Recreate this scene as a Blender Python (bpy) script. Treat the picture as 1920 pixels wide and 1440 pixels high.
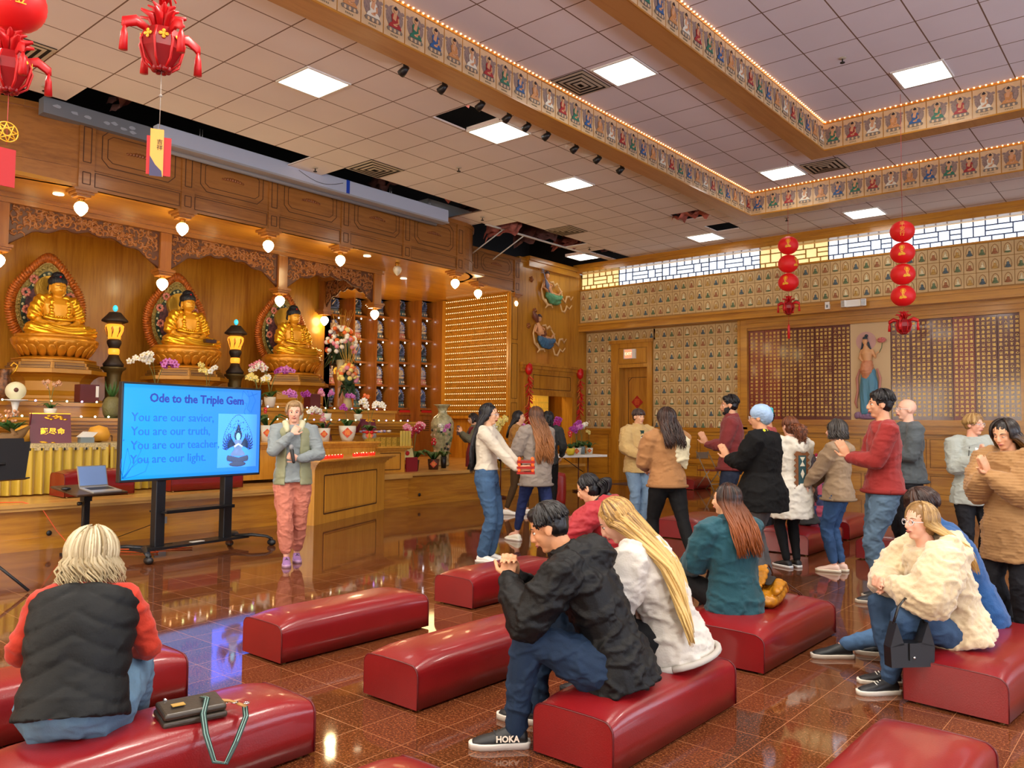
import bpy, math, random
from math import sin, cos, pi, radians, sqrt, atan2, hypot
from mathutils import Vector, Matrix, noise
random.seed(7)
SC = bpy.context.scene
for o in list(bpy.data.objects): bpy.data.objects.remove(o)
COL = SC.collection
V = Vector
# ---------------- camera, world, exposure ----------------
cam_d = bpy.data.cameras.new('camera'); cam = bpy.data.objects.new('camera', cam_d); COL.objects.link(cam)
cam_d.sensor_fit = 'HORIZONTAL'; cam_d.sensor_width = 36.0; cam_d.lens = 36.0 * 1501.8 / 1920.0
cam_d.clip_start = 0.05; cam_d.clip_end = 100
_y, _p, _r = radians(40.191), radians(2.852), radians(0.597)
_f = V((-sin(_y)*cos(_p), cos(_y)*cos(_p), sin(_p))); _r0 = V((cos(_y), sin(_y), 0)); _u0 = _r0.cross(_f)
_rt = _r0*cos(_r) + _u0*sin(_r); _up = -_r0*sin(_r) + _u0*cos(_r)
cam.matrix_world = Matrix(((_rt.x, _up.x, -_f.x, 0), (_rt.y, _up.y, -_f.y, 0), (_rt.z, _up.z, -_f.z, 1.4), (0, 0, 0, 1)))
SC.camera = cam
W = bpy.data.worlds.new('world'); SC.world = W; W.use_nodes = True
W.node_tree.nodes['Background'].inputs[0].default_value = (.75, .85, 1, 1); W.node_tree.nodes['Background'].inputs[1].default_value = 1.0
SC.view_settings.view_transform = 'Standard'; SC.view_settings.look = 'None'; SC.view_settings.gamma = 1; SC.view_settings.use_curve_mapping = False
SC.view_settings.exposure = 0.0
SC.cycles.use_denoising = True
SC.cycles.max_bounces = 6; SC.cycles.diffuse_bounces = 4; SC.cycles.glossy_bounces = 3; SC.cycles.transmission_bounces = 2
SC.cycles.use_adaptive_sampling = True; SC.cycles.adaptive_threshold = .035; SC.cycles.adaptive_min_samples = 16
SC.cycles.caustics_reflective = False; SC.cycles.caustics_refractive = False
SC.cycles.sample_clamp_indirect = 6.0
PANEL_E = 9.0     # fluorescent ceiling panels
WINDOW_E = 1.5    # daylight behind the paper windows
LAMP_W = 9.0     # warm bulbs under the canopy
CEIL, CMID, CIN = 5.545, 5.89, 6.23
def area(name, loc, sx, sy, power, col, rot=(0, 0, 0)):
    d = bpy.data.lights.new(name, 'AREA'); d.shape = 'RECTANGLE'; d.size = sx; d.size_y = sy; d.energy = power; d.color = col
    o = bpy.data.objects.new(name, d); COL.objects.link(o); o.location = loc; o.rotation_euler = rot; return o
def point(name, loc, power, col, r=.04):
    d = bpy.data.lights.new(name, 'POINT'); d.energy = power; d.color = col; d.shadow_soft_size = r
    o = bpy.data.objects.new(name, d); COL.objects.link(o); o.location = loc; return o
# unseen fill lamps added overhead, behind and beside the camera
for (x, y) in [(-8, 1.2), (-8, -2.5), (-4.6, 3.4), (-4.6, -.6), (-1.2, 5.2), (-1.2, 1.4), (-1.2, -2.4), (2, 4.5), (2, 0), (2, 9)]:
    area('hall_fill', (x, y, 5.4), 1.2, .6, 125, (1, .93, .82))
# ---------------- helpers ----------------
def srgb(r, g, b):
    f = lambda c: (c/255/12.92) if c/255 <= .04045 else ((c/255+.055)/1.055)**2.4
    return (f(r), f(g), f(b), 1)
class MB:
    def __init__(s): s.v = []; s.f = []; s.m = []; s.s = []; s.M = None; s.a = None
    def add(s, vs, fs, mi=0, sm=False):
        n = len(s.v)
        if s.M is not None: vs = [tuple(s.M @ V(p)) for p in vs]
        s.v += [tuple(p) for p in vs]; s.f += [tuple(i+n for i in f) for f in fs]
        s.m += [mi]*len(fs); s.s += [sm]*len(fs); return s
    def box(s, x0, x1, y0, y1, z0, z1, mi=0):
        return s.add([(x0, y0, z0), (x1, y0, z0), (x1, y1, z0), (x0, y1, z0), (x0, y0, z1), (x1, y0, z1), (x1, y1, z1), (x0, y1, z1)],
                     [(0, 3, 2, 1), (4, 5, 6, 7), (0, 1, 5, 4), (1, 2, 6, 5), (2, 3, 7, 6), (3, 0, 4, 7)], mi)
    def cbox(s, c, d, mi=0, rz=0):
        M0 = s.M; T = Matrix.Translation(c) @ Matrix.Rotation(rz, 4, 'Z'); s.M = T if M0 is None else M0 @ T
        s.box(-d[0]/2, d[0]/2, -d[1]/2, d[1]/2, -d[2]/2, d[2]/2, mi); s.M = M0; return s
    def loft(s, rings, mi=0, sm=True, caps=True, closed=True):
        n = len(rings[0]); vs = [p for r in rings for p in r]; fs = []
        for i in range(len(rings)-1):
            for j in range(n if closed else n-1):
                a = i*n+j; b = i*n+(j+1) % n; fs.append((a, b, b+n, a+n))
        if caps: fs.append(tuple(range(n-1, -1, -1))); fs.append(tuple(range((len(rings)-1)*n, len(rings)*n)))
        return s.add(vs, fs, mi, sm)
    def lathe(s, prof, n=16, c=(0, 0, 0), mi=0, sm=True, sx=1, sy=1, ripple=None):
        rings = []
        for (r, z) in prof:
            rings.append([(c[0]+sx*r*(1+(ripple(2*pi*j/n, z) if ripple else 0))*cos(2*pi*j/n), c[1]+sy*r*(1+(ripple(2*pi*j/n, z) if ripple else 0))*sin(2*pi*j/n), c[2]+z) for j in range(n)])
        return s.loft(rings, mi, sm)
    def sph(s, c, r, n=10, k=6, mi=0, R=None, sm=True):
        if not hasattr(r, '__len__'): r = (r, r, r)
        vs = []; c = V(c)
        for i in range(1, k):
            t = pi*i/k
            for j in range(n):
                p = V((r[0]*sin(t)*cos(2*pi*j/n), r[1]*sin(t)*sin(2*pi*j/n), r[2]*cos(t))); vs.append(c+(R @ p if R else p))
        a = V((0, 0, r[2])); b = V((0, 0, -r[2])); vs += [c+(R @ a if R else a), c+(R @ b if R else b)]
        fs = []; N = (k-1)*n
        for i in range(k-2):
            for j in range(n): fs.append((i*n+j, (i+1)*n+j, (i+1)*n+(j+1) % n, i*n+(j+1) % n))
        for j in range(n): fs.append((N, j, (j+1) % n)); fs.append((N+1, (k-2)*n+(j+1) % n, (k-2)*n+j))
        return s.add(vs, fs, mi, sm)
    def tube(s, pts, r, n=8, mi=0, sm=True, flat=1.0, up=None, cap=False):
        pts = [V(p) for p in pts]; m = len(pts)
        rr = list(r) if hasattr(r, '__len__') else [r]*m
        rings = []; u0 = V(up) if up else None
        for i in range(m):
            t = (pts[min(i+1, m-1)]-pts[max(i-1, 0)])
            if t.length < 1e-9: t = V((0, 0, 1))
            t.normalize()
            if u0 is None: u0 = V((0, 0, 1)) if abs(t.z) < .9 else V((1, 0, 0))
            a = u0-t*u0.dot(t)
            if a.length < 1e-4: a = t.orthogonal()
            a.normalize(); b = t.cross(a)
            if up is None: u0 = a
            rings.append((pts[i], a, b, rr[i], t))
        out = []
        if cap:
            p, a, b, q, t = rings[0]
            for e in (1.35, .8):
                w = sqrt(max(0, 1-min(1, (e/1.4))**2)); out.append([p-t*q*e*.7+(a*cos(2*pi*j/n)*flat+b*sin(2*pi*j/n))*q*w for j in range(n)])
        for p, a, b, q, t in rings: out.append([p+(a*cos(2*pi*j/n)*flat+b*sin(2*pi*j/n))*q for j in range(n)])
        if cap:
            p, a, b, q, t = rings[-1]
            for e in (.8, 1.35):
                w = sqrt(max(0, 1-min(1, (e/1.4))**2)); out.append([p+t*q*e*.7+(a*cos(2*pi*j/n)*flat+b*sin(2*pi*j/n))*q*w for j in range(n)])
        return s.loft(out, mi, sm)
    def prism(s, poly, f, d0, d1, mi=0, sm=False):
        """poly of 2D points, f(u,v,d)->3D"""
        n = len(poly); vs = [f(u, v, d0) for u, v in poly]+[f(u, v, d1) for u, v in poly]
        fs = [tuple(range(n-1, -1, -1)), tuple(range(n, 2*n))]+[(i, (i+1) % n, (i+1) % n+n, i+n) for i in range(n)]
        return s.add(vs, fs, mi, sm)
    def mesh(s, name, mats):
        me = bpy.data.meshes.new(name); me.from_pydata(s.v, [], s.f)
        for m in (mats if isinstance(mats, (list, tuple)) else [mats]): me.materials.append(m)
        me.polygons.foreach_set('material_index', s.m); me.polygons.foreach_set('use_smooth', s.s)
        if s.a:
            at = me.color_attributes.new('hv', 'FLOAT_COLOR', 'POINT'); at.data.foreach_set('color', [c for q in s.a for c in q])
        me.update(); return me
    def build(s, name, mats, parent=None, **kw):
        o = bpy.data.objects.new(name, s.mesh(name, mats)); COL.objects.link(o)
        if parent: o.parent = parent
        if kw: tag(o, **kw)
        return o
def bevel(o, w=.005, seg=2):
    m = o.modifiers.new('bevel', 'BEVEL'); m.width = w; m.segments = seg; m.limit_method = 'ANGLE'; return o
def tag(o, label=None, cat=None, group=None, kind=None):
    if label: o['label'] = label
    if cat: o['category'] = cat
    if group: o['group'] = group
    if kind: o['kind'] = kind
    return o
def thing(name, loc, label, cat, group=None, rz=0, scale=1):
    o = bpy.data.objects.new(name, None); COL.objects.link(o); o.empty_display_size = .1
    o.location = loc; o.rotation_euler = (0, 0, rz); o.scale = (scale,)*3; return tag(o, label, cat, group)
def dup(root, loc=None, rz=None, label=None, group=None, scale=None):
    r = root.copy(); COL.objects.link(r)
    for ch in list(root.children):
        c = ch.copy(); COL.objects.link(c); c.parent = r
        for g in list(ch.children):
            d = g.copy(); COL.objects.link(d); d.parent = c
    if loc is not None: r.location = loc
    if rz is not None: r.rotation_euler = (0, 0, rz)
    if scale is not None: r.scale = (scale,)*3 if not hasattr(scale, '__len__') else scale
    if label: r['label'] = label
    if group: r['group'] = group
    return r
def struct(o): o['kind'] = 'structure'; return o
def blob(mb, name, mat, parent=None, voxel=.01, smooth=4, wr=0, wrs=(7, 7, 14), fn=None, keep=None, dec=None):
    me = mb.mesh('tmp', []); o = bpy.data.objects.new('tmp', me); COL.objects.link(o)
    m = o.modifiers.new('r', 'REMESH'); m.mode = 'VOXEL'; m.voxel_size = voxel; m.use_smooth_shade = True
    if smooth: q = o.modifiers.new('s', 'SMOOTH'); q.factor = .5; q.iterations = smooth
    dg = bpy.context.evaluated_depsgraph_get(); dg.update()
    nm = bpy.data.meshes.new_from_object(o.evaluated_get(dg)); nm.name = name
    bpy.data.objects.remove(o); bpy.data.meshes.remove(me)
    if wr or fn:
        nv = len(nm.vertices); import numpy as np
        co = np.empty(nv*3); nm.vertices.foreach_get('co', co); co = co.reshape(-1, 3)
        no = np.empty(nv*3); nm.vertex_normals.foreach_get('vector', no); no = no.reshape(-1, 3)
        d = np.zeros(nv)
        if wr:
            s1 = random.random()*50
            for i in range(nv):
                p = co[i]; a = noise.noise((p[0]*wrs[0]+s1, p[1]*wrs[1], p[2]*wrs[2])); b = noise.noise((p[0]*wrs[0]*2.3, p[1]*wrs[1]*2.3+s1, p[2]*wrs[2]*1.7))
                c2 = noise.noise((p[0]*wrs[0]*3.1+9, p[1]*wrs[1]*3.1, p[2]*wrs[2]*3.4+s1)); d[i] = 1.25*wr*((1-abs(a)*3.2)*.8+b*.5+(1-abs(c2)*3)*.28)-wr*.5; d[i] = max(d[i], -wr*.35)
        if fn:
            for i in range(nv): d[i] += fn(co[i], no[i])
        co += no*d[:, None]; nm.vertices.foreach_set('co', co.ravel()); nm.update()
    nm.materials.clear()
    for q in (mat if isinstance(mat, (list, tuple)) else [mat]): nm.materials.append(q)
    nm.polygons.foreach_set('use_smooth', [True]*len(nm.polygons))
    ob = bpy.data.objects.new(name, nm); COL.objects.link(ob)
    if parent: ob.parent = parent
    return ob
# ---------------- materials ----------------
_mc = {}
def mat(name, col, rough=.5, metal=0, emit=None, es=0, bump=0, bs=40, var=0, vs=8, coat=0, stretch=None, sheen=0, alpha=None, spec=None, trans=0):
    if name in _mc: return _mc[name]
    m = bpy.data.materials.new(name); m.use_nodes = True; nt = m.node_tree; b = nt.nodes['Principled BSDF']; _mc[name] = m
    if len(col) == 3: col = srgb(*col)
    b.inputs['Base Color'].default_value = col; b.inputs['Roughness'].default_value = rough; b.inputs['Metallic'].default_value = metal
    if spec is not None: b.inputs['Specular IOR Level'].default_value = spec
    if coat: b.inputs['Coat Weight'].default_value = coat; b.inputs['Coat Roughness'].default_value = .08
    if sheen: b.inputs['Sheen Weight'].default_value = sheen
    if trans: b.inputs['Transmission Weight'].default_value = trans
    if emit: b.inputs['Emission Color'].default_value = srgb(*emit) if max(emit) > 1 else (*emit, 1); b.inputs['Emission Strength'].default_value = es
    if bump or var:
        g = nt.nodes.new('ShaderNodeTexCoord'); mp = nt.nodes.new('ShaderNodeMapping'); nt.links.new(g.outputs['Object'], mp.inputs[0])
        if stretch: mp.inputs['Scale'].default_value = stretch
    if var:
        n = nt.nodes.new('ShaderNodeTexNoise'); n.inputs['Scale'].default_value = vs; n.inputs['Detail'].default_value = 5; nt.links.new(mp.outputs[0], n.inputs[0])
        r = nt.nodes.new('ShaderNodeMapRange'); nt.links.new(n.outputs[0], r.inputs[0]); r.inputs[1].default_value = .3; r.inputs[2].default_value = .7; r.inputs[3].default_value = 1-var; r.inputs[4].default_value = 1+var*.7
        x = nt.nodes.new('ShaderNodeMix'); x.data_type = 'RGBA'; x.blend_type = 'MULTIPLY'; x.inputs[0].default_value = 1; x.inputs[6].default_value = col
        nt.links.new(r.outputs[0], x.inputs[7]); nt.links.new(x.outputs[2], b.inputs['Base Color'])
    if bump:
        n = nt.nodes.new('ShaderNodeTexNoise'); n.inputs['Scale'].default_value = bs; n.inputs['Detail'].default_value = 4; nt.links.new(mp.outputs[0], n.inputs[0])
        u = nt.nodes.new('ShaderNodeBump'); u.inputs['Strength'].default_value = bump; u.inputs['Distance'].default_value = .01
        nt.links.new(n.outputs[0], u.inputs['Height']); nt.links.new(u.outputs[0], b.inputs['Normal'])
    return m
def wood(name, c1, c2, axis='Z', rough=.28, sc=1.0):
    if name in _mc: return _mc[name]
    m = bpy.data.materials.new(name); m.use_nodes = True; nt = m.node_tree; b = nt.nodes['Principled BSDF']; _mc[name] = m
    g = nt.nodes.new('ShaderNodeNewGeometry'); mp = nt.nodes.new('ShaderNodeMapping'); nt.links.new(g.outputs['Position'], mp.inputs[0])
    s = {'X': (.7, 9, 9), 'Y': (9, .7, 9), 'Z': (9, 9, .7)}[axis]; mp.inputs['Scale'].default_value = tuple(k*sc for k in s)
    n = nt.nodes.new('ShaderNodeTexNoise'); n.inputs['Scale'].default_value = 2.2; n.inputs['Detail'].default_value = 8; n.inputs['Roughness'].default_value = .62; n.inputs['Distortion'].default_value = .5
    nt.links.new(mp.outputs[0], n.inputs[0])
    n2 = nt.nodes.new('ShaderNodeTexNoise'); n2.inputs['Scale'].default_value = .35; n2.inputs['Detail'].default_value = 2; nt.links.new(mp.outputs[0], n2.inputs[0])
    a = nt.nodes.new('ShaderNodeMath'); a.operation = 'MULTIPLY_ADD'; nt.links.new(n2.outputs[0], a.inputs[0]); a.inputs[1].default_value = .8; nt.links.new(n.outputs[0], a.inputs[2])
    r = nt.nodes.new('ShaderNodeValToRGB'); nt.links.new(a.outputs[0], r.inputs[0])
    r.color_ramp.elements[0].position = .62; r.color_ramp.elements[0].color = srgb(*c1); r.color_ramp.elements[1].position = 1.15 if False else 1.0; r.color_ramp.elements[1].color = srgb(*c2)
    nt.links.new(r.outputs[0], b.inputs['Base Color']); b.inputs['Roughness'].default_value = rough; b.inputs['Coat Weight'].default_value = .25; b.inputs['Coat Roughness'].default_value = .12
    u = nt.nodes.new('ShaderNodeBump'); u.inputs['Strength'].default_value = .08; nt.links.new(n.outputs[0], u.inputs['Height']); nt.links.new(u.outputs[0], b.inputs['Normal'])
    return m
OAK = wood('oak', (158, 96, 20), (198, 138, 42)); OAKX = wood('oak_x', (158, 96, 20), (198, 138, 42), 'X'); OAKY = wood('oak_y', (158, 96, 20), (198, 138, 42), 'Y')
OAKD = wood('oak_dark', (122, 68, 20), (156, 96, 34)); OAKDY = wood('oak_dark_y', (130, 80, 32), (166, 108, 48), 'Y'); OAKDX = wood('oak_dark_x', (130, 80, 32), (166, 108, 48), 'X')
GROOVE = mat('groove', (78, 44, 16), .6); CARVE = wood('carved_wood', (116, 60, 22), (150, 86, 36), 'Y', .4)
WHITE = mat('white_paint', (232, 230, 222), .5); BLACK = mat('black_plastic', (24, 24, 26), .4); BLKM = mat('black_metal', (32, 33, 36), .35, .3)
RED = mat('lantern_red', (196, 12, 18), .45, emit=(190, 14, 16), es=0.0, bump=.1, bs=20); REDD = mat('deep_red', (140, 8, 16), .35)
GOLD = mat('gold', (226, 164, 42), .28, .75, var=.12, vs=5); GOLDP = mat('gold_paint', (222, 160, 40), .3, .35); BRASS = mat('brass', (200, 150, 60), .25, .9)
GREEN = mat('leaf_green', (48, 92, 36), .45, var=.3, vs=20); STEEL = mat('steel', (170, 172, 174), .3, .9); CHROME = mat('chrome', (210, 210, 212), .12, 1)
CREAM = mat('cream_ceramic', (228, 220, 180), .25); GREY = mat('grey_plastic', (130, 132, 134), .45)
# ================= floor =================
def floor_mat():
    m = bpy.data.materials.new('polished_granite_tiles'); m.use_nodes = True; nt = m.node_tree; N = nt.nodes.new; L = nt.links.new; b = nt.nodes['Principled BSDF']
    g = N('ShaderNodeNewGeometry'); sp = N('ShaderNodeSeparateXYZ'); L(g.outputs['Position'], sp.inputs[0])
    def line(sock, off, pitch, w):
        a = N('ShaderNodeMath'); a.operation = 'ADD'; L(sock, a.inputs[0]); a.inputs[1].default_value = 100*pitch-off
        d = N('ShaderNodeMath'); d.operation = 'DIVIDE'; L(a.outputs[0], d.inputs[0]); d.inputs[1].default_value = pitch
        f = N('ShaderNodeMath'); f.operation = 'FRACT'; L(d.outputs[0], f.inputs[0])
        s = N('ShaderNodeMath'); s.operation = 'SUBTRACT'; L(f.outputs[0], s.inputs[0]); s.inputs[1].default_value = .5
        c = N('ShaderNodeMath'); c.operation = 'ABSOLUTE'; L(s.outputs[0], c.inputs[0])
        k = N('ShaderNodeMath'); k.operation = 'GREATER_THAN'; L(c.outputs[0], k.inputs[0]); k.inputs[1].default_value = .5-w/pitch
        fl = N('ShaderNodeMath'); fl.operation = 'FLOOR'; L(d.outputs[0], fl.inputs[0]); return k.outputs[0], fl.outputs[0]
    lx, ix = line(sp.outputs[0], -3.81, .29, .0016); ly, iy = line(sp.outputs[1], 2.70, .285, .0016)
    mx = N('ShaderNodeMath'); mx.operation = 'MAXIMUM'; L(lx, mx.inputs[0]); L(ly, mx.inputs[1])
    cb = N('ShaderNodeCombineXYZ'); L(ix, cb.inputs[0]); L(iy, cb.inputs[1]); wn = N('ShaderNodeTexWhiteNoise'); wn.noise_dimensions = '3D'; L(cb.outputs[0], wn.inputs[0])
    n = N('ShaderNodeTexNoise'); n.inputs['Scale'].default_value = 90; n.inputs['Detail'].default_value = 4; L(g.outputs['Position'], n.inputs[0])
    n2 = N('ShaderNodeTexNoise'); n2.inputs['Scale'].default_value = 260; n2.inputs['Detail'].default_value = 1; L(g.outputs['Position'], n2.inputs[0])
    r = N('ShaderNodeValToRGB'); L(n.outputs[0], r.inputs[0]); e = r.color_ramp.elements
    e[0].position = .35; e[0].color = srgb(66, 32, 16); e[1].position = .72; e[1].color = srgb(138, 84, 50)
    k = e.new(.52); k.color = srgb(98, 52, 28)
    ad = N('ShaderNodeMapRange'); L(wn.outputs[0], ad.inputs[0]); ad.inputs[3].default_value = .86; ad.inputs[4].default_value = 1.14
    x = N('ShaderNodeMix'); x.data_type = 'RGBA'; x.blend_type = 'MULTIPLY'; x.inputs[0].default_value = 1; L(r.outputs[0], x.inputs[6]); L(ad.outputs[0], x.inputs[7])
    s2 = N('ShaderNodeMath'); s2.operation = 'GREATER_THAN'; L(n2.outputs[0], s2.inputs[0]); s2.inputs[1].default_value = .68
    y = N('ShaderNodeMix'); y.data_type = 'RGBA'; L(s2.outputs[0], y.inputs[0]); L(x.outputs[2], y.inputs[6]); y.inputs[7].default_value = srgb(160, 108, 72)
    z = N('ShaderNodeMix'); z.data_type = 'RGBA'; L(mx.outputs[0], z.inputs[0]); L(y.outputs[2], z.inputs[6]); z.inputs[7].default_value = srgb(164, 112, 76)
    L(z.outputs[2], b.inputs['Base Color']); rr = N('ShaderNodeMath'); rr.operation = 'MULTIPLY_ADD'; L(mx.outputs[0], rr.inputs[0]); rr.inputs[1].default_value = .12; rr.inputs[2].default_value = .05
    L(rr.outputs[0], b.inputs['Roughness']); b.inputs['IOR'].default_value = 1.62
    n3 = N('ShaderNodeTexNoise'); n3.inputs['Scale'].default_value = 1.6; n3.inputs['Detail'].default_value = 2; L(g.outputs['Position'], n3.inputs[0])
    u = N('ShaderNodeBump'); u.inputs['Strength'].default_value = .10; u.inputs['Distance'].default_value = .012; L(n3.outputs[0], u.inputs['Height']); L(u.outputs[0], b.inputs['Normal'])
    return m
struct(MB().box(-17, 6, -6, 18, -.1, 0).build('floor', floor_mat()))
# ================= ceiling tiles =================
T = .6640; GX = -9.09; GY = 6.08
def ceil_mat(name, gx, gy, pitch, c):
    m = bpy.data.materials.new(name); m.use_nodes = True; nt = m.node_tree; N = nt.nodes.new; L = nt.links.new; b = nt.nodes['Principled BSDF']
    g = N('ShaderNodeNewGeometry'); sp = N('ShaderNodeSeparateXYZ'); L(g.outputs['Position'], sp.inputs[0]); outs = []
    for sock, off in ((sp.outputs[0], gx), (sp.outputs[1], gy)):
        a = N('ShaderNodeMath'); a.operation = 'MULTIPLY_ADD'; L(sock, a.inputs[0]); a.inputs[1].default_value = 1/pitch; a.inputs[2].default_value = 100-off/pitch
        f = N('ShaderNodeMath'); f.operation = 'FRACT'; L(a.outputs[0], f.inputs[0]); s = N('ShaderNodeMath'); s.operation = 'SUBTRACT'; L(f.outputs[0], s.inputs[0]); s.inputs[1].default_value = .5
        c2 = N('ShaderNodeMath'); c2.operation = 'ABSOLUTE'; L(s.outputs[0], c2.inputs[0]); outs.append(c2.outputs[0])
    mx = N('ShaderNodeMath'); mx.operation = 'MAXIMUM'; L(outs[0], mx.inputs[0]); L(outs[1], mx.inputs[1])
    k = N('ShaderNodeMath'); k.operation = 'GREATER_THAN'; L(mx.outputs[0], k.inputs[0]); k.inputs[1].default_value = .488
    # embossed scrollwork toward the tile corners
    cr = N('ShaderNodeMath'); cr.operation = 'MULTIPLY'; L(outs[0], cr.inputs[0]); L(outs[1], cr.inputs[1])
    cm = N('ShaderNodeMapRange'); L(cr.outputs[0], cm.inputs[0]); cm.inputs[1].default_value = .03; cm.inputs[2].default_value = .12
    n = N('ShaderNodeTexNoise'); n.inputs['Scale'].default_value = 24; n.inputs['Detail'].default_value = 2; n.inputs['Distortion'].default_value = 2.6; L(g.outputs['Position'], n.inputs[0])
    w = N('ShaderNodeMath'); w.operation = 'SINE'; m2 = N('ShaderNodeMath'); m2.operation = 'MULTIPLY'; L(n.outputs[0], m2.inputs[0]); m2.inputs[1].default_value = 30; L(m2.outputs[0], w.inputs[0])
    h = N('ShaderNodeMath'); h.operation = 'MULTIPLY'; L(w.outputs[0], h.inputs[0]); L(cm.outputs[0], h.inputs[1])
    u = N('ShaderNodeBump'); u.inputs['Strength'].default_value = .16; u.inputs['Distance'].default_value = .008; L(h.outputs[0], u.inputs['Height']); L(u.outputs[0], b.inputs['Normal'])
    n2 = N('ShaderNodeTexNoise'); n2.inputs['Scale'].default_value = .8; n2.inputs['Detail'].default_value = 3; L(g.outputs['Position'], n2.inputs[0])
    mr = N('ShaderNodeMapRange'); L(n2.outputs[0], mr.inputs[0]); mr.inputs[3].default_value = .9; mr.inputs[4].default_value = 1.08
    z0 = N('ShaderNodeMix'); z0.data_type = 'RGBA'; z0.blend_type = 'MULTIPLY'; z0.inputs[0].default_value = 1; z0.inputs[6].default_value = srgb(*c); L(mr.outputs[0], z0.inputs[7])
    z = N('ShaderNodeMix'); z.data_type = 'RGBA'; L(k.outputs[0], z.inputs[0]); L(z0.outputs[2], z.inputs[6]); z.inputs[7].default_value = srgb(118, 92, 76)
    L(z.outputs[2], b.inputs['Base Color']); b.inputs['Roughness'].default_value = .75; return m
CT = ceil_mat('ceiling_tile', GX, GY, T, (236, 228, 224)); CTM = ceil_mat('ceiling_tile_mid', -5.725, 6.79, T, (236, 230, 234)); CTI = ceil_mat('ceiling_tile_inner', -3.70, 9.50, T, (234, 230, 238))
B1X, B1Y, B2X, B2Y = -6.33, 14.55, -4.32, 12.72
SOF1, SOF2 = 5.43, 5.77
missing = []
def cellx(k): return GX+T*k
for k, y0, y1 in [(-3, 3.3, 4.75-.72), (-3, 4.09, 7.41), (-3, 8.08, 11.40), (-3, 12.72, 15.38), (-4, 0, 7.41), (-4, 8.1, 11.4), (-4, 12.5, 17)]:
    missing.append((cellx(k), cellx(k+1), y0, y1))
holes = [(cellx(-3), cellx(-2), 4.05, 7.40), (cellx(-3), cellx(-2), 8.06, 11.39), (cellx(-3), cellx(-2), 12.45, 14.98),
         (-12.3, cellx(-3), 2.2, 8.4), (-12.3, cellx(-3), 12.1, 17.4), (-12.3, cellx(-3), 8.9, 11.39),
         (-7.73, -7.07, 7.43, 8.08), (-7.60, -7.06, 15.14, 15.74), (-7.73, -7.1, 13.9, 14.45), (-10.9, -10.45, 15.7, 17.3)]
def in_hole(x, y): return any(a < x < b and c < y < d for a, b, c, d in holes)
def plate(name, m, z, x0, x1, y0, y1, cut=None, th=.02):
    xs = {x0, x1}; ys = {y0, y1}
    if cut:
        for a, b, c, d in holes: xs |= {a, b}; ys |= {c, d}
        for a, b, c, d in cut: xs |= {a, b}; ys |= {c, d}
    xs = sorted(v for v in xs if x0 <= v <= x1); ys = sorted(v for v in ys if y0 <= v <= y1); mb = MB()
    for i in range(len(xs)-1):
        for j in range(len(ys)-1):
            cx, cy = (xs[i]+xs[i+1])/2, (ys[j]+ys[j+1])/2
            if cut and (in_hole(cx, cy) or any(a < cx < b and c < cy < d for a, b, c, d in cut)): continue
            if xs[i+1]-xs[i] < .002 or ys[j+1]-ys[j] < .002: continue
            mb.box(xs[i], xs[i+1], ys[j], ys[j+1], z, z+th)
    return struct(mb.build(name, m))
plate('ceiling', CT, CEIL, -12.3, 6, -6, 17.2, [(B1X-.32, 6, -3, B1Y+.32)])
plate('ceiling_middle', CTM, CMID, B1X-.1, 6, -3, B1Y+.1, [(B2X-.3, 6, -1, B2Y+.3)])
plate('ceiling_inner', CTI, CIN, B2X-.1, 6, -1, B2Y+.1)
# dark roof void above the open tiles
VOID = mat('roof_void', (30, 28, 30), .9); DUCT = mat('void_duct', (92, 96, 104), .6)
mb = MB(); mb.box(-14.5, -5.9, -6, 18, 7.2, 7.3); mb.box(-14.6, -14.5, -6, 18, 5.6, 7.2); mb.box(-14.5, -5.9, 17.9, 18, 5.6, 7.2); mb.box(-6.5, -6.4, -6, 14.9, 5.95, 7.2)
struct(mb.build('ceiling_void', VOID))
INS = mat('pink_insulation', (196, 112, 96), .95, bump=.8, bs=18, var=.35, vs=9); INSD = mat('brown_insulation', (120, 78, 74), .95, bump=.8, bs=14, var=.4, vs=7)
def batt(x, y, z, dx, dy, dz, m, lab, tilt=0, rz=0):
    mb = MB(); mb.M = Matrix.Rotation(tilt, 4, 'X');
    vs = []; nx, ny = 12, 8
    for i in range(nx+1):
        for j in range(ny+1):
            u = i/nx-.5; v = j/ny-.5; vs.append((u*dx, v*dy, noise.noise((u*5+x, v*5+y, 1))*.16+dz*(.25-(u*u+v*v))))
    b0 = len(vs); vs += [(p[0]*.96, p[1]*.96, p[2]+.1) for p in vs]; fs = []
    for i in range(nx):
        for j in range(ny):
            a = i*(ny+1)+j; fs.append((a, a+1, a+ny+2, a+ny+1)); fs.append((a+b0, a+ny+1+b0, a+ny+2+b0, a+1+b0))
    mb.add(vs, fs, 0, True); o = mb.build('insulation_batt', m); o.location = (x, y, z); o.rotation_euler = (0, 0, rz)
    tag(o, lab, 'insulation', 'loose insulation above the open ceiling tiles')
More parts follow.
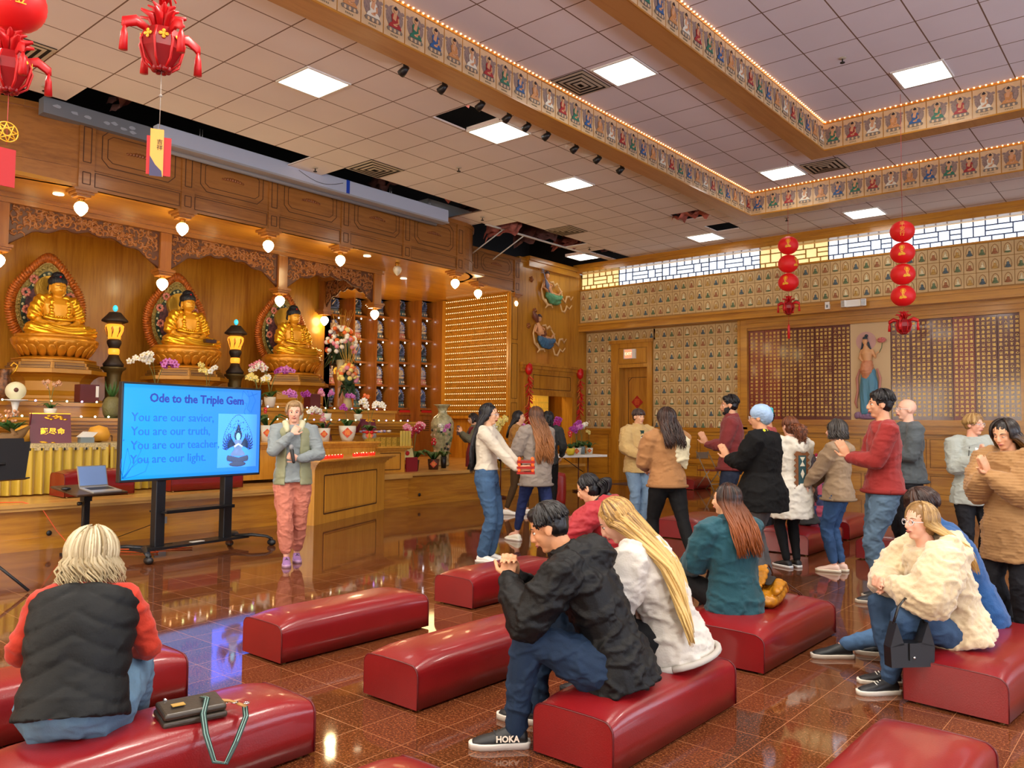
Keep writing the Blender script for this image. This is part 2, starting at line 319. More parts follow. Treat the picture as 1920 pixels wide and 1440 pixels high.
for q in [(-10.9, 5.0, 5.95, .9, .8, .25, INSD, 'brown insulation sagging over the leftmost open ceiling tiles', .7), (-11.3, 9.9, 6.0, .8, .9, .2, INSD, 'dim pink insulation above the far end of the white screen housing', .6),
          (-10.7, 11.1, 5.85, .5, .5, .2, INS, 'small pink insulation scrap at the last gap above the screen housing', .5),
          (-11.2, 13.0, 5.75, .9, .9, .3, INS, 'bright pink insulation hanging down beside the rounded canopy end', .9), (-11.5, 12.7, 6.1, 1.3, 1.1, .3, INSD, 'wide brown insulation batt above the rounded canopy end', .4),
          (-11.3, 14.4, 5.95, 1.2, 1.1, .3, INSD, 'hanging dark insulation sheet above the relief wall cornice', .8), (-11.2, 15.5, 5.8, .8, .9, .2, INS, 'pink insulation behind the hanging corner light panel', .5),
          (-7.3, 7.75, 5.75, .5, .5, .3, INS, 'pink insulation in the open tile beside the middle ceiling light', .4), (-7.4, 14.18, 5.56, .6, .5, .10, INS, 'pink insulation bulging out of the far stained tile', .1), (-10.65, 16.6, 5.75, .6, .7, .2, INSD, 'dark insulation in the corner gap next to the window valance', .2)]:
    batt(*q)
# bright duct panel and loose T-bars in the far opening
struct(MB().box(-12.2, -11.55, 11.0, 12.3, 5.56, 5.9).build('trim_1', mat('pale_drywall', (200, 206, 208), .8)))
tb = MB(); tb.box(-11.09, -11.05, 12.2, 16.0, CEIL-.02, CEIL+.01); tb.build('ceiling_tee_rail', WHITE, label='thin white ceiling grid rail spanning the big open gap by the corner', cat='rail')
for y in (12.75, 13.45):
    MB().tube([(-11.08, y, CEIL-.02), (-11.75, y-.25, 5.05)], .014, 5).build('hanging_grid_strip', WHITE, label='white grid strip hanging from the ceiling rail, the %s one' % ('left' if y < 13 else 'right'), cat='strip')
# ceiling lights
LENS = mat('light_lens', (255, 255, 250), .6, emit=(1, .96, .88), es=PANEL_E)
FR = mat('fitting_frame', (236, 236, 230), .4)
def ceil_light(x0, x1, y0, y1, z, label):
    t = thing('ceiling_light', ((x0+x1)/2, (y0+y1)/2, z), label, 'ceiling light', 'square ceiling light panels'); a = (x1-x0)/2; b = (y1-y0)/2
    f = MB(); f.box(-a, a, -b, -b+.025, -.018, .05); f.box(-a, a, b-.025, b, -.018, .05); f.box(-a, -a+.025, -b+.025, b-.025, -.018, .05); f.box(a-.025, a, -b+.025, b-.025, -.018, .05)
    f.build('frame', FR, t); MB().box(-a+.025, a-.025, -b+.025, b-.025, -.008, .03).build('diffuser', LENS, t)
for q in [(-8.40, -7.75, 5.42, 6.06, CEIL, 'bright square ceiling light nearest the red hanging lanterns'), (-7.73, -7.07, 8.09, 8.74, CEIL, 'bright ceiling light next to the single open tile below the left beam'),
          (-8.38, -7.74, 10.72, 11.33, CEIL, 'ceiling light in the middle of the far left ceiling'), (-8.34, -7.7, 15.72, 16.36, CEIL, 'small far ceiling light just left of the far dark open tile'),
          (-11.65, -11.05, 15.77, 16.4, CEIL, 'ceiling light hanging in the far corner above the relief wall'), (-5.01, -4.36, 15.75, 16.38, CEIL, 'ceiling light in front of the clerestory, left of the tall lantern string'),
          (-5.68, -5.06, 8.2, 8.82, CMID, 'ceiling light beside the big air vent between the two beams'), (-5.70, -5.06, 13.42, 14.05, CMID, 'ceiling light beside the vent under the inner beam corner'),
          (-2.99, -2.34, 11.44, 12.1, CIN, 'ceiling light in the innermost raised coffer')]:
    ceil_light(*q)
# vents
VB = mat('vent_dark', (40, 34, 30), .8); VM = mat('vent_metal', (190, 180, 160), .45)
def vent(x0, x1, y0, y1, z, label):
    t = thing('air_vent', ((x0+x1)/2, (y0+y1)/2, z), label, 'air vent', 'square ceiling air vents'); a = (x1-x0)/2; b = (y1-y0)/2
    MB().box(-a, a, -b, b, -.006, .02).build('backing', VB, t); f = MB()
    for i, q in enumerate((1, .76, .52, .28)):
        A, B = a*q, b*q; w = .022; zz = -.02-.01*i
        f.add([(-A, -B, -.012-.004*i), (A, -B, -.012-.004*i), (A, B, -.012-.004*i), (-A, B, -.012-.004*i), (-A+.04, -B+.04, -.018-.004*i), (A-.04, -B+.04, -.018-.004*i), (A-.04, B-.04, -.018-.004*i), (-A+.04, B-.04, -.018-.004*i)], [(0, 1, 5, 4), (1, 2, 6, 5), (2, 3, 7, 6), (3, 0, 4, 7)])
    f.build('louver', VM, t)
for q in [(-10.41, -9.75, 8.05, 8.75, CEIL, 'air vent beside the open slot over the screen housing'), (-10.41, -9.75, 13.35, 14.0, CEIL, 'far air vent beside the corner opening, over the relief wall'),
          (-6.27, -5.76, 8.14, 8.78, CMID, 'large air vent beside the bright light between the two beams'), (-5.0, -4.36, 13.5, 14.15, CMID, 'air vent under the corner of the inner beam'), (-10.2, -9.6, 2.75, 3.4, CEIL, 'air vent at the left edge above the round red lantern')]:
    vent(*q)
# sprinklers
sp0 = None
for (px, py, z, lab) in [(-10.8, 4.4-.7, CEIL, 'left, beside the red lantern'), (-8.95, 9.2, CEIL, 'between the left light and the open tile'), (-10.8, 7.75, CEIL, 'on the loose tile over the screen housing'), (-10.75, 11.75, CEIL, 'on the tile before the big corner opening'), (-10.6, 15.3, CEIL, 'next to the corner light'), (-3.35, 10.6, CIN, 'in the innermost coffer'), (-6.0, 15.5, CEIL, 'right above the short lantern string')]:
    if sp0 is None:
        sp0 = thing('sprinkler', (px, py, z), 'small sprinkler head on the ceiling, '+lab, 'sprinkler', 'ceiling sprinkler heads')
        MB().lathe([(.045, 0), (.045, -.008), (.03, -.014)], 12).build('collar', VM, sp0); m = MB(); m.tube([(0, 0, -.01), (0, 0, -.06)], .009, 6); m.lathe([(.032, -.06), (.032, -.068)], 10); m.build('nozzle', VB, sp0)
    else: dup(sp0, (px, py, z), label='small sprinkler head on the ceiling, '+lab)
# ================= beams with painted panels =================
TANB = wood('beam_wood', (168, 116, 62), (190, 138, 82), 'Y', .35)
mb = MB(); mb.box(B1X-.32, B1X, -3, B1Y+.32, SOF1, CMID+.3); mb.box(B1X, 6, B1Y, B1Y+.32, SOF1, CMID+.3); struct(mb.build('trim_2', TANB))
mb = MB(); mb.box(B2X-.3, B2X, -1, B2Y+.3, SOF2, CIN+.3); mb.box(B2X, 6, B2Y, B2Y+.3, SOF2, CIN+.3); struct(mb.build('trim_3', TANB))
PANB = mat('panel_ground', (216, 184, 142), .5, var=.12, vs=9); PAL = [mat('robe_red', (164, 44, 46), .5), mat('robe_white', (226, 222, 206), .5), mat('robe_ochre', (200, 140, 84), .5), mat('robe_blue', (44, 92, 150), .5), mat('robe_green', (44, 116, 92), .5)]
SKN = mat('painted_skin', (214, 160, 118), .5); HAIRP = mat('painted_hair', (40, 34, 40), .5); HALO = mat('painted_halo', (150, 128, 120), .55, var=.3, vs=30); LOTP = mat('painted_lotus', (128, 116, 104), .5); INK = mat('ink', (120, 110, 90), .6)
def painted_panel_mesh(k, w, h):
    """thin layered relief: ground, cloudy halo, seated robed figure on a lotus, caption marks. local x = width, z = up, y = toward viewer(-)"""
    mb = MB(); mb.box(-w/2+.006, w/2-.006, 0, .008, 0, h); f = lambda u, v, d: (u, -d, v)
    def disc(cx, cz, rx, rz, d0, d1, mi, n=18): mb.prism([(cx+rx*cos(2*pi*i/n), cz+rz*sin(2*pi*i/n)) for i in range(n)], f, d0, d1, mi)
    disc(0, h*.56, w*.40, h*.32, 0, .003, 1)
    for s in (-1, 1):
        for q in range(4): disc(s*w*(.22+.05*q), h*(.42+.11*q), w*.09, h*.05, .003, .004+.0005*q, 1, 10)
    disc(0, h*.76, w*.15, h*.115, .004, .006, 0)
    disc(0, h*.22, w*.36, h*.075, .004, .010, 3);
    for q in range(7): disc(w*(-.30+.1*q), h*.20, w*.055, h*.05, .010, .013, 0 if q % 2 else 3, 8)
    mb.prism([(-w*.30, h*.27), (w*.30, h*.27), (w*.24, h*.36), (w*.13, h*.42), (w*.17, h*.60), (w*.08, h*.66), (-w*.08, h*.66), (-w*.17, h*.60), (-w*.13, h*.42), (-w*.24, h*.36)], f, .010, .016, 2)
    mb.prism([(-w*.07, h*.655), (w*.08, h*.66), (w*.02, h*.46), (-w*.12, h*.50)], f, .016, .018, 4)
    mb.tube([(w*.13, -.017, h*.55), (w*.15, -.02, h*.42), (w*.0, -.021, h*.36)], w*.032, 6, 4); disc(0, h*.345, w*.10, h*.03, .016, .019, 4, 10)
    disc(0, h*.735, w*.075, h*.065, .016, .020, 4, 14); disc(0, h*.785, w*.078, h*.042, .018, .022, 5, 12); disc(0, h*.83, w*.035, h*.022, .018, .022, 5, 8)
    for q in range(5): mb.box(w*(-.16+.07*q), w*(-.12+.07*q), -.004, .0, h*.06, h*.075, 6); mb.box(w*(-.16+.07*q), w*(-.125+.07*q), -.004, .0, h*.085, h*.10, 6)
    return mb.mesh('painted_panel', [PANB, HALO, PAL[k], LOTP, SKN, HAIRP, INK])
PP = [painted_panel_mesh(k, .297, .40) for k in range(5)]
NAMES = ['red', 'white', 'ochre', 'blue', 'green']
LEDM = mat('rope_light_bulb', (255, 190, 120), .5, emit=(1, .45, .18), es=7)
def frieze(name, axis, fixed, a0, a1, z0, height, label, skip0=0):
    t = thing(name, (fixed, a0, z0) if axis == 'Y' else (a0, fixed, z0), label, 'frieze')
    L = a1-a0; mb = MB()
    if axis == 'Y': mb.box(0, .014, 0, L, -.0, .022); mb.box(0, .014, 0, L, .425, .46)
    else: mb.box(0, L, -.014, 0, -.0, .022); mb.box(0, L, -.014, 0, .425, .46)
    n = int(L/.297)
    for i in range(n+1):
        if axis == 'Y': mb.box(0, .012, L-i*.297-.004, L-i*.297+.004, 0, .46)
        else: mb.box(i*.297-.004, i*.297+.004, -.012, 0, 0, .46)
    mb.build('frame', OAKY if axis == 'Y' else OAKX, t)
    for i in range(n):
        o = bpy.data.objects.new('painted_panel', PP[(i+skip0) % 5]); COL.objects.link(o); o.parent = t
        if axis == 'Y': o.location = (.009, L-(i+.5)*.297, .023); o.rotation_euler = (0, 0, pi/2)
        else: o.location = ((i+.5)*.297, -.009, .023)
        o['label'] = 'painted panel of a seated figure in a %s robe' % NAMES[(i+skip0) % 5]
    lb = MB(); k = int(L/.074)
    for i in range(k):
        if axis == 'Y': lb.sph((.025, (i+.5)*.074, .455), .011, 6, 4, 0)
        else: lb.sph(((i+.5)*.074, -.025, .455), .011, 6, 4, 0)
    o = lb.build('rope_light', LEDM, t); o['kind'] = 'stuff'; o['label'] = 'string of small warm bulbs along the top'
frieze('painted_frieze', 'Y', B1X, 4.45, B1Y, SOF1, .46, 'painted frieze with warm light string on the long left ceiling beam')
frieze('painted_frieze', 'X', B1Y, B1X, 1.0, SOF1, .46, 'painted frieze on the far outer ceiling beam, nearer the windows', 3)
frieze('painted_frieze', 'Y', B2X, 5.9, B2Y, SOF2, .46, 'painted frieze on the inner beam running toward the camera', 1)
frieze('painted_frieze', 'X', B2Y, B2X, 1.0, SOF2, .46, 'painted frieze on the inner coffer far side, above the outer far frieze', 4)
# black spotlights along the outside of the left beam
s0 = None
for i, y in enumerate([6.09, 6.72, 7.40, 7.93, 8.34, 8.78, 9.46, 10.06, 10.71]):
    lab = 'black ceiling spotlight beside the left beam, number %s from the camera end' % ['one', 'two', 'three', 'four', 'five', 'six', 'seven', 'eight', 'nine'][i]
    if i == 8: lab = 'lit black spotlight beside the left beam, last one of the row'
    if s0 is None:
        s0 = thing('spotlight', (-6.82, y, CEIL), lab, 'spotlight', 'black spotlights beside the left beam')
        MB().tube([(0, 0, 0), (0, 0, -.06)], .014, 6).build('bracket', BLACK, s0); m = MB(); m.tube([(.05, 0, -.055), (-.01, 0, -.085), (-.06, 0, -.11)], [.03, .045, .05], 12, cap=False); m.build('lamp_head', BLACK, s0)
        MB().tube([(-.058, 0, -.109), (-.062, 0, -.111)], .042, 12).build('lens', mat('spot_lens', (255, 255, 240), .3, emit=(1, .95, .8), es=6), s0)
    else: dup(s0, (-6.82, y, CEIL), label=lab)
# ================= walls of the unseen half =================
PLAS = mat('plaster', (206, 190, 156), .7)
struct(MB().box(5.9, 6, -6, 18, 0, 6.6).build('wall_right', PLAS)); struct(MB().box(-17, 6, -6.1, -6, 0, 6.6).build('wall_front', PLAS))
struct(MB().box(-17, 6, -6, 18, 7.3, 7.4).build('roof', VOID))
mb = MB(); mb.box(-17.1, -17, -6, 18, 0, 7.3); struct(mb.build('wall_left', OAK))
FILLW = mat('fill_window', (220, 230, 255), .6, emit=(.72, .82, 1.0), es=6.5)  # glowing panes added on the unseen right wall to brighten the ceiling
for k_, (y0_, y1_) in enumerate([(-4, -.5), (1, 4.5), (6, 9.5), (11, 14.5)]): struct(MB().box(5.86, 5.89, y0_, y1_, 1.0, 3.6).build('window_%d' % (k_+11), FILLW))
for k_, (x0_, x1_) in enumerate([(-12, -8.5), (-7, -3.5), (-2, 1.5)]): struct(MB().box(x0_, x1_, -5.99, -5.96, .8, 3.4).build('window_%d' % (k_+15), mat('fill_window_warm', (255, 240, 220), .6, emit=(1, .90, .76), es=7.5)))  # warm glowing panes, likewise added out of view as fill light
# ================= far wall =================
YU, YL = 17.16, 17.45; XC = -12.18; XR = 5.9
TILEB = mat('buddha_tile', (208, 178, 126), .5, var=.10, vs=6); TGAP = mat('tile_joint', (166, 122, 62), .6)
RC = [mat('relief_russet', (168, 110, 72), .55), mat('relief_ivory', (232, 220, 180), .5), mat('relief_ochre', (196, 156, 84), .5), mat('relief_slate', (86, 104, 112), .5), mat('relief_green', (104, 124, 88), .5)]
NICH = mat('relief_niche', (160, 122, 74), .6)
def tile_field(mb, x0, nx, z1, nz, y, seed=0):
    w, h = .208, .278
    for i in range(nx):
        for j in range(nz):
            xa = x0+i*w; za = z1-(j+1)*h; mb.box(xa+.006, xa+w-.006, y-.012, y, za+.006, za+h-.006, 0)
            cx, cz = xa+w/2, za+h*.5; c = 2+((i+2*j+seed) % 5); f = lambda u, v, d: (u, y-.012-d, v)
            arch = [(cx-.062, cz-.085), (cx+.062, cz-.085), (cx+.068, cz-.02), (cx+.055, cz+.05), (cx+.028, cz+.088), (cx, cz+.105), (cx-.028, cz+.088), (cx-.055, cz+.05), (cx-.068, cz-.02)]
            mb.prism(arch, f, 0, .008, 1)
            inner = [(cx+(u-cx)*.78, cz+(v-cz)*.8+.0) for u, v in arch]; mb.prism(inner, f, .008, .0095, 0)
            mb.sph((cx, y-.022, cz-.072), (.056, .012, .02), 8, 4, c if c != 3 else 6)
            mb.sph((cx, y-.026, cz-.045), (.045, .014, .016), 8, 4, c); mb.sph((cx, y-.026, cz-.012), (.026, .012, .034), 8, 4, c)
            mb.sph((cx, y-.028, cz+.034), (.015, .012, .019), 6, 4, 3)
mb = MB(); tile_field(mb, XC+.02, 55, 4.90, 3, YU); mb.box(XC, XR, YU, YU+.1, 4.02, 4.92, 7)
RCM = [TILEB, NICH]+RC+[TGAP]
struct(mb.build('wall_far', RCM))
mb = MB(); tile_field(mb, XC+.02, 4, 3.53+.278, 9, YL, 1); tile_field(mb, XC+.02+.83, 6, 3.81, 1, YL, 3); tile_field(mb, -10.14, 11, 3.53+.278, 9, YL, 2); mb.box(XC, -11.36, YL, YL+.1, 1.3, 3.9, 7); mb.box(-11.36, -10.18, YL, YL+.1, 3.54, 3.9, 7); mb.box(-10.18, -7.86, YL, YL+.1, 1.3, 3.9, 7)
struct(mb.build('wall_far_lower', RCM))
# ledge under upper wall, soffit, sill, valance
mb = MB(); mb.box(XC, XR, YU-.06, YL, 3.83, 4.0); mb.box(XC, XR, YU-.09, YU-.0, 3.98, 4.03); mb.box(XC, XR, YU-.03, YU+.08, 4.90, 4.94); struct(mb.build('trim_4', OAKX))
mb = MB(); mb.box(XC, XR, 16.87, 16.93, 5.34, 5.50); mb.box(XC, XR, 16.85, 16.95, 5.44, 5.545); mb.box(XC, XR, 16.84, 16.87, 5.335, 5.36); mb.box(XC, XR, 16.93, YU+.1, 5.36, 5.5); struct(mb.build('trim_5', OAKX))
# clerestory windows
FRM = mat('window_bar', (78, 96, 134), .5); WP = mat('window_paper', (236, 244, 255), .7, emit=(.80, .90, 1.0), es=WINDOW_E); WY_ = mat('window_paper_lit', (255, 236, 180), .7, emit=(1, .80, .36), es=WINDOW_E*.55)
wx0 = XC+.03; segs = [(wx0, -10.99, 1), (-10.99, -7.27, 0), (-7.27, -5.76, 1), (-5.76, -2.0, 0), (-2.0, 1.8, 0), (1.8, 5.8, 0)]
for n_, (a, b, lit) in enumerate(segs):
    z0, z1 = 4.94, 5.34
    w_ = struct(MB().box(a, b, YU+.05, YU+.06, z0, z1).build('window_%d' % (n_+1), WY_ if lit else WP))
    mb = MB(); y0, y1 = YU+.02, YU+.05; u = .16; nx = max(1, round((b-a)/1.24)); P_ = (b-a)/nx; t_ = .02
    def hb(xa, xb, z): mb.box(xa, xb, y0, y1, z-t_/2, z+t_/2)
    def vb(x, za, zb): mb.box(x-t_/2, x+t_/2, y0+.002, y1-.002, za, zb)
    H_ = z1-z0; zt, zb_ = z1-.1, z0+.1
    for i in range(nx):
        X0 = a+i*P_; hb(X0, X0+P_, zt); hb(X0, X0+P_, zb_)
        for q in range(8): vb(X0+P_*(q+.0)/6.2*1.0 if q < 6 else X0+P_, zt, z1); vb(X0+P_*(q+.5)/6.2 if q < 6 else X0+P_, z0, zb_)
        vb(X0, z0, z1); vb(X0+P_*.16, zb_, zt); vb(X0+P_*.32, zb_, zt); hb(X0+P_*.32, X0+P_*.68, (zt+zb_)/2); vb(X0+P_*.68, zb_, zt); vb(X0+P_*.84, zb_, zt); hb(X0+P_*.84, X0+P_, (zt+zb_)/2)
    mb.build('window_bars', FRM if not lit else mat('window_bar_warm', (170, 130, 60), .5), w_)
struct(MB().box(XC, XR, YU+.1, YU+.2, 4.9, 5.6).build('trim_6', WHITE))
# lower far wall paneling: wainscot, recessed frame for sutra boards
def panel(mb, x0, x1, z0, z1, y, mi=0, g=1, depth=.015):
    """raised panel with dark groove on a -Y facing wall"""
    t = .008
    mb.box(x0, x1, y-.002, y, z0, z0+t, g); mb.box(x0, x1, y-.002, y, z1-t, z1, g); mb.box(x0, x0+t, y-.002, y, z0+t, z1-t, g); mb.box(x1-t, x1, y-.002, y, z0+t, z1-t, g)
    mb.box(x0+.03, x1-.03, y-depth, y, z0+.03, z1-.03, mi)
mb = MB(); mb.box(XC, -11.36, YL-.0, YL+.1, 0, 1.3); mb.box(XC, -11.36, YL-.04, YL, 1.25, 1.31); panel(mb, XC+.08, -11.46, .14, 1.16, YL); mb.box(-10.18, XR, YL, YL+.1, 0, 1.53)
struct(MB().box(-7.86, XR, YL+.09, YL+.18, 1.53, 3.9).build('wall_far_recess', OAK))
mb.box(-10.18, XR, YL-.05, YL, 1.26, 1.32); mb.box(-10.18, -7.84, YL-.02, YL, 1.32, 1.36)
for k in range(26):
    x0 = -10.12+k*.62; panel(mb, x0, x0+.56, .62, 1.18, YL)
    if k % 2 == 0: panel(mb, x0, x0+1.18, .1, .46, YL)
mb.box(-10.18, XR, YL-.04, YL, .50, .56); struct(mb.build('wall_far_wainscot', [OAKX, GROOVE]))
struct(MB().box(-10.18, XR, YL-.03, YL, 0, .09).build('baseboard_far', OAKX))
mb = MB(); mb.box(-7.86, -7.68, YL-.05, YL+.08, 1.32, 3.85); mb.box(-7.9, -7.84, YL-.07, YL, 1.32, 3.83)
for k, (d, z0, z1) in enumerate([(.04, 1.50, 1.56), (.10, 1.44, 1.5), (.06, 1.38, 1.44), (.14, 1.28, 1.33), (.05, 1.33, 1.38)]): mb.box(-7.86, XR, YL-d, YL+.08, z0, z1)
for k, (d, z0, z1) in enumerate([(.02, 3.58, 3.64), (.06, 3.64, 3.74), (.1, 3.74, 3.83)]): mb.box(-7.68, XR, YL-d, YL+.08, z0, z1)
struct(mb.build('trim_7', OAKX))
# door in the far wall
mb = MB(); mb.box(-11.36, -11.12, YL-.05, YL+.3, 0, 3.54); mb.box(-10.3, -10.16, YL-.05, YL+.3, 0, 3.54); mb.box(-11.12, -10.3, YL-.05, YL+.3, 2.86, 3.54); mb.box(-11.4, -10.12, YL-.09, YL-.05, 3.48, 3.56)
panel(mb, -11.13, -10.3, 2.95, 3.36, YL-.05); dr = mb.build('door_1', [OAK, GROOVE]); struct(dr)
mb = MB(); mb.box(-11.12, -10.3, YL+.26, YL+.3, 0, 2.86); f = lambda u, v, d: (u, YL+.26-d, v)
def ring(mb, pts, w, f, d, mi):
    n = len(pts)
    for i in range(n):
        a = V(pts[i]); b = V(pts[(i+1) % n]); q = (b-a).normalized(); p = V((-q.y, q.x))*w/2
        mb.prism([tuple(a-p), tuple(b-p), tuple(b+p), tuple(a+p)], f, 0, d, mi)
c_ = .1; ring(mb, [(-11.02+c_, 1.35), (-10.38-c_, 1.35), (-10.38, 1.35+c_), (-10.38, 2.62-c_), (-10.38-c_, 2.62), (-11.02+c_, 2.62), (-11.02, 2.62-c_), (-11.02, 1.35+c_)], .014, f, .006, 1); ring(mb, [(-11.02, 1.35), (-10.38, 1.35), (-10.38, 2.62), (-11.02, 2.62)], .008, f, .004, 1)
lf = mb.build('door_leaf', [OAK, GROOVE], dr); MB().sph((-11.06, YL+.2, 1.08), .035).build('door_handle', BLACK, lf)
# ---------------- lettering ----------------
def text_mesh(txt, size, mats, name='lettering', align='CENTER', M=None, extrude=.0015, space=1.0, lsp=1.0, bold=0):
    c = bpy.data.curves.new('t', 'FONT'); c.body = txt; c.size = size; c.align_x = align; c.align_y = 'CENTER'; c.extrude = extrude; c.resolution_u = 2; c.space_character = space; c.space_line = lsp; c.offset = bold
    o = bpy.data.objects.new('t', c); COL.objects.link(o); dg = bpy.context.evaluated_depsgraph_get(); dg.update()
    me = bpy.data.meshes.new_from_object(o.evaluated_get(dg)); bpy.data.objects.remove(o); bpy.data.curves.remove(c); me.name = name
    if M is not None: me.transform(M)
    me.materials.clear(); me.materials.append(mats); return me
def put(me, name, parent=None, loc=(0, 0, 0), rot=None):
    o = bpy.data.objects.new(name, me); COL.objects.link(o); o.parent = parent; o.location = loc
    if rot: o.rotation_euler = rot
    return o
FACE_S = Matrix.Rotation(pi/2, 4, 'X')                       # text readable from -Y
FACE_E = Matrix.Rotation(pi/2, 4, 'Z') @ FACE_S              # text readable from +X
# ---------------- sutra boards ----------------
BOARD = mat('lacquer_board', (92, 26, 14), .22, coat=.5, var=.15, vs=3); BOARDR = mat('lacquer_board_red', (124, 28, 14), .22, coat=.5, var=.15, vs=3); GLYPH = mat('gold_glyph', (226, 186, 96), .35, .4)
SUTRA = ("如來說諸心皆為非心是名為心所以者何須菩提過去心不可得現在心不可得未來心不可得"
"須菩提於意云何若有人滿三千大千世界七寶以用布施是人以是因緣得福多不如是世尊此人以是因緣得福甚多須菩提若福德有實如來不說得福德多以福德無故如來說得福德多"
"須菩提於意云何佛可以具足色身見不不也世尊如來不應以具足色身見何以故如來說具足色身即非具足色身是名具足色身"
"須菩提於意云何如來可以具足諸相見不不也世尊如來不應以具足諸相見何以故如來說諸相具足即非具足是名諸相具足"
"須菩提汝勿謂如來作是念我當有所說法莫作是念何以故若人言如來有所說法即為謗佛不能解我所說故須菩提說法者無法可說是名說法"
"爾時慧命須菩提白佛言世尊頗有眾生於未來世聞說是法生信心不佛言須菩提彼非眾生非不眾生何以故須菩提眾生眾生者如來說非眾生是名眾生"
"須菩提白佛言世尊佛得阿耨多羅三藐三菩提為無所得耶佛言如是如是須菩提我於阿耨多羅三藐三菩提乃至無有少法可得是名阿耨多羅三藐三菩提"
"復次須菩提是法平等無有高下是名阿耨多羅三藐三菩提以無我無人無眾生無壽者修一切善法即得阿耨多羅三藐三菩提須菩提所言善法者如來說即非善法是名善法"
"須菩提若三千大千世界中所有諸須彌山王如是等七寶聚有人持用布施若人以此般若波羅蜜經乃至四句偈等受持讀誦為他人說於前福德百分不及一百千萬億分乃至算數譬喻所不能及"
"須菩提於意云何汝等勿謂如來作是念我當度眾生須菩提莫作是念何以故實無有眾生如來度者若有眾生如來度者如來即有我人眾生壽者須菩提如來說有我者即非有我而凡夫之人以為有我須菩提凡夫者如來說即非凡夫是名凡夫"
"須菩提於意云何可以三十二相觀如來不須菩提言如是如是以三十二相觀如來佛言須菩提若以三十二相觀如來者轉輪聖王即是如來須菩提白佛言世尊如我解佛所說義不應以三十二相觀如來爾時世尊而說偈言若以色見我以音聲求我是人行邪道不能見如來"
"須菩提汝若作是念如來不以具足相故得阿耨多羅三藐三菩提須菩提莫作是念如來不以具足相故得阿耨多羅三藐三菩提須菩提汝若作是念發阿耨多羅三藐三菩提心者說諸法斷滅莫作是念何以故發阿耨多羅三藐三菩提心者於法不說斷滅相"
"須菩提若菩薩以滿恆河沙等世界七寶持用布施若復有人知一切法無我得成於忍此菩薩勝前菩薩所得功德何以故須菩提以諸菩薩不受福德故須菩提白佛言世尊云何菩薩不受福德須菩提菩薩所作福德不應貪著是故說不受福德"
"須菩提若有人言如來若來若去若坐若臥是人不解我所說義何以故如來者無所從來亦無所去故名如來須菩提若善男子善女人以三千大千世界碎為微塵於意云何是微塵眾寧為多不甚多世尊"
"何以故若是微塵眾實有者佛即不說是微塵眾所以者何佛說微塵眾即非微塵眾是名微塵眾世尊如來所說三千大千世界即非世界是名世界何以故若世界實有者即是一合相如來說一合相即非一合相是名一合相須菩提一合相者即是不可說但凡夫之人貪著其事"
"須菩提若人言佛說我見人見眾生見壽者見須菩提於意云何是人解我所說義不不也世尊是人不解如來所說義須菩提發阿耨多羅三藐三菩提心者於一切法應如是知如是見如是信解不生法相"
"須菩提若有人以滿無量阿僧祇世界七寶持用布施若有善男子善女人發菩提心者持於此經乃至四句偈等受持讀誦為人演說其福勝彼云何為人演說不取於相如如不動何以故一切有為法如夢幻泡影如露亦如電應作如是觀"
"佛說是經已長老須菩提及諸比丘比丘尼優婆塞優婆夷一切世間天人阿修羅聞佛所說皆大歡喜信受奉行")
si = 0
def sutra_board(x0, x1, nc, label, m):
    global si
    t = thing('sutra_board', ((x0+x1)/2, YL+.05, 1.56), label, 'sutra board', 'lacquered sutra boards on the far wall'); w = x1-x0
    MB().box(-w/2+.003, w/2-.003, -.0, .03, 0, 2.02).build('board', m, t); mb = MB(); rows = 23
    cols = []
    for c in range(nc):
        s = ''.join(SUTRA[(si+k) % len(SUTRA)] for k in range(rows)); si += rows
        me = text_mesh('\n'.join(s), .062, GLYPH, lsp=1.35, extrude=.002, bold=.0008); cols.append(me)
        me.transform(Matrix.Translation((w/2-(c+.62)*w/(nc+.25), -.002, 1.02)) @ FACE_S)
    import bmesh as _b
    bm = _b.new()
    for me in cols: bm.from_mesh(me); bpy.data.meshes.remove(me)
    me = bpy.data.meshes.new('gold_characters'); bm.to_mesh(me); bm.free(); me.materials.append(GLYPH); put(me, 'gold_characters', t)
xs = [-2.36-i*.378 for i in range(7)]
for i in range(6): sutra_board(xs[i+1], xs[i], 4, 'dark red board with gold characters, %s from the right frame edge' % ['first', 'second', 'third', 'fourth', 'fifth', 'sixth'][i]+(', beside the deity relief' if i == 5 else ''), BOARD if i != 2 else BOARDR)
xs = [-5.42-i*.377 for i in range(7)]
for i in range(6): sutra_board(xs[i+1], xs[i], 4 if i < 5 else 3, 'dark red board with gold characters left of the deity relief, %s counted leftward from it' % ['first', 'second', 'third', 'fourth', 'fifth', 'sixth'][i], BOARD if i < 4 else BOARDR)
for i in range(8): pass
struct(MB().box(-2.36, -2.2, YL-.05, YL+.08, 1.5, 3.6).build('trim_8', OAKX)); struct(MB().box(-2.2, XR, YL, YL+.08, 1.5, 3.6).build('wall_far_right', OAK))
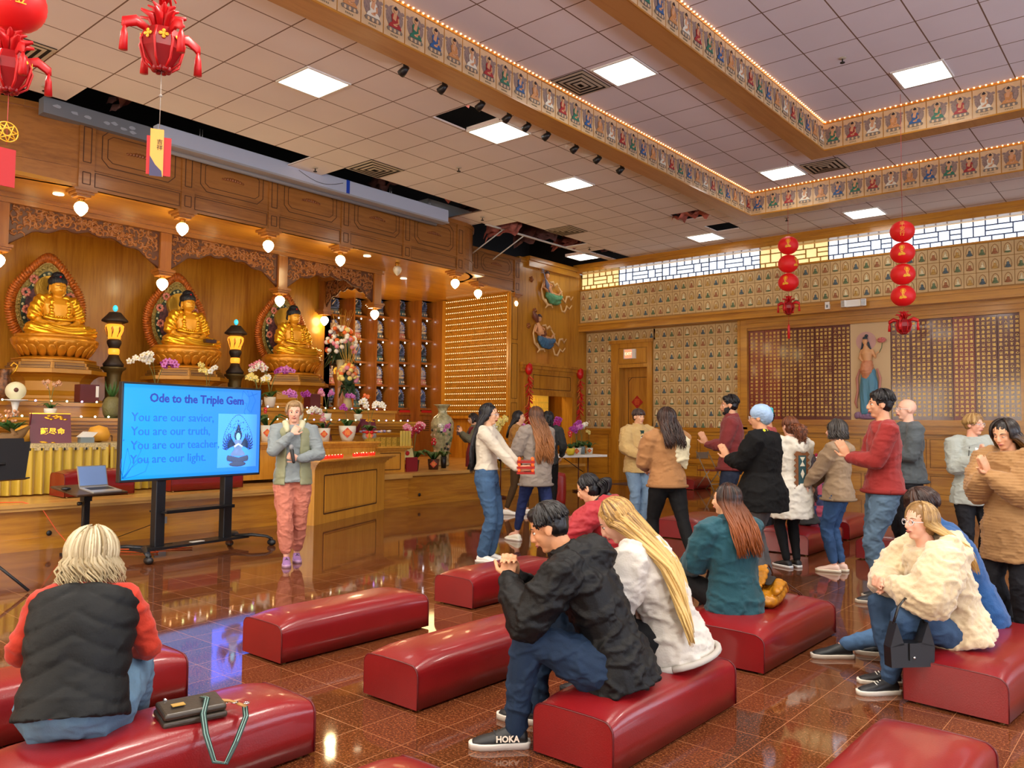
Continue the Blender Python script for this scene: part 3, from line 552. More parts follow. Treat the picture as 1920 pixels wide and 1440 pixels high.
# ---------------- standing deity relief ----------------
t = thing('deity_relief', (-5.03, YL+.04, 1.52), 'painted relief of a standing robed deity holding a pink lotus between the board rows', 'relief')
MB().box(-.395, .395, 0, .03, 0, 2.06).build('back_panel', mat('relief_panel', (214, 184, 138), .55), t)
f = lambda u, v, d: (u, -d, v)
MB().prism([(-.08+.2*cos(2*pi*i/28), 1.68+.2*sin(2*pi*i/28)) for i in range(28)], f, 0, .008).build('halo', mat('halo_pink', (206, 160, 150), .5), t)
mb = MB(); mb.tube([(-.08, -.05, 1.58), (-.05, -.06, 1.42), (-.04, -.055, 1.25), (-.03, -.05, 1.12)], [.035, .115, .08, .09], 12, 0, flat=1, cap=True); mb.sph((-.085, -.06, 1.67), (.052, .045, .068), 12, 8)
mb.tube([(-.15, -.05, 1.48), (-.19, -.07, 1.32), (-.12, -.09, 1.25)], [.035, .03, .02], 8, cap=True); mb.tube([(.05, -.05, 1.48), (.13, -.08, 1.32), (.16, -.1, 1.42), (.2, -.1, 1.44)], [.035, .03, .02, .018], 8, cap=True)
blob(mb, 'figure_body', mat('relief_skin', (224, 168, 116), .5), t, .012, 3)
mb = MB(); mb.tube([(-.05, -.04, 1.05), (-.06, -.05, .8), (-.09, -.05, .5), (-.1, -.045, .22)], [.1, .12, .11, .10], 14, cap=True); mb.tube([(.01, -.04, 1.05), (.04, -.05, .8), (.05, -.05, .5), (.05, -.045, .22)], [.1, .12, .11, .1], 14, cap=True)
blob(mb, 'blue_skirt', mat('relief_blue', (84, 140, 164), .5), t, .014, 2, wr=.012, wrs=(12, 5, 2))
mb = MB(); mb.tube([(-.05, -.06, 1.19), (-.05, -.075, 1.08), (-.04, -.07, .92)], [.12, .14, .1], 12, cap=True); blob(mb, 'sash', mat('relief_peach', (210, 140, 100), .5), t, .014, 2, wr=.01, wrs=(5, 5, 18))
mb = MB()
for s in (-1, 1): mb.tube([(-.03+s*.17, -.03, 1.1), (-.03+s*.23, -.04, .9), (-.03+s*.21, -.04, .65), (-.03+s*.26, -.04, .4), (-.03+s*.23, -.03, .28)], [.02, .03, .028, .03, .015], 6, flat=.5, up=(0, 1, 0))
mb.build('ribbons', mat('relief_rose', (200, 134, 116), .5), t)
mb = MB(); mb.sph((-.08, -.06, 1.74), (.05, .04, .035), 10, 6); mb.sph((-.055, -.06, 1.79), (.035, .03, .03), 8, 6); mb.tube([(-.13, -.045, 1.66), (-.15, -.04, 1.55), (-.2, -.03, 1.45)], [.02, .018, .006], 6); mb.tube([(-.03, -.045, 1.66), (.0, -.04, 1.55), (.05, -.03, 1.46)], [.02, .018, .006], 6)
mb.build('hair', mat('relief_hair', (50, 66, 74), .5), t)
mb = MB(); mb.tube([(.2, -.1, 1.42), (.25, -.09, 1.52), (.26, -.08, 1.62)], .008, 5, 1)
for i in range(9): a = 2*pi*i/9; mb.sph((.25+.055*cos(a), -.08-.02*abs(sin(a)), 1.68+.03*sin(a)), (.035, .02, .028), 7, 5, 0)
mb.sph((.25, -.09, 1.69), (.03, .025, .035), 8, 6, 0); mb.build('lotus_flower', [mat('lotus_pink', (204, 110, 104), .5), GREEN], t)
mb = MB()
for i in range(11): a = pi*i/10; mb.sph((-.05+.22*cos(a), -.05-.03*sin(a), .13+.02*sin(a)), (.05, .03, .07), 8, 5)
mb.sph((-.05, -.05, .10), (.22, .05, .05), 12, 6); mb.build('lotus_base', mat('relief_violet', (150, 118, 150), .5), t)
# ---------------- exit sign, wall fixtures, diamond ----------------
t = thing('exit_sign', (-10.77, YL-.06, 3.08), 'white exit sign with glowing red panel above the door', 'exit sign')
MB().box(-.17, .17, -.06, 0, 0, .24).build('housing', WHITE, t); MB().box(-.13, .07, -.064, -.06, .02, .22).build('lit_face', mat('exit_red', (255, 90, 60), .5, emit=(1, .16, .08), es=2.2), t)
put(text_mesh('EXIT', .1, mat('exit_letter', (255, 210, 180), .5, emit=(1, .5, .3), es=2.5), M=FACE_S), 'lettering', t, (-.03, -.066, .12))
t = thing('emergency_light', (-5.2, YU-.1, 3.92), 'white twin-head emergency light on the wooden ledge', 'emergency light')
MB().box(-.16, .16, -.08, .04, -.04, .10).build('housing', WHITE, t)
for s in (-1, 1): mb = MB(); mb.cbox((s*.19, -.07, .03), (.1, .07, .14), 0, s*.5); [mb.cbox((s*.2, -.108, -.01+.03*k), (.08, .01, .01), 1, s*.5) for k in range(4)]; mb.build('lamp_head', [WHITE, GREY], t)
t = thing('motion_sensor', (-5.75, YU-.07, 3.88), 'small white wall sensor left of the emergency light', 'sensor'); MB().box(-.045, .045, -.05, .02, 0, .15).build('housing', WHITE, t); MB().box(-.02, .02, -.055, -.05, .03, .09).build('lens', GREY, t)
DIA = mat('paper_red', (176, 26, 16), .5); GCH = mat('gold_char', (232, 170, 50), .4)
def diamond(parent, loc, s, rot, txt='福', base=DIA, name='red_diamond', border=None, tm=GCH):
    mb = MB(); mb.M = Matrix.Rotation(rot, 4, 'Z'); mb.prism([(s, 0), (0, s), (-s, 0), (0, -s)], lambda u, v, d: (u, -d, v), 0, .004, 0)
    if border: mb.prism([(s*1.15, 0), (0, s*1.15), (-s*1.15, 0), (0, -s*1.15)], lambda u, v, d: (u, -d, v), -.002, .001, 1)
    o = mb.build(name, [base, border or base], parent); o.location = loc
    c = put(text_mesh(txt, s*1.05, tm, M=Matrix.Rotation(rot, 4, 'Z') @ FACE_S, bold=s*.02), 'gold_character', o if parent is not None else o, (sin(rot)*.006, -cos(rot)*.006, -s*.03)); return o
o = diamond(None, (-10.76, YL+.25, 1.99), .17, 0, '春', tm=mat('faded_gold', (210, 90, 40), .5)); tag(o, 'red paper diamond with a character stuck on the far door leaf', 'decoration')
# ---------------- relief wall (side wall beyond the canopy) ----------------
XW = -12.18
mb = MB(); mb.box(XW-.3, XW, 14.62, YL+.1, 2.9, 5.35); mb.box(XW-.3, XW, 14.62, 15.02, 0, 2.9); mb.box(XW-.3, XW, 16.80, YL+.1, 0, 2.9); mb.box(XW-.3, XW, 15.02, 16.8, 2.15, 2.9); struct(mb.build('wall_left_relief', OAK))
mb = MB(); mb.box(XW-.3, XW+.10, 14.9, 17.0, 5.22, 5.42); mb.box(XW-.3, XW+.14, 14.88, 17.0, 5.36, 5.46); mb.box(XW-.3, XW+.02, 14.62, 14.9, 5.30, 5.42); struct(mb.build('trim_9', OAKY))
# portal surround
mb = MB()
for k, (d, z0, z1) in enumerate([(.14, 2.82, 2.88), (.10, 2.74, 2.82), (.06, 2.66, 2.74)]): mb.box(XW, XW+d, 14.72-d/2, 17.2+d/2, z0, z1)
mb.box(XW, XW+.05, 14.85, 15.05, 0, 2.66); mb.box(XW, XW+.05, 16.78, 16.98, 0, 2.66); mb.box(XW, XW+.05, 15.05, 16.78, 2.14, 2.66); mb.box(XW, XW+.07, 15.0, 16.85, 2.1, 2.2)
fE = lambda u, v, d: (XW+.05+d, u, v); ring(mb, [(15.15, 2.26), (16.68, 2.26), (16.68, 2.6), (15.15, 2.6)], .016, fE, .004, 1)
mb.box(XW, XW+.03, 17.02, 17.25, 0, 2.6); struct(mb.build('door_2', [OAK, GROOVE]))
# room behind the portal: yellow lit shrine rack
GR = mat('rack_gold', (222, 176, 40), .4, emit=(1, .62, .08), es=.25); t = thing('shrine_rack', (XW-.9, 15.9, 0), 'golden rack of small shrine compartments seen through the portal', 'rack')
mb = MB()
for k in range(14): mb.box(-.1, 0, -1.1, 1.1, .2+k*.16, .24+k*.16)
for k in range(32): mb.box(-.09, -.01, -1.08+k*.07, -1.055+k*.07, .2, 2.4)
mb.build('grid', GR, t); MB().box(-.2, -.1, -1.1, 1.1, .1, 2.5).build('back_panel', mat('rack_back', (150, 96, 20), .6), t)
mb = MB(); mb.box(XW-2.2, XW-2.1, 14.6, 17.55, 0, 3); mb.box(XW-2.2, XW-.3, 17.45, 17.55, 0, 3); mb.box(XW-2.2, XW-.3, 14.6, 17.55, 3, 3.1); struct(mb.build('wall_left_back', OAK)); point('rack_lamp', (XW-.5, 15.7, 2.4), 18, (1, .75, .35))
# apsara reliefs (flying figures) on the wall
def apsara(y, z, s, col, lab, flip=False, lute=True):
    t = thing('flying_figure_relief', (XW+.012, y, z), lab, 'relief', 'painted flying figures on the wood wall'); g = lambda a, b, c=.0: (c*s+.03, a*s, b*s)
    mb = MB(); mb.tube([g(-.28, .32, .03), g(-.22, .12, .05), g(-.1, -.02, .05)], [.05*s, .10*s, .08*s], 10, cap=True); mb.sph(g(-.24, .46, .05), (.05*s, .07*s, .085*s), 10, 7)
    mb.tube([g(-.36, .26, .04), g(-.46, .1, .08), g(-.28, .04, .1)], [.035*s, .03*s, .02*s], 8, cap=True); mb.tube([g(-.2, .26, .04), g(-.06, .2, .08), g(-.18, .1, .1)], [.035*s, .03*s, .02*s], 8, cap=True)
    mb.tube([g(-.1, -.02, .05), g(.32, -.02, .03), g(.42, .1, .03), g(.5, .12, .03)], [.06*s, .03*s, .03*s, .015*s], 7, cap=True); blob(mb, 'figure_body', mat('apsara_skin', (226, 166, 116), .5), t, .011, 2)
    mb = MB(); mb.tube([g(-.16, -.06, .03), g(.05, -.16, .05), g(.3, -.12, .05), g(.46, -.06, .03)], [.10*s, .12*s, .09*s, .05*s], 10, cap=True); mb.tube([g(-.2, -.1, .03), g(.0, -.24, .03), g(.24, -.26, .03), g(.42, -.2, .02)], [.06*s, .08*s, .07*s, .03*s], 10, cap=True)
    blob(mb, 'skirt', col, t, .012, 2, wr=.012, wrs=(6, 14, 5))
    mb = MB()
    for pts in ([(-.4, .3), (-.5, .05), (-.42, -.2), (-.2, -.36), (-.02, -.34), (.02, -.42)], [(.3, .22), (.42, .1), (.5, -.1), (.62, -.2), (.7, -.02), (.82, .0), (.9, -.1), (1.0, .02)], [(.4, -.28), (.46, -.46), (.6, -.48), (.7, -.3), (.84, -.36), (.95, -.24)], [(-.1, .3), (.04, .32), (.1, .22), (.22, .3), (.32, .24)], [(-.3, -.2), (-.22, -.38), (-.3, -.46)]):
        n = len(pts); mb.tube([g(a, b, .035+.012*(k % 2)) for k, (a, b) in enumerate(pts)], [.045*s*(1-.5*abs(2*k/(n-1)-1)) for k in range(n)], 6, 0, flat=.4, up=(1, 0, 0))
    mb.build('ribbons', mat('ribbon_cream', (226, 186, 130), .5), t)
    mb = MB(); mb.sph(g(-.24, .55, .05), (.045*s, .06*s, .05*s), 8, 6); [mb.sph(g(-.24+.08*q, .5+.03*abs(q), .04), (.03*s,)*3, 6, 5) for q in (-1, 1)]; mb.build('hair', mat('apsara_hair', (70, 50, 54), .5), t)
    if lute: mb = MB(); mb.tube([g(-.52, .62, .1), g(-.4, .36, .1), g(-.28, .16, .1), g(-.16, .0, .1)], [.012*s, .018*s, .09*s, .04*s], 10, flat=.4, up=(1, 0, 0), cap=True); [mb.cbox(g(-.52, .6-.05*q, .1), (.02, .14*s, .012)) for q in range(3)]; mb.build('lute', mat('lute', (104, 112, 140), .4), t)
    else: mb = MB(); mb.tube([g(-.52, .62, .06), g(-.46, .5, .08), g(-.38, .38, .08)], [.03*s, .09*s, .04*s], 10, cap=True); mb.tube([g(-.02, .1, .1), g(-.1, .02, .1), g(-.2, .02, .1)], [.01, .05, .03], 8, cap=True); mb.build('drum', mat('drum_brown', (110, 60, 44), .4), t)
apsara(15.85, 4.68, .88, mat('skirt_green', (96, 164, 120), .5), 'upper flying figure relief with a green skirt playing a lute'); apsara(15.55, 3.56, .90, mat('skirt_blue', (66, 112, 150), .5), 'lower flying figure relief with a blue skirt', lute=False)
d0 = None
for i, (y, z, w) in enumerate([(15.36, 5.38-.1, 'topmost'), (15.10, 4.93, 'below the topmost, far left'), (15.24, 4.17, 'between the two flying figures, left'), (15.0, 3.78, 'left of the lower figure'), (15.66, 3.6+.05, 'between the two flying figures, right')]):
    if d0 is None:
        d0 = thing('carved_flower_knob', (XW, y, z), 'small carved wooden flower on the relief wall, '+w, 'carving', 'small carved flowers on the relief wall'); mb = MB(); mb.sph((.03, 0, 0), (.035, .045, .045), 8, 6); [mb.sph((.015, .05*cos(q*1.256), .05*sin(q*1.256)), (.02, .03, .03), 6, 5) for q in range(5)]; mb.build('petals', CARVE, d0)
    else: dup(d0, (XW, y, z), label='small carved wooden flower on the relief wall, '+w)
# firecracker strings
FCR = mat('firecracker_red', (196, 22, 22), .3);
def firecrackers(y, lab):
    t = thing('firecracker_string', (XW+.12, y, 2.72), lab, 'decoration', 'red firecracker strings beside the portal')
    mb = MB(); mb.sph((0, 0, 0), (.09, .1, .15), 14, 9); [mb.tube([(.0, .11*cos(a), .0+.0), (.05, .1*cos(a), .0), (.09, .02*cos(a), .13*sin(a))], .004, 4) for a in (0, 1, 2, 3, 4, 5)]; mb.build('lantern_knot', FCR, t); mb = MB(); random.seed(int(y*10))
    for k in range(64):
        z = -.16-k*.0195; a = random.random()*6.3; r0 = .02; r1 = .07+random.random()*.05; zz = z-.06-.03*random.random()
        mb.tube([(r0*cos(a), r0*sin(a), z), (r1*cos(a), r1*sin(a), zz)], .014, 6, 0 if k % 4 else 1, cap=True)
    mb.tube([(0, 0, -.1), (0, 0, -1.45)], .006, 5); mb.build('firecrackers', [FCR, mat('fc_gold', (210, 120, 50), .3)], t)
firecrackers(14.9, 'red firecracker string hanging left of the portal'); firecrackers(17.02, 'red firecracker string hanging right of the portal')
# ---------------- hanging lanterns ----------------
LRED = mat('paper_lantern_red', (204, 12, 14), .5, emit=(.9, .02, .02), es=.12); LYEL = mat('lantern_yellow', (240, 180, 40), .5)
def lantern_mesh(r, sq=.92):
    mb = MB(); n = 40; prof = []
    for i in range(31):
        a = pi*(.08+.84*i/30); k = 1+(.012 if i % 2 else -.008); prof.append((r*sin(a)*k, r*sq*cos(a)))
    mb.lathe(prof, n, mi=0); return mb
def kneeler(t, ang, r, dz=0, s=1):
    """yellow printed kneeling figure on the lantern skin"""
    mb = MB()
    for (u, v, a, b) in [(0, .42, .16, .17), (0, .1, .13, .26), (-.03, -.28, .32, .14), (.16, -.36, .22, .1), (-.22, -.4, .2, .09)]:
        pts = []; n = 14
        for i in range(n):
            uu = (u+a*cos(2*pi*i/n))*s*.8; vv = (v+b*sin(2*pi*i/n))*s*.9; th = uu; ph = vv*.95
            pts.append((r*1.016*cos(ph)*cos(ang+th), r*1.016*cos(ph)*sin(ang+th), r*.935*sin(ph)+dz))
        mb.add(pts, [tuple(range(n))], 0)
    n = 20; ro = []
    for k in range(2):
        q = .24+.05*k; ro.append([(r*1.017*cos((.42+q*sin(2*pi*i/n))*s*.85)*cos(ang+q*cos(2*pi*i/n)*s*.8), r*1.017*cos((.42+q*sin(2*pi*i/n))*s*.85)*sin(ang+q*cos(2*pi*i/n)*s*.8), r*.935*sin((.42+q*sin(2*pi*i/n))*s*.85)+dz) for i in range(n)])
    mb.loft(ro, 0, False, False); return mb.build('printed_figure', LYEL, t)
def tassel_fan(t, s, z):
    """cut felt lotus lantern with side arms and tassels"""
    mb = MB(); n = 8
    prof = [(.02, -.20), (.06, -.21), (.085, -.17), (.15, -.06), (.155, .02), (.12, .09), (.06, .10)]
    mb.lathe([(r*s, zz*s+z) for r, zz in prof], 8, mi=1, sm=False)
    for i in range(n):
        a = 2*pi*i/n; c, q = cos(a), sin(a)
        mb.tube([(c*.05*s, q*.05*s, z+.09*s), (c*.09*s, q*.09*s, z+.19*s), (c*.17*s, q*.17*s, z+.20*s)], [.02*s, .035*s, .012*s], 5, 0, flat=.4)
        mb.tube([(c*.03*s, q*.03*s, z+.12*s), (cos(a+.4)*.06*s, sin(a+.4)*.06*s, z+.26*s), (cos(a+.4)*.11*s, sin(a+.4)*.11*s, z+.27*s)], [.02*s, .028*s, .008*s], 5, 0, flat=.4)
        mb.tube([(c*.12*s, q*.12*s, z+.08*s), (c*.165*s, q*.165*s, z-.02*s), (c*.13*s, q*.13*s, z-.15*s), (c*.05*s, q*.05*s, z-.215*s)], .010*s, 4, 0)
        mb.sph((c*.05*s, q*.05*s, z-.20*s), .028*s, 6, 5, 1)
        if i % 2 == 0:
            mb.tube([(c*.11*s, q*.11*s, z+.07*s), (c*.2*s, q*.2*s, z+.10*s), (c*.28*s, q*.28*s, z+.06*s), (c*.29*s, q*.29*s, z+.02*s)], [.03*s, .045*s, .04*s, .02*s], 5, 0, flat=.25, up=(-q, c, 0))
            mb.tube([(c*.285*s, q*.285*s, z+.03*s), (c*.285*s, q*.285*s, z-.03*s), (c*.288*s, q*.288*s, z-.15*s)], [.008*s, .026*s, .032*s], 8, 0)
    mb.build('felt_lantern', [RED, REDD], t)
    for i in range(8):
        a = 2*pi*(i+.5)/8; b = MB(); b.M = Matrix.Translation((cos(a)*.152*s, sin(a)*.152*s, z+.015*s)) @ Matrix.Rotation(a, 4, 'Z')
        for (u, v) in ((0, 0), (.022, 0), (-.022, 0), (0, .022), (0, -.022)): b.sph((0, u*s, v*s), (.004*s, .016*s, .014*s), 6, 4)
        if i < 4 or s > .9: b.build('gold_emblem', LYEL, t)
STRG = mat('string', (180, 60, 60), .6)
def lantern_string(x, y, ztop, zc, r, n, lab, txt0=None, s=.55, tag_=True, yaw=0):
    t = thing('lantern_string', (x, y, zc), lab, 'lantern', 'strings of red paper lanterns'); a0 = atan2(-y, -x)
    MB().tube([(0, 0, ztop-zc), (0, 0, r*.9)], .003, 4).build('cord', STRG, t)
    for k in range(n):
        dz = -k*r*1.88; o = lantern_mesh(r).build('paper_lantern', LRED, t); o.location = (0, 0, dz)
        if txt0 and k == 0:
            for q, ch in enumerate(txt0): put(text_mesh(ch, r*.42, LYEL, M=Matrix.Translation((0, -r*1.03, 0)) @ FACE_S), 'gold_character', o, (0, 0, r*(.42-.42*q)), (0, 0, a0+pi/2))
        else: kneeler(o, a0+[.0, .9, -.3, -.05, .35][(k+yaw) % 5], r)
    zz = -(n-1)*r*1.88-r*1.0; MB().tube([(0, 0, zz), (0, 0, zz-.1)], .003, 4).build('lower_cord', STRG, t); e = MB(); e.sph((0, 0, zz-.1), (.035, .035, .04), 8, 6); e.build('bead', RED, t); tassel_fan(t, s, zz-.24)
    if tag_: m = MB(); m.tube([(0, 0, zz-.37), (0, 0, zz-.56)], .003, 4); m.tube([(0, 0, zz-.54), (0, 0, zz-.58), (0, 0, zz-.78)], [.01, .022, .022], 8); m.build('tail_tassel', RED, t)
lantern_string(-5.05, 13.1, CMID, 4.43, .165, 3, 'string of three red paper lanterns with a red tail tassel, left of the deity relief', s=.62)
lantern_string(-3.08, 12.3, CIN, 4.22, .165, 4, 'string of four red paper lanterns hanging right of the deity relief', ['平', '安', '行'], s=.66, tag_=False, yaw=2)
t = thing('lantern_string', (-5.85, 1.79, 4.13), 'round red paper lantern cropped by the top left corner', 'lantern'); a0 = atan2(-1.8, 5.9)
o = lantern_mesh(.2).build('paper_lantern', LRED, t); put(text_mesh('燈', .1, LYEL, M=Matrix.Translation((0, -.206, 0)) @ FACE_S), 'gold_character', o, (0, 0, -.04), (0, 0, a0+pi/2+.15))
MB().tube([(0, 0, 1.3), (0, 0, .18)], .003, 4).build('cord', STRG, t); tassel_fan(t, .82, -.42); m = MB(); m.tube([(0, 0, -.6), (0, 0, -.95)], .002, 4); m.build('lower_cord', STRG, t)
m = MB(); [m.tube([(0, .065*cos(a+q), -.86+.065*sin(a+q)) for a in [k*.3 for k in range(22)]], .004, 4) for q in (0,)]; [m.tube([(0, .065*cos(k*.8), -.86+.065*sin(k*.8)), (0, .065*cos(k*.8+2.4), -.86+.065*sin(k*.8+2.4))], .004, 4) for k in range(8)]; m.build('gold_knot', LYEL, t)
o = MB().box(-.005, .005, -.055, .055, -1.22, -.97).build('red_card', mat('card_red', (184, 14, 20), .5), t)
t = thing('felt_lantern', (-5.40, 2.58, 4.02), 'large red felt lotus lantern with tassels hanging at upper left', 'lantern'); tassel_fan(t, .92, 0)
MB().tube([(0, 0, 1.85), (0, 0, .2)], .003, 4).build('cord', STRG, t); m = MB(); [m.tube([(0, 0, .27), (.05*cos(a), .05*sin(a), .36), (.08*cos(a), .08*sin(a), .30)], [.012, .02, .006], 5) for a in (0, 1, 2, 3, 4, 5)]; m.build('bow', RED, t)
m = MB(); m.tube([(0, 0, -.2), (0, 0, -.60)], .003, 4); m.sph((0, 0, -.37), .012, 6, 5); m.build('lower_cord', mat('grey_cord', (150, 140, 130), .5), t)
g = MB(); g.M = Matrix.Rotation(radians(-25), 4, 'Z'); g.box(-.004, 0, -.078, .078, -.93, -.66); g.build('red_card', mat('card_red', (184, 14, 20), .5), t)
g = MB(); g.M = Matrix.Rotation(radians(-28), 4, 'Z'); g.box(.003, .008, -.056, .03, -.94, -.61, 0); g.add([(.009, -.056, -.94), (.009, .026, -.94), (.009, .02, -.90), (.009, -.02, -.86), (.009, -.056, -.80)], [(0, 1, 2, 3, 4)], 1)
o = g.build('bookmark', [mat('bookmark_gold', (226, 166, 74), .5), mat('bookmark_navy', (62, 58, 92), .5)], t); put(text_mesh('吉\n祥', .04, INK if False else mat('black_ink', (30, 26, 22), .6), M=FACE_E, lsp=1), 'lettering', o, (.010*1, .0, -.72), (0, 0, radians(-28)))
# ================= stage and altar tiers =================
ST = .50; CAPW = mat('stage_top_wood', (206, 158, 84), .25, var=.2, vs=6, stretch=(1, .3, 1))
def face_line(mb, pts, z0, z1, off, mi=0, th=.3):
    """vertical band following a polyline of (x,y), offset outward toward +x"""
    for (x0, y0), (x1, y1) in zip(pts, pts[1:]):
        d = V((x1-x0, y1-y0)).normalized(); n = V((d.y, -d.x)); a = V((x0, y0))+n*off; b = V((x1, y1))+n*off; c = b-n*th; e = a-n*th
        mb.add([(a.x, a.y, z0), (b.x, b.y, z0), (c.x, c.y, z0), (e.x, e.y, z0), (a.x, a.y, z1), (b.x, b.y, z1), (c.x, c.y, z1), (e.x, e.y, z1)], [(0, 3, 2, 1), (4, 5, 6, 7), (0, 1, 5, 4), (1, 2, 6, 5), (2, 3, 7, 6), (3, 0, 4, 7)], mi)
SP = [(-9.47, -4), (-9.47, 6.9), (-10.08, 8.1), (-10.08, 9.25), (-10.14, 9.25), (-10.14, 14.4)]
mb = MB(); face_line(mb, [SP[0], SP[1]], 0, ST-.04, 0); face_line(mb, [(-10.08, 6.95), (-10.08, 9.25)], 0, ST-.0, 0); face_line(mb, [(-10.14, 9.25), (-10.14, 14.42)], 0, ST, 0)
face_line(mb, [SP[0], SP[1]], 0, .13, .02); face_line(mb, [SP[0], SP[1]], ST-.10, ST-.04, .02); face_line(mb, [(-10.08, 6.95), (-10.08, 9.25)], 0, .13, .02); face_line(mb, [(-10.14, 9.25), (-10.14, 14.42)], 0, .13, .02)
struct(mb.build('trim_10', [OAKY, GROOVE]))
mb = MB(); mb.box(-14.3, -9.38, -4, 6.93, ST-.04, ST); mb.box(-14.3, -10.03, 6.93, 9.3, ST-.03, ST+.05); mb.box(-16.5, -10.08, 9.3, 14.45, ST, ST+.05); mb.box(-9.47, -9.40, -4, 6.93, ST-.075, ST-.04); struct(mb.build('stage_platform', CAPW))
# outlet + dark knobs on stage face
o = MB().box(-9.46, -9.445, 4.62, 4.76, .16, .24).build('wall_outlet', GREY); tag(o, 'grey double outlet low on the stage front behind the screen stand', 'outlet')
for (y, x, w_) in ((4.05-.6, -9.44, 'left of the screen stand'), (9.55, -10.12, 'right of the offering counter')):
    o = MB().sph((x, y, .17), (.015, .03, .03), 8, 6).build('stage_knob', BLACK); tag(o, 'small dark round stud low on the stage front, '+w_, 'knob')
# altar back wall and canopy soffit
struct(MB().box(-14.5, -14.3, -4, 10.75, 0, 4.6).build('wall_left_altar', OAK)); struct(MB().box(-17, -14.3, 10.6, 10.75, 0, 4.6).build('wall_alcove', OAK)); struct(MB().box(-17, -12.3, 14.52, 14.6, 0, 5.2).build('wall_alcove_end', OAK))
SOF = 4.52
mb = MB(); mb.box(-17, -11.36, -4, 12.3, SOF, SOF+.05); mb.box(-17, -12.14, 12.3, 14.62, SOF, SOF+.05); mb.box(-11.8, -11.36, 12.3, 12.5, SOF, SOF+.05); mb.box(-12.2, -11.8, 12.3, 12.75, SOF, SOF+.05); struct(mb.build('canopy_soffit', OAKY))
# fascia: path with rounded ends
FX = -11.34
fp = [(-12.6, .6), (-12.1, 1.9), (-11.72, 2.9), (-11.48, 3.7), (FX, 4.43)]+[(FX, y) for y in (5.87, 7.34, 8.80, 10.26, 11.75)]
for k in range(0, 9): a = radians(10+k*10); fp.append((FX-.9+.9*cos(a), 11.75+.9*sin(a)))
fp.append((-12.15, 12.72))
F2 = [(-12.14, 12.66), (-12.14, 14.62)]
def fascia(pts, z0, z1, label, n):
    mb = MB(); face_line(mb, pts, z0, z1, 0, 0, .05); face_line(mb, pts, z0+.27, z0+.30, .018, 0, .06); face_line(mb, pts, z0+.0, z0+.03, .012, 0, .06); face_line(mb, pts, z1-.08, z1, .03, 0, .08)
    return struct(mb.build('trim_%d' % n, [OAKDY, GROOVE]))
fascia(fp, SOF+.0, CEIL, '', 11); fascia(F2, SOF+.02, 5.36, '', 12)
# pilasters and inlay panels on the fascia
def fascia_deco(x, y0, y1, n, zt, crest=True):
    mb = MB(); fE2 = lambda u, v, d: (x+.002+d, u, v); z0 = SOF
    for y in ((y0, y1) if n in (17, 18) else (y0,)):
        mb.box(x, x+.025, y-.10, y+.10, z0, zt); ring(mb, [(y-.05, z0+.36), (y+.05, z0+.36), (y+.05, zt-.14), (y-.05, zt-.14)], .012, lambda u, v, d: (x+.025+d, u, v), .003, 1); ring(mb, [(y-.05, z0+.06), (y+.05, z0+.06), (y+.05, z0+.22), (y-.05, z0+.22)], .012, lambda u, v, d: (x+.025+d, u, v), .003, 1)
    a, b = y0+.2, y1-.2; c = .1; z2, z3 = z0+.36, zt-.1
    ring(mb, [(a+c, z2), (b-c, z2), (b, z2+c), (b, z3-c), (b-c, z3), (a+c, z3), (a, z3-c), (a, z2+c)], .011, fE2, .003, 1)
    q = .075; ring(mb, [(a+c+q*.6, z2+q), (b-c-q*.6, z2+q), (b-q, z2+c+q*.4), (b-q, z3-c-q*.4), (b-c-q*.6, z3-q), (a+c+q*.6, z3-q), (a+q, z3-c-q*.4), (a+q, z2+c+q*.4)], .009, fE2, .003, 1)
    ring(mb, [(y0+.12, z0+.05), (y1-.12, z0+.05), (y1-.12, z0+.24), (y0+.12, z0+.24)], .009, fE2, .003, 1)
    m = (a+b)/2; zm = (z2+z3)/2
    for k in range(9): mb.sph((x+.004, m-.17+.0425*k, zm+.02*sin(k*pi/8)), (.012, .026, .018+.016*sin(k*pi/8)), 6, 4, 2)
    mb.build('trim_%d' % n, [OAKDY, GROOVE, CARVE])['kind'] = 'structure'
for i, (a, b) in enumerate([(4.43, 5.87), (5.87, 7.34), (7.34, 8.80), (8.80, 10.26), (10.26, 11.72)]): fascia_deco(FX, a, b, 13+i, 5.5)
fascia_deco(-12.14, 13.05, 14.5, 18, 5.36)
# bulb lamps under canopy
BULB = mat('lamp_glass', (255, 240, 200), .3, emit=(1, .80, .42), es=22); BULBOFF = mat('lamp_glass_off', (214, 204, 180), .2)
def bulb_lamp(x, y, z, lab, on=True, block=True, wl=LAMP_W):
    t = thing('canopy_lamp', (x, y, z), lab, 'lamp', 'flame-shaped glass lamps under the altar canopy')
    if block:
        mb = MB()
        for k in range(3): mb.box(-.15+.03*k, .15-.03*k, -.15+.03*k, .15-.03*k, -.035*(k+1), -.035*k)
        mb.build('stepped_base', OAKDY, t)
    z0 = -.105 if block else 0
    MB().lathe([(.03, z0), (.05, z0-.01), (.035, z0-.03), (.05, z0-.05), (.045, z0-.065)], 14).build('brass_collar', BRASS, t)
    MB().lathe([(.04, z0-.06), (.075, z0-.09), (.088, z0-.13), (.075, z0-.18), (.04, z0-.225), (.008, z0-.25)], 16).build('glass_bulb', BULB if on else BULBOFF, t)
    if on: point('lamp_glow', (x, y, z+z0-.32), wl, (1, .74, .36), .09)
for i, (y, on) in enumerate([(4.43, 1), (5.87, 1), (7.34, 1), (8.80, 1), (11.72, 1)]): bulb_lamp(FX-.12, y, SOF, 'lit glass lamp under the canopy edge, %s from the left' % ['first', 'second', 'third', 'fourth', 'sixth'][i], bool(on))
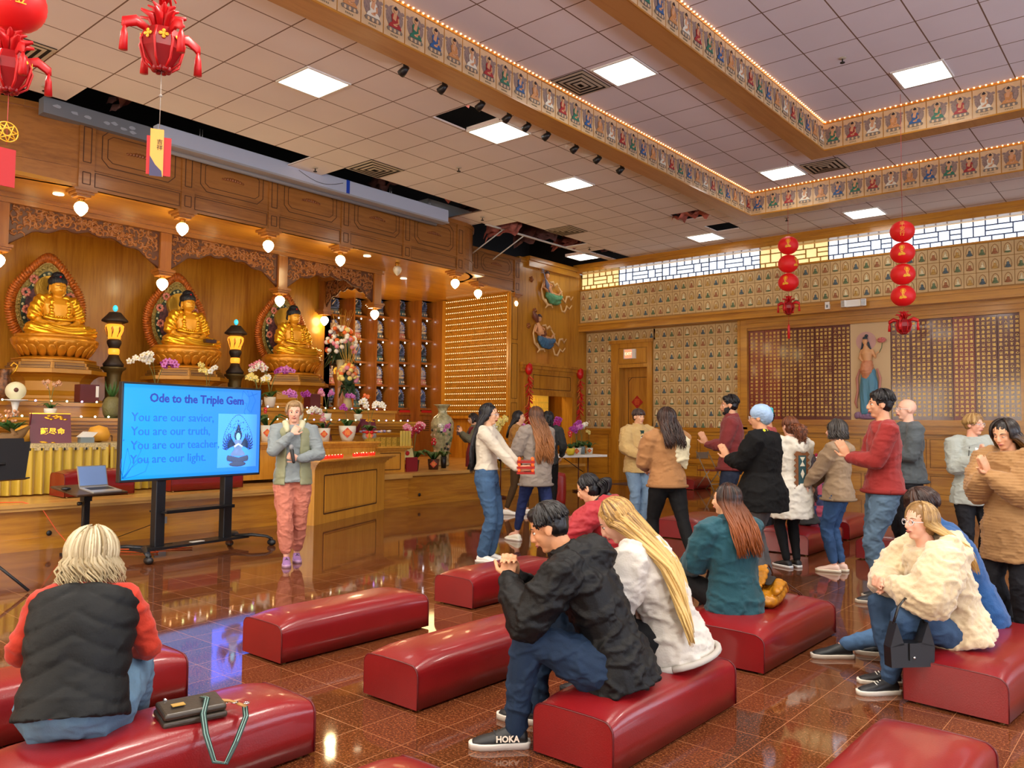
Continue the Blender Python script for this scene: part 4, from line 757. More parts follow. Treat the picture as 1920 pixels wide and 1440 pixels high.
bulb_lamp(-11.75, 10.4, SOF, 'unlit glass lamp under the canopy edge', False, False); bulb_lamp(-11.95, 12.95, SOF, 'lit glass lamp just past the rounded canopy end'); bulb_lamp(-12.2, 14.5, SOF-.02, 'lit glass lamp at the far end of the canopy beside the relief wall')
# arches with carved brackets
AX = -12.5; POST = [3.78, 6.10, 8.27, 10.48]
def arch(p0, p1, n, zt=4.40, dz=.0):
    """carved arch between two posts given in plan; posts hang from the beam"""
    p0 = V(p0); p1 = V(p1); L = (p1-p0).length; d = (p1-p0)/L; nn = V((d.y, -d.x)); mb = MB()
    F = lambda u, v, w: (p0.x+d.x*u+nn.x*(w+.02), p0.y+d.y*u+nn.y*(w+.02), v)
    N = 28; top = zt; lo = []
    for i in range(N+1):
        u = i/N; e = min(u, 1-u)*2; z = 3.83+.33*(1-(1-min(1, e*1.25))**2.2)-.0+.05*max(0, (e-.86)/.14)-(.03*sin(e*16) if .15 < e < .8 else 0); lo.append((.09+u*(L-.18), z))
    poly = lo+[(L-.09, top), (.09, top)]; mb.prism(poly, F, -.02, .02, 0)
    mb.tube([F(u, v-.008, 0) for u, v in lo], .018, 5, 0)
    random.seed(int(L*100)+n)
    for k in range(int(260*L/2.2)):
        i = random.randrange(1, N); u, z = lo[i]; v = z+.03+random.random()*max(0, top-z-.06); s = .018+.03*random.random(); a = random.random()*6.3
        mb.tube([F(u+s*1.6*cos(a+q*.9)*(1-q*.16), min(top-.01, max(z+.01, v+s*1.6*sin(a+q*.9)*(1-q*.16))), .022) for q in range(5)], [.005, .014, .018, .013, .005], 5, 1)
    mb.build('carved_arch', [mat('carve_ground_shade', (84, 44, 18), .5), mat('carve_relief_light', (146, 90, 40), .4)])  # same carved wood; darker ground and lighter curls paint in the depth shading
    return bpy.context.scene.collection.objects[-1]
mb = MB(); mb.box(AX-.10, AX+.10, -4, 10.58, 4.40, 4.47); mb.box(AX-.14, AX+.14, -4, 10.62, 4.46, SOF); mb.box(AX-.13, AX+.13, -4, 10.6, 4.385, 4.41); mb.box(-14.3, AX, 10.40, 10.56, 4.40, SOF); struct(mb.build('trim_19', OAKDY))
def arch_thing(a, b, n, lab): o = arch(a, b, n); o.name = 'carved_arch'; tag(o, lab, 'arch', 'carved arches over the altar'); return o
arch_thing((AX, 1.4), (AX, POST[0]), 1, 'carved wooden arch panel at the far left, mostly out of frame'); arch_thing((AX, POST[0]), (AX, POST[1]), 2, 'carved wooden arch over the left golden Buddha'); arch_thing((AX, POST[1]), (AX, POST[2]), 3, 'carved wooden arch over the middle golden Buddha'); arch_thing((AX, POST[2]), (AX, POST[3]), 4, 'carved wooden arch over the right golden Buddha')
arch_thing((-14.2, 10.48), (AX, 10.48), 5, 'carved wooden side arch in front of the niche wall')
for i, (x, y) in enumerate([(AX, y) for y in POST]+[(-14.15, 10.48)]):
    t = thing('hanging_post', (x, y, 3.78), ['hanging wooden post at the left edge', 'hanging wooden post between left and middle Buddhas', 'hanging wooden post between middle and right Buddhas', 'hanging wooden post right of the right Buddha', 'hanging wooden post at the back of the side arch'][i], 'post', 'hanging posts between the arches')
    mb = MB(); mb.box(-.09, .09, -.09, .09, .0, .64); mb.build('shaft', OAKD, t); mb = MB(); [mb.box(-.10-.02*k, .10+.02*k, -.10-.02*k, .10+.02*k, -.03*(2-k)-.02, -.03*(2-k)+.02) for k in range(3)]; mb.build('foot_moulding', OAKD, t)
    bulb_lamp(x, y, 3.72, 'lit glass lamp under the '+t['label'].replace('hanging wooden ', ''), True, False, LAMP_W*.45)
# downlights
for i, (x, y) in enumerate([(-11.9, 4.3), (-12.9, 11.6), (-11.7, 9.6)]):
    o = MB().lathe([(.05, 0), (.07, -.004), (.07, -.01), (.045, -.01)], 14, (x, y, SOF)).build('downlight', mat('downlight', (255, 240, 200), .4, emit=(1, .85, .55), es=5)); tag(o, 'small recessed downlight in the canopy soffit, '+['leftmost', 'by the niche wall', 'centre'][i], 'downlight', 'recessed soffit downlights')
# altar cabinets (tiers)
mb = MB(); mb.box(-14.28, -11.35, -4, 10.5, ST+.001, 1.36);
for k, (d, z0, z1) in enumerate([(.03, 1.24, 1.28), (.07, 1.28, 1.33), (.12, 1.33, 1.38), (.15, 1.38, 1.42)]): mb.box(-11.6, -11.35+d, -4, 10.5, z0, z1)
mb.box(-14.28, -11.3, -4, 10.5, 1.40, 1.42); mb.box(-14.28, -11.85, -4, 10.5, 1.42, 1.60); mb.box(-14.28, -11.8, -4, 10.5, 1.58, 1.63)
for k in range(12):
    y = -.4+k*.9; ring(mb, [(y, .62), (y+.8, .62), (y+.8, 1.18), (y, 1.18)], .012, lambda u, v, d: (-11.348+d, u, v), .004, 1)
o = mb.build('altar_cabinet', [OAKY, GROOVE]); tag(o, 'long honey oak altar cabinet with moulded shelf tiers behind the screen', 'cabinet')
# string lights on both tiers
def lights(y0, y1, n, x, z, lab, sx=0, r=.013):
    t = thing('string_lights', (x, y0, z), lab, 'string lights'); m0 = MB(); m0.tube([(0, (y1-y0)*k/40, .006+.004*sin(k*2)) for k in range(41)], .0035, 4); m0.build('wire', mat('wire_green', (60, 80, 50), .5), t)
    cols = [(1, .62, .2), (.95, .9, .7), (.25, .2, 1), (.95, 1, .4), (1, .7, .3), (1, .85, .6), (.6, .95, .35), (1, .5, .2), (.45, .25, 1)]
    for k in range(n):
        c = cols[(k*5) % 9]; m = mat('fairy_%d' % ((k*5) % 9), (255, 255, 255), .4, emit=c, es=14)
        MB().sph((0, (y1-y0)*(k+.5)/n, .018), r, 6, 4).build('bulb', m, t)
lights(2.6, 10.4, 44, -11.28, 1.42, 'string of tiny coloured lights on the lower altar shelf'); lights(3.2, 10.3, 36, -11.82, 1.63, 'string of tiny coloured lights on the upper altar shelf')
# ================= golden Buddhas =================
GSK = mat('gilded_skin', (232, 164, 40), .38, .25); GROB = mat('gilded_robe', (240, 180, 40), .24, .7); BHAIR = mat('buddha_hair', (24, 30, 38), .5, bump=.6, bs=60)
MAN1 = mat('mandorla_flame', (196, 104, 30), .45, .25, bump=1, bs=26, var=.5, vs=24); MAN2 = mat('mandorla_scroll', (172, 146, 74), .4, .35, bump=1, bs=34, var=.4, vs=30); MAN3 = mat('mandorla_green', (34, 58, 44), .5, var=.6, vs=40); MAN4 = mat('mandorla_flowers', (96, 58, 66), .55, var=.7, vs=20)
LOT = mat('lotus_gold', (206, 138, 34), .32, .45, var=.15, vs=12)
def big_buddha():
    t = thing('buddha_statue', (0, 0, 0), 'x', 'statue', 'large golden seated Buddhas on the altar')
    # local: +x toward the hall, y along altar, z up from lotus underside
    mb = MB(); rip = lambda a, z: .035*abs(sin(a*9+(0 if z < .16 else .17)))
    mb.lathe([(.30, 0), (.38, .03), (.44, .10), (.50, .17), (.52, .24), (.50, .27)], 72, (0, 0, 0), 0, True, .92, 1.06, rip); mb.lathe([(.44, .25), (.49, .27), (.49, .31), (.42, .32)], 48, (0, 0, 0), 0, True, .92, 1.06); mb.build('lotus_seat', LOT, t)
    mb = MB()
    for k in range(24):
        a = 2*pi*k/24
        for (r, z, q) in ((.47, .13, 0), (.45, .08, .13)): R_ = Matrix.Rotation(a+q, 3, 'Z') @ Matrix.Rotation(.58, 3, 'Y'); mb.sph((r*.92*cos(a+q), r*1.06*sin(a+q), z), (.016, .066, .10), 7, 5, 0, R_)
    mb.build('lotus_petals', LOT, t)
    # mandorla behind
    def flame(s, sx=1):
        pts = []; N = 44
        for i in range(N+1):
            a = -pi*.5+.42+(pi*2-.84)*i/N; y = cos(a); z = sin(a); r = .56*s; zz = .74+z*r*1.12; yy = y*r*.92*(1-.0*z)
            if z > .35: k = (z-.35)/.65; yy *= (1-.28*k*k); zz += .17*s*k**3
            pts.append((yy*sx, zz))
        return pts
    f = lambda u, v, d: (-.42+d, u, v)
    mb = MB(); P0 = flame(1.0); P1 = flame(.86); P2 = flame(.70); P3 = flame(.60)
    mb.prism(P0, f, 0, .05, 0); random.seed(3)
    for i in range(len(P0)-1):
        for q in (0, .5):
            a = V(P0[i]).lerp(V(P0[i+1]), q); c = V((0, .75)); d = (a-c).normalized(); b = a+d*.045+V((d.y, -d.x))*.02; mb.tube([f(a.x-d.x*.09, a.y-d.y*.09, .05), f(a.x, a.y, .06), f(b.x, b.y, .045)], [.03, .028, .004], 5, 0)
    mb.build('flame_rim', MAN1, t); mb = MB(); mb.prism(P1, f, .05, .07, 0)
    for i in range(0, len(P1)-1):
        a = V(P1[i]); c = V((0, .75)); d = (a-c).normalized(); mb.tube([f((a-d*.05).x+.028*cos(q*1.1), (a-d*.05).y+.028*sin(q*1.1), .075) for q in range(6)], .008, 4, 0)
    mb.build('scroll_band', MAN2, t); mb = MB(); mb.prism(P2, f, .07, .085, 0)
    for i in range(0, len(P2)-1, 2): a = V(P2[i])*.5+V(P3[i])*.5; mb.sph(f(a.x, a.y, .085), (.01, .022, .022), 7, 4, 1)
    mb.build('dark_band', [MAN3, mat('bead_cream', (200, 196, 150), .4)], t); mb = MB(); mb.prism(P3, f, .085, .10, 0)
    for (y, z) in [(-.30, .95), (-.28, .70), (.30, .95), (.28, .70), (-.2, 1.15), (.2, 1.15)]:
        for q in range(8): mb.sph(f(y+.045*cos(q*.785), z+.045*sin(q*.785), .1), (.012, .026, .026), 6, 4, 1)
    mb.build('flower_field', [MAN4, mat('mandorla_pink', (214, 130, 110), .5)], t)
    MB().prism([(.20*cos(2*pi*i/30), 1.02+.20*sin(2*pi*i/30)) for i in range(30)], f, .10, .17).build('halo_disc', mat('halo_gold', (214, 166, 60), .3, .6, bump=.8, bs=22), t)
    # figure body
    mb = MB(); mb.loft([[(x0+rx*cos(2*pi*i/20), ry*sin(2*pi*i/20), z) for i in range(20)] for (x0, rx, ry, z) in [(0, .16, .22, .36), (.01, .14, .18, .5), (.01, .15, .20, .64), (0, .15, .235, .76), (-.01, .12, .21, .83), (0, .06, .09, .87)]])
    mb.tube([(0, 0, .84), (.015, 0, .92)], .062, 12); mb.sph((.02, 0, 1.03), (.112, .104, .13), 16, 12); mb.sph((.05, 0, .975), (.085, .088, .082), 14, 10)
    mb.tube([(.125, 0, 1.05), (.148, 0, 1.0), (.125, 0, .99)], [.010, .02, .016], 8, cap=True); mb.tube([(.128, -.028, .965), (.138, 0, .960), (.128, .028, .965)], [.006, .012, .006], 6, cap=True)
    for s in (-1, 1):
        mb.sph((-.0, s*.108, 1.0), (.02, .012, .055), 8, 6); mb.sph((-.0, s*.11, .945), (.018, .012, .025), 8, 6); mb.tube([(0, s*.21, .79), (.0, s*.27, .64), (.06, s*.25, .50)], [.075, .065, .05], 10, cap=True); mb.tube([(.06, s*.25, .50), (.18, s*.16, .46), (.24, s*.05, .46)], [.05, .04, .032], 10, cap=True)
    mb.sph((.25, -.02, .46), (.055, .10, .025), 10, 6); mb.sph((.255, .03, .49), (.05, .08, .02), 10, 6)
    blob(mb, 'body', GSK, t, .011, 3)
    mb = MB(); mb.sph((.0, 0, 1.095), (.118, .116, .10), 16, 10); mb.sph((-.01, 0, 1.17), (.075, .075, .06), 12, 8)
    def hf(c, n): return .006*abs(sin(c[1]*150)*sin(c[2]*150+c[0]*90))
    # keep hair off the face by carving front
    mb2 = MB(); mb2.sph((-.002, 0, 1.100), (.126, .124, .100), 18, 12); mb2.sph((.0, 0, 1.18), (.085, .085, .068), 12, 8); mb2.tube([(-.06, -.07, 1.05), (-.05, -.085, 1.0)], .035, 8, cap=True); mb2.tube([(-.06, .07, 1.05), (-.05, .085, 1.0)], .035, 8, cap=True)
    o = blob(mb2, 'curled_hair', BHAIR, t, .008, 1, fn=hf); MB().sph((.098, 0, 1.165), .014, 8, 6).build('topknot_jewel', RED, t)
    mb = MB()
    for s in (-1, 1): mb.tube([(.133, s*.015, 1.035), (.128, s*.04, 1.03), (.108, s*.065, 1.037)], [.003, .0045, .003], 5); mb.tube([(.13, s*.012, 1.072), (.127, s*.04, 1.082), (.1, s*.072, 1.07)], .003, 5)
    mb.tube([(.134, -.022, .962), (.144, 0, .957), (.134, .022, .962)], .003, 5); mb.build('face_lines', mat('face_line', (120, 60, 10), .5), t)
    # robe: shoulders, sleeves, lap
    mb = MB()
    for s in (-1, 1):
        mb.tube([(-.03, s*.10, .87), (-.01, s*.20, .83), (.0, s*.27, .70), (.01, s*.29, .60)], [.05, .095, .095, .10], 14, cap=True)
        mb.tube([(.10, s*.10, .83), (.13, s*.12, .70), (.14, s*.10, .56)], [.03, .035, .03], 8, cap=True)
        mb.tube([(.0, s*.12, .36), (.10, s*.34, .38), (.22, s*.40, .38)], [.10, .13, .08], 14, cap=True); mb.tube([(.20, s*.40, .37), (.32, s*.22, .37), (.34, 0, .36)], [.09, .095, .08], 12, cap=True)
    mb.sph((.02, 0, .38), (.24, .30, .10), 16, 8); mb.tube([(.10, -.17, .58), (.17, 0, .52), (.10, .17, .57)], [.04, .05, .04], 8, cap=True); mb.tube([(-.12, 0, .84), (-.13, 0, .6), (-.12, 0, .4)], [.12, .17, .2], 12, cap=True)
    def rf(c, n):
        x, y, z = c
        if z < .5: q = sin(hypot(y-.12*(1 if y > 0 else -1)*0-.05, (z-.56)*2.2)*62+x*18)
        else: q = sin(hypot(abs(y)-.06, z-.98)*75)
        return .0075*q
    blob(mb, 'robe', GROB, t, .011, 2, fn=rf)
    mb = MB()
    for k in range(11): a = -1.0+.2*k; mb.sph((.165-.05*a*a, .16*a, .60-.02*cos(a*2)), (.012, .018, .016), 6, 5)
    mb.build('belt_beads', GROB, t)
    return t
def pedestal():
    t = thing('statue_pedestal', (0, 0, 0), 'x', 'pedestal', 'stepped octagonal pedestals under the golden Buddhas')
    def octo(r, z): return [(r*cos(radians(22.5+45*k)), r*sin(radians(22.5+45*k)), z) for k in range(8)]
    mb = MB(); prof = [(.62, 0), (.62, .06), (.56, .08), (.56, .12), (.50, .15), (.46, .20), (.46, .34), (.50, .40), (.56, .44), (.66, .46), (.66, .52), (.60, .53), (.60, .57), (.57, .575), (.57, .62), (.53, .63), (.53, .66), (.3, .665)]
    mb.loft([octo(r, z) for r, z in prof], 0, False); mb.build('body', mat('pedestal_gold', (178, 124, 30), .35, .15, var=.1, vs=4), t)
    mb = MB()
    for (r, z0, z1) in ((.57, .578, .615), (.60, .535, .567)):
        for k in range(8):
            a = radians(45*k); R_ = r*cos(radians(22.5)); w = r*sin(radians(22.5))*.86; mb.M = Matrix.Rotation(a, 4, 'Z'); ring(mb, [(-w, z0), (w, z0), (w, z1), (-w, z1)], .006, lambda u, v, d: (R_+d, u, v), .004, 0); ring(mb, [(-w+.02, z0+.012), (w-.02, z0+.012), (w-.02, z1-.012), (-w+.02, z1-.012)], .003, lambda u, v, d: (R_+d, u, v), .003, 0)
    mb.build('inlay_frames', mat('inlay_dark', (70, 40, 24), .4), t); mb = MB(); mb.lathe([(.5, .66), (.52, .68), (.44, .70), (.4, .72)], 40, (0, 0, 0), 0, True, 1, 1, lambda a, z: .03*abs(sin(a*12))); mb.build('lotus_rim', LOT, t)
    return t
BX = -13.45; names = ['left', 'middle', 'right']; b0 = big_buddha(); p0 = pedestal()
for i, y in enumerate([4.90, 7.03, 9.22]):
    la = '%s large golden seated Buddha with black hair before a flaming mandorla' % names[i]; lp = 'stepped octagonal pedestal under the %s golden Buddha' % names[i]
    if i == 0: b0.location = (BX, y, 2.35); b0['label'] = la; b0.scale = (1.08,)*3; p0.location = (BX, y, 1.63); p0['label'] = lp; p0.scale = (1.10, 1.10, 1.0)
    else: dup(b0, (BX, y, 2.35), label=la); dup(p0, (BX, y, 1.63), label=lp)
# ================= niche wall (sawtooth) =================
BLUEB = mat('niche_blue', (120, 136, 184), .5, var=.25, vs=40); NSK = mat('niche_skin', (214, 196, 168), .5); NSLATE = mat('niche_base', (96, 110, 120), .5); NPINK = mat('niche_pink', (196, 130, 120), .5)
def niche_buddha(robe, seat):
    mb = MB(); f = lambda u, v, d: (-.09+d, u, v); mb.prism([(.125*cos(a), .27+.20*sin(a)) for a in [2*pi*i/20 for i in range(20)]], f, 0, .03, 0)
    for i in range(20): a = 2*pi*i/20; mb.sph(f(.125*cos(a), .27+.2*sin(a), .02), (.02, .022, .022), 6, 4, 0)
    mb.sph((0, 0, .30), (.055, .075, .10), 10, 8, 1); mb.sph((.0, 0, .425), (.04, .038, .048), 10, 8, 2); mb.sph((-.008, 0, .455), (.036, .038, .035), 8, 6, 3); mb.sph((.03, 0, .185), (.10, .135, .045), 12, 6, 1)
    for s in (-1, 1): mb.tube([(0, s*.07, .36), (.03, s*.10, .27), (.08, s*.03, .24)], [.026, .022, .016], 7, 1, cap=True)
    mb.tube([(.04, .05, .38), (.06, 0, .3), (.05, -.04, .24)], .014, 6, 2); mb.lathe([(.11, .15), (.14, .13), (.12, .09), (.14, .03), (.16, .02), (.16, 0)], 16, (0, 0, 0), 4, True, .85, 1)
    for k in range(10): a = 2*pi*k/10; mb.sph((.115*cos(a), .13*sin(a), .07), (.02, .025, .03), 6, 4, 2)
    return mb.mesh('niche_statuette', [BLUEB, robe, NSK, mat('niche_hair', (30, 40, 80), .5), seat])
NB = [niche_buddha(mat('robe_bluegrey', (70, 90, 130), .5), NSLATE), niche_buddha(mat('robe_cream', (214, 200, 170), .5), NSLATE), niche_buddha(mat('robe_slate', (60, 76, 96), .5), mat('niche_teal', (60, 100, 110), .5)), niche_buddha(mat('robe_pale', (190, 184, 190), .5), NPINK)]
NX0, NY0 = -16.25, 12.28; dY, dX = .43, .35; ZR = [1.78+.58*k for k in range(6)]
ordn = ['bottom row', 'second row from the bottom', 'middle row', 'second row from the top', 'top row']; LED = mat('niche_led', (255, 255, 255), .4, emit=(.85, .9, 1), es=16)
mbw = MB(); k0 = None
for c in range(5):
    x = NX0+dX*c; y = NY0+dY*c; mbw.box(x-.6, x-.5, y, y+dY, ST, SOF); mbw.box(x-.499, x+dX+(-.001 if c < 4 else 0), y+dY-.045, y+dY-.001, ST, SOF); mbw.box(x-.5, x-.001, y, y+dY-.046, ST, 1.70); mbw.box(x-.5, x-.001, y, y+dY-.046, ZR[5]-.02, SOF)
    for r in range(5): mbw.box(x-.498, x-.002, y+.001, y+dY-.047, ZR[r]-.05, ZR[r])
    mbw.box(x-.02, x+.03, y-.02, y+dY+.02, 1.60, 1.66); mbw.box(x-.0, x+.01, y+.03, y+dY-.03, 1.66, 1.72, 1)
    for r in range(5):
        o = bpy.data.objects.new('niche_statuette', NB[(c*2+r*3) % 4]); COL.objects.link(o); o.location = (x-.18, y+dY*.36, ZR[r]); o.rotation_euler = (0, 0, -.75)
        tag(o, 'blue-haloed statuette in the niche wall, column %s from left, %s' % (['one', 'two', 'three', 'four', 'five'][c], ordn[r]), 'statuette', 'small statuettes in the niche wall')
        l = MB().sph((x-.06, y+dY*.55, ZR[r]+.50), .016, 8, 6).build('niche_spotlight', LED); tag(l, 'white spotlight in the niche wall, column %s from left, %s' % (['one', 'two', 'three', 'four', 'five'][c], ordn[r]), 'spotlight', 'small white spotlights in the niches')
    for k in range(6): mbw.box(x+.002, x+.006, y+.1, y+.3, 1.2+.05*k, 1.22+.05*k, 2)
o = mbw.build('niche_cabinet', [OAKD, mat('red_felt', (190, 24, 20), .6), GROOVE]); tag(o, 'stepped wooden niche cabinet with tall pillars and many compartments', 'cabinet')
point('niche_fill', (-14.7, 12.0, 3.2), 70, (1, .75, .4), .2)  # added lamp without a fitting, brightens the niche statuettes
# ================= votive light wall =================
t = thing('votive_light_wall', (-14.35, 14.42, 1.62), 'golden wall rack with rows of tiny votive lights', 'rack')
VG = mat('votive_gold', (196, 136, 36), .45, .0, var=.15, vs=10); VL = mat('votive_bulb', (255, 230, 150), .4, emit=(1, .80, .42), es=2.4)
WLN = 2.12; NR, NC = 20, 32; mb = MB(); mb.box(0, WLN, -.02, 0, 0, 2.92)
for r in range(NR+1): mb.box(0, WLN, -.042, -.02, r*.145, r*.145+.012)
for c in range(NC*2+1): mb.box(c*WLN/(NC*2)-.004, c*WLN/(NC*2)+.004, -.045, -.02, 0, 2.92)
mb.build('shelves', VG, t); me = MB().sph((0, 0, 0), .011, 6, 4).mesh('bulb', VL); rest = MB(); cnt = 0
for r in range(NR):
    for c in range(NC):
        p = ((c+.5)*WLN/NC, -.072, r*.145+.078)
        if r < 3 and c < 32 and cnt < 96: o = put(me, 'bulb', t, p); cnt += 1
        else: rest.sph(p, .011, 6, 4)
o = rest.build('bulbs', VL, t); o['kind'] = 'stuff'
mb = MB(); mb.box(-14.42, -14.33, 14.30, 14.45, ST, 4.5); mb.box(-12.24, -12.18, 14.28, 14.45, ST, 4.5); mb.box(-14.42, -12.18, 14.25, 14.45, 1.52, 1.60); mb.box(-14.42, -12.18, 14.38, 14.45, ST, 1.55); struct(mb.build('trim_20', OAK));
mb = MB(); mb.box(-12.22, -12.14, 14.3, 14.62, ST, 4.55);
for (a, b) in ((.7, 1.9), (2.0, 3.3), (3.4, 4.4)): ring(mb, [(14.35, a), (14.55, a), (14.55, b), (14.35, b)], .01, lambda u, v, d: (-12.138+d, u, v), .003, 1)
struct(mb.build('trim_21', [OAK, GROOVE])); point('votive_glow', (-13.2, 12.9, 3.2), 22, (1, .7, .3), .3)
# ================= projector screen housings in the ceiling slot =================
t = thing('projector_screen', (-11.12, 5.26, 5.36), 'long white rolled projector screen housing hanging in the ceiling slot', 'projector screen')
HB = mat('housing_white', (206, 214, 232), .45); L = 5.84; m = MB(); m.box(-.09, .06, 0, L, 0, .24); bevel(m.build('housing', HB, t), .01)
m = MB(); m.box(-.12, .08, -.0, L, -.03, 0); m.build('bottom_flange', mat('flange_grey', (176, 176, 180), .5), t); m = MB(); m.tube([(-.14, .0, -.05), (-.14, L-.15, -.05)], .035, 12); m.build('screen_roll', mat('roll_grey', (140, 136, 136), .5), t)
MB().box(.06, .064, 3.33, 3.40, 0, .24).build('blue_tape', mat('blue_tape', (30, 76, 200), .5), t)
for y in (.65, 2.6, 4.35, 5.35): mm = MB(); [mm.tube([(.02, y+d, .22), (.02, y+d, .36)], .006, 5) for d in (0, .04)]; mm.build('hanger_clip', STEEL, t)
mm = MB(); mm.tube([(.07, 2.35+.045*k, .16-.11*sin(pi*k/20)) for k in range(21)], .004, 4); mm.build('loose_wire', BLACK, t)
t = thing('duct_box', (-11.25, 3.84, 5.37), 'grey patched metal box left of the white screen housing in the ceiling slot', 'duct box')
MB().box(-.15, .02, 0, 1.42, 0, .21).build('box', mat('duct_grey', (130, 134, 140), .5, .2), t); mm = MB(); random.seed(5)
for y, z in [(.16, .12), (.38, .10), (.55, .09), (.8, .09), (.9, .11), (1.02, .07), (1.15, .06), (1.13, .12)]: mm.prism([(y+.05*cos(a)*random.uniform(.7, 1.2), z+.022*sin(a)*random.uniform(.7, 1.3)) for a in [k*.785 for k in range(8)]], lambda u, v, d: (.02+d, u, v), 0, .004)
mm.build('putty_patches', mat('putty', (176, 182, 192), .6), t)
# ================= benches =================
VIN = mat('red_vinyl', (128, 20, 24), .28, bump=.10, bs=170, var=.12, vs=3, coat=.25); PIPE = mat('vinyl_piping', (90, 12, 18), .35)
def bench_mesh(w, L, h=.205, crown=.065):
    """upholstered bench: end faces at y=0 and y=L, softly crowned top"""
    mb = MB(); rings = []; ys = [0, .01, .03, .07, .13, .22]; ys = ys+[L/2]+[L-y for y in reversed(ys)]
    for y in ys:
        e = min(y, L-y); k = min(1, e/.2); k = 1-(1-k)**2; pr = []; N = 22
        pr.append((0, .012)); pr.append((0, h*.5));
        for i in range(N+1):
            a = pi*i/N; x = w/2-w/2*(abs(cos(a))**.62)*(1 if cos(a) > 0 else -1); s = sin(a)**.55 if 0 < i < N else 0
            z = h*.74+(h*.26)*min(1, s*1.25)+crown*(.25+.75*k)*(sin(a)**1.3 if 0 < i < N else 0)*.9; pr.append((x, z))
        pr.append((w, h*.5)); pr.append((w, .012))
        o = -.006*(1-k); rings.append([(x+(o if x > w/2 else -o)*0, y+0, z) for x, z in pr])
    mb.loft(rings, 0, True, False, True); n_ = len(rings[0]); mb.add(rings[0], [tuple(range(n_-1, -1, -1))]); mb.add(rings[-1], [tuple(range(n_))])
    for y in (.004, L-.004):
        e = [(p[0]+(.002 if p[0] > w/2 else -.002), y, p[2]+.002) for p in rings[0]]; mb.tube(e, .0045, 5, 1)
    return mb
def bench(x0, y0, w, L, lab, rz=0, z0=0, h=.205):
    t = thing('bench', (x0, y0, z0), lab, 'bench', 'red vinyl prayer benches', rz); bench_mesh(w, L, h).build('cushion', [VIN, PIPE], t)
    for (x, y) in ((.05, .05), (w-.04, .05), (.05, L-.05), (w-.04, L-.05)): MB().lathe([(.011, 0), (.014, .006), (.011, .016)], 8, (x, y, 0)).build('foot', mat('foot_brass', (210, 180, 110), .3, .6), t)
    return t
bench(-4.41, 2.72, .395, 1.17, 'red vinyl bench standing empty in front of the speaker')
bench(-3.275, 2.72, .395, 1.17, 'empty red vinyl bench just left of the seated man in the black jacket')
bench(-4.545, 4.47, .40, 1.15, 'empty red bench beyond the front row, beside the white-topped woman')
bench(-2.165, 2.73, .395, 1.13, 'red bench under the man in black and the blonde woman')
bench(-2.50, 4.42, .64, 1.20, 'wide red bench carrying the mustard leather bag')
bench(-1.15, 4.50, .47, 1.25, 'red bench under the girl in the cream fleece at right', -.10)
bench(-1.01, 2.38, .43, 1.15, 'empty red bench cropped at the bottom right corner')
bench(-3.27, .94, .42, 1.17, 'red bench with the small olive handbag at bottom left')
bench(-4.28, .94, .40, 1.15, 'red bench behind the grey-haired woman, left edge')
bench(-2.20, .84, .40, 1.15, 'red bench of which only the top shows at the bottom centre edge')
bench(-5.20, 8.95, .66, 1.1, 'red bench behind the teal-jacket woman, left of her hair')
bench(-3.85, 8.78, .66, 1.15, 'red bench under the person wrapped in a plaid shawl')
bench(-3.75, 10.35, .5, 1.1, 'red bench behind the beige hoodie and the red sweater')
bench(-2.75, 8.98, .5, 1.1, 'red bench just right of the man in the red sweater')
bench(-8.95, 16.0, .66, .8, 'small dark red bench against the far wall behind the brown sweater')
bench(-1.45, 10.0, .5, 1.2, 'red bench glimpsed between the boy and the woman at right edge')
bench(-10.22, 3.72, .42, .80, 'red ottoman bench on the stage behind the laptop stand', 0, ST, .26)
bench(-10.15, 4.95, .40, 1.0, 'red bench on the stage seen under the big screen', 0, ST, .22)
# ================= screen on rolling stand =================
pL, pR = V((-8.03, 3.55)), V((-8.30, 5.28)); dd = (pR-pL).normalized(); az = atan2(dd.y, dd.x)-pi/2; ctr = (pL+pR)/2; wS = (pR-pL).length
t = thing('television', (ctr.x, ctr.y, .78), 'big flat television with a bright blue song slide', 'television', rz=az)   # local +x faces the hall, y runs right
h_ = 1.0; o = MB().box(-.06, 0, -wS/2, wS/2, 0, h_).build('housing', BLACK, t); bevel(o, .006)
SCRB = mat('screen_blue', (0, 140, 255), .15, emit=(.012, .36, 1.0), es=.95)
nt = SCRB.node_tree; g = nt.nodes.new('ShaderNodeTexCoord'); s_ = nt.nodes.new('ShaderNodeSeparateXYZ'); nt.links.new(g.outputs['Object'], s_.inputs[0]); r_ = nt.nodes.new('ShaderNodeValToRGB'); mr = nt.nodes.new('ShaderNodeMapRange'); mr.inputs[1].default_value = -.9; mr.inputs[2].default_value = .9; nt.links.new(s_.outputs[1], mr.inputs[0]); nt.links.new(mr.outputs[0], r_.inputs[0])
r_.color_ramp.elements[0].color = (.0, .46, 1, 1); r_.color_ramp.elements[1].color = (.035, .27, .95, 1); nt.links.new(r_.outputs[0], nt.nodes['Principled BSDF'].inputs['Emission Color']); nt.nodes['Principled BSDF'].inputs['Base Color'].default_value = (.01, .02, .04, 1)
MB().box(0, .003, -wS/2+.02, wS/2-.02, .025, h_-.02).build('screen', SCRB, t)
INKB = mat('slide_ink', (20, 70, 130), .4, emit=(.005, .07, .28), es=.9); INKD = mat('slide_title', (20, 20, 90), .4, emit=(.01, .012, .12), es=.9); LINEM = mat('slide_line', (20, 60, 160), .4, emit=(.0, .12, .5), es=.9)
put(text_mesh('Ode to the Triple Gem', .125, INKD, M=FACE_E, bold=.003), 'title_text', t, (.006, .02, .845))
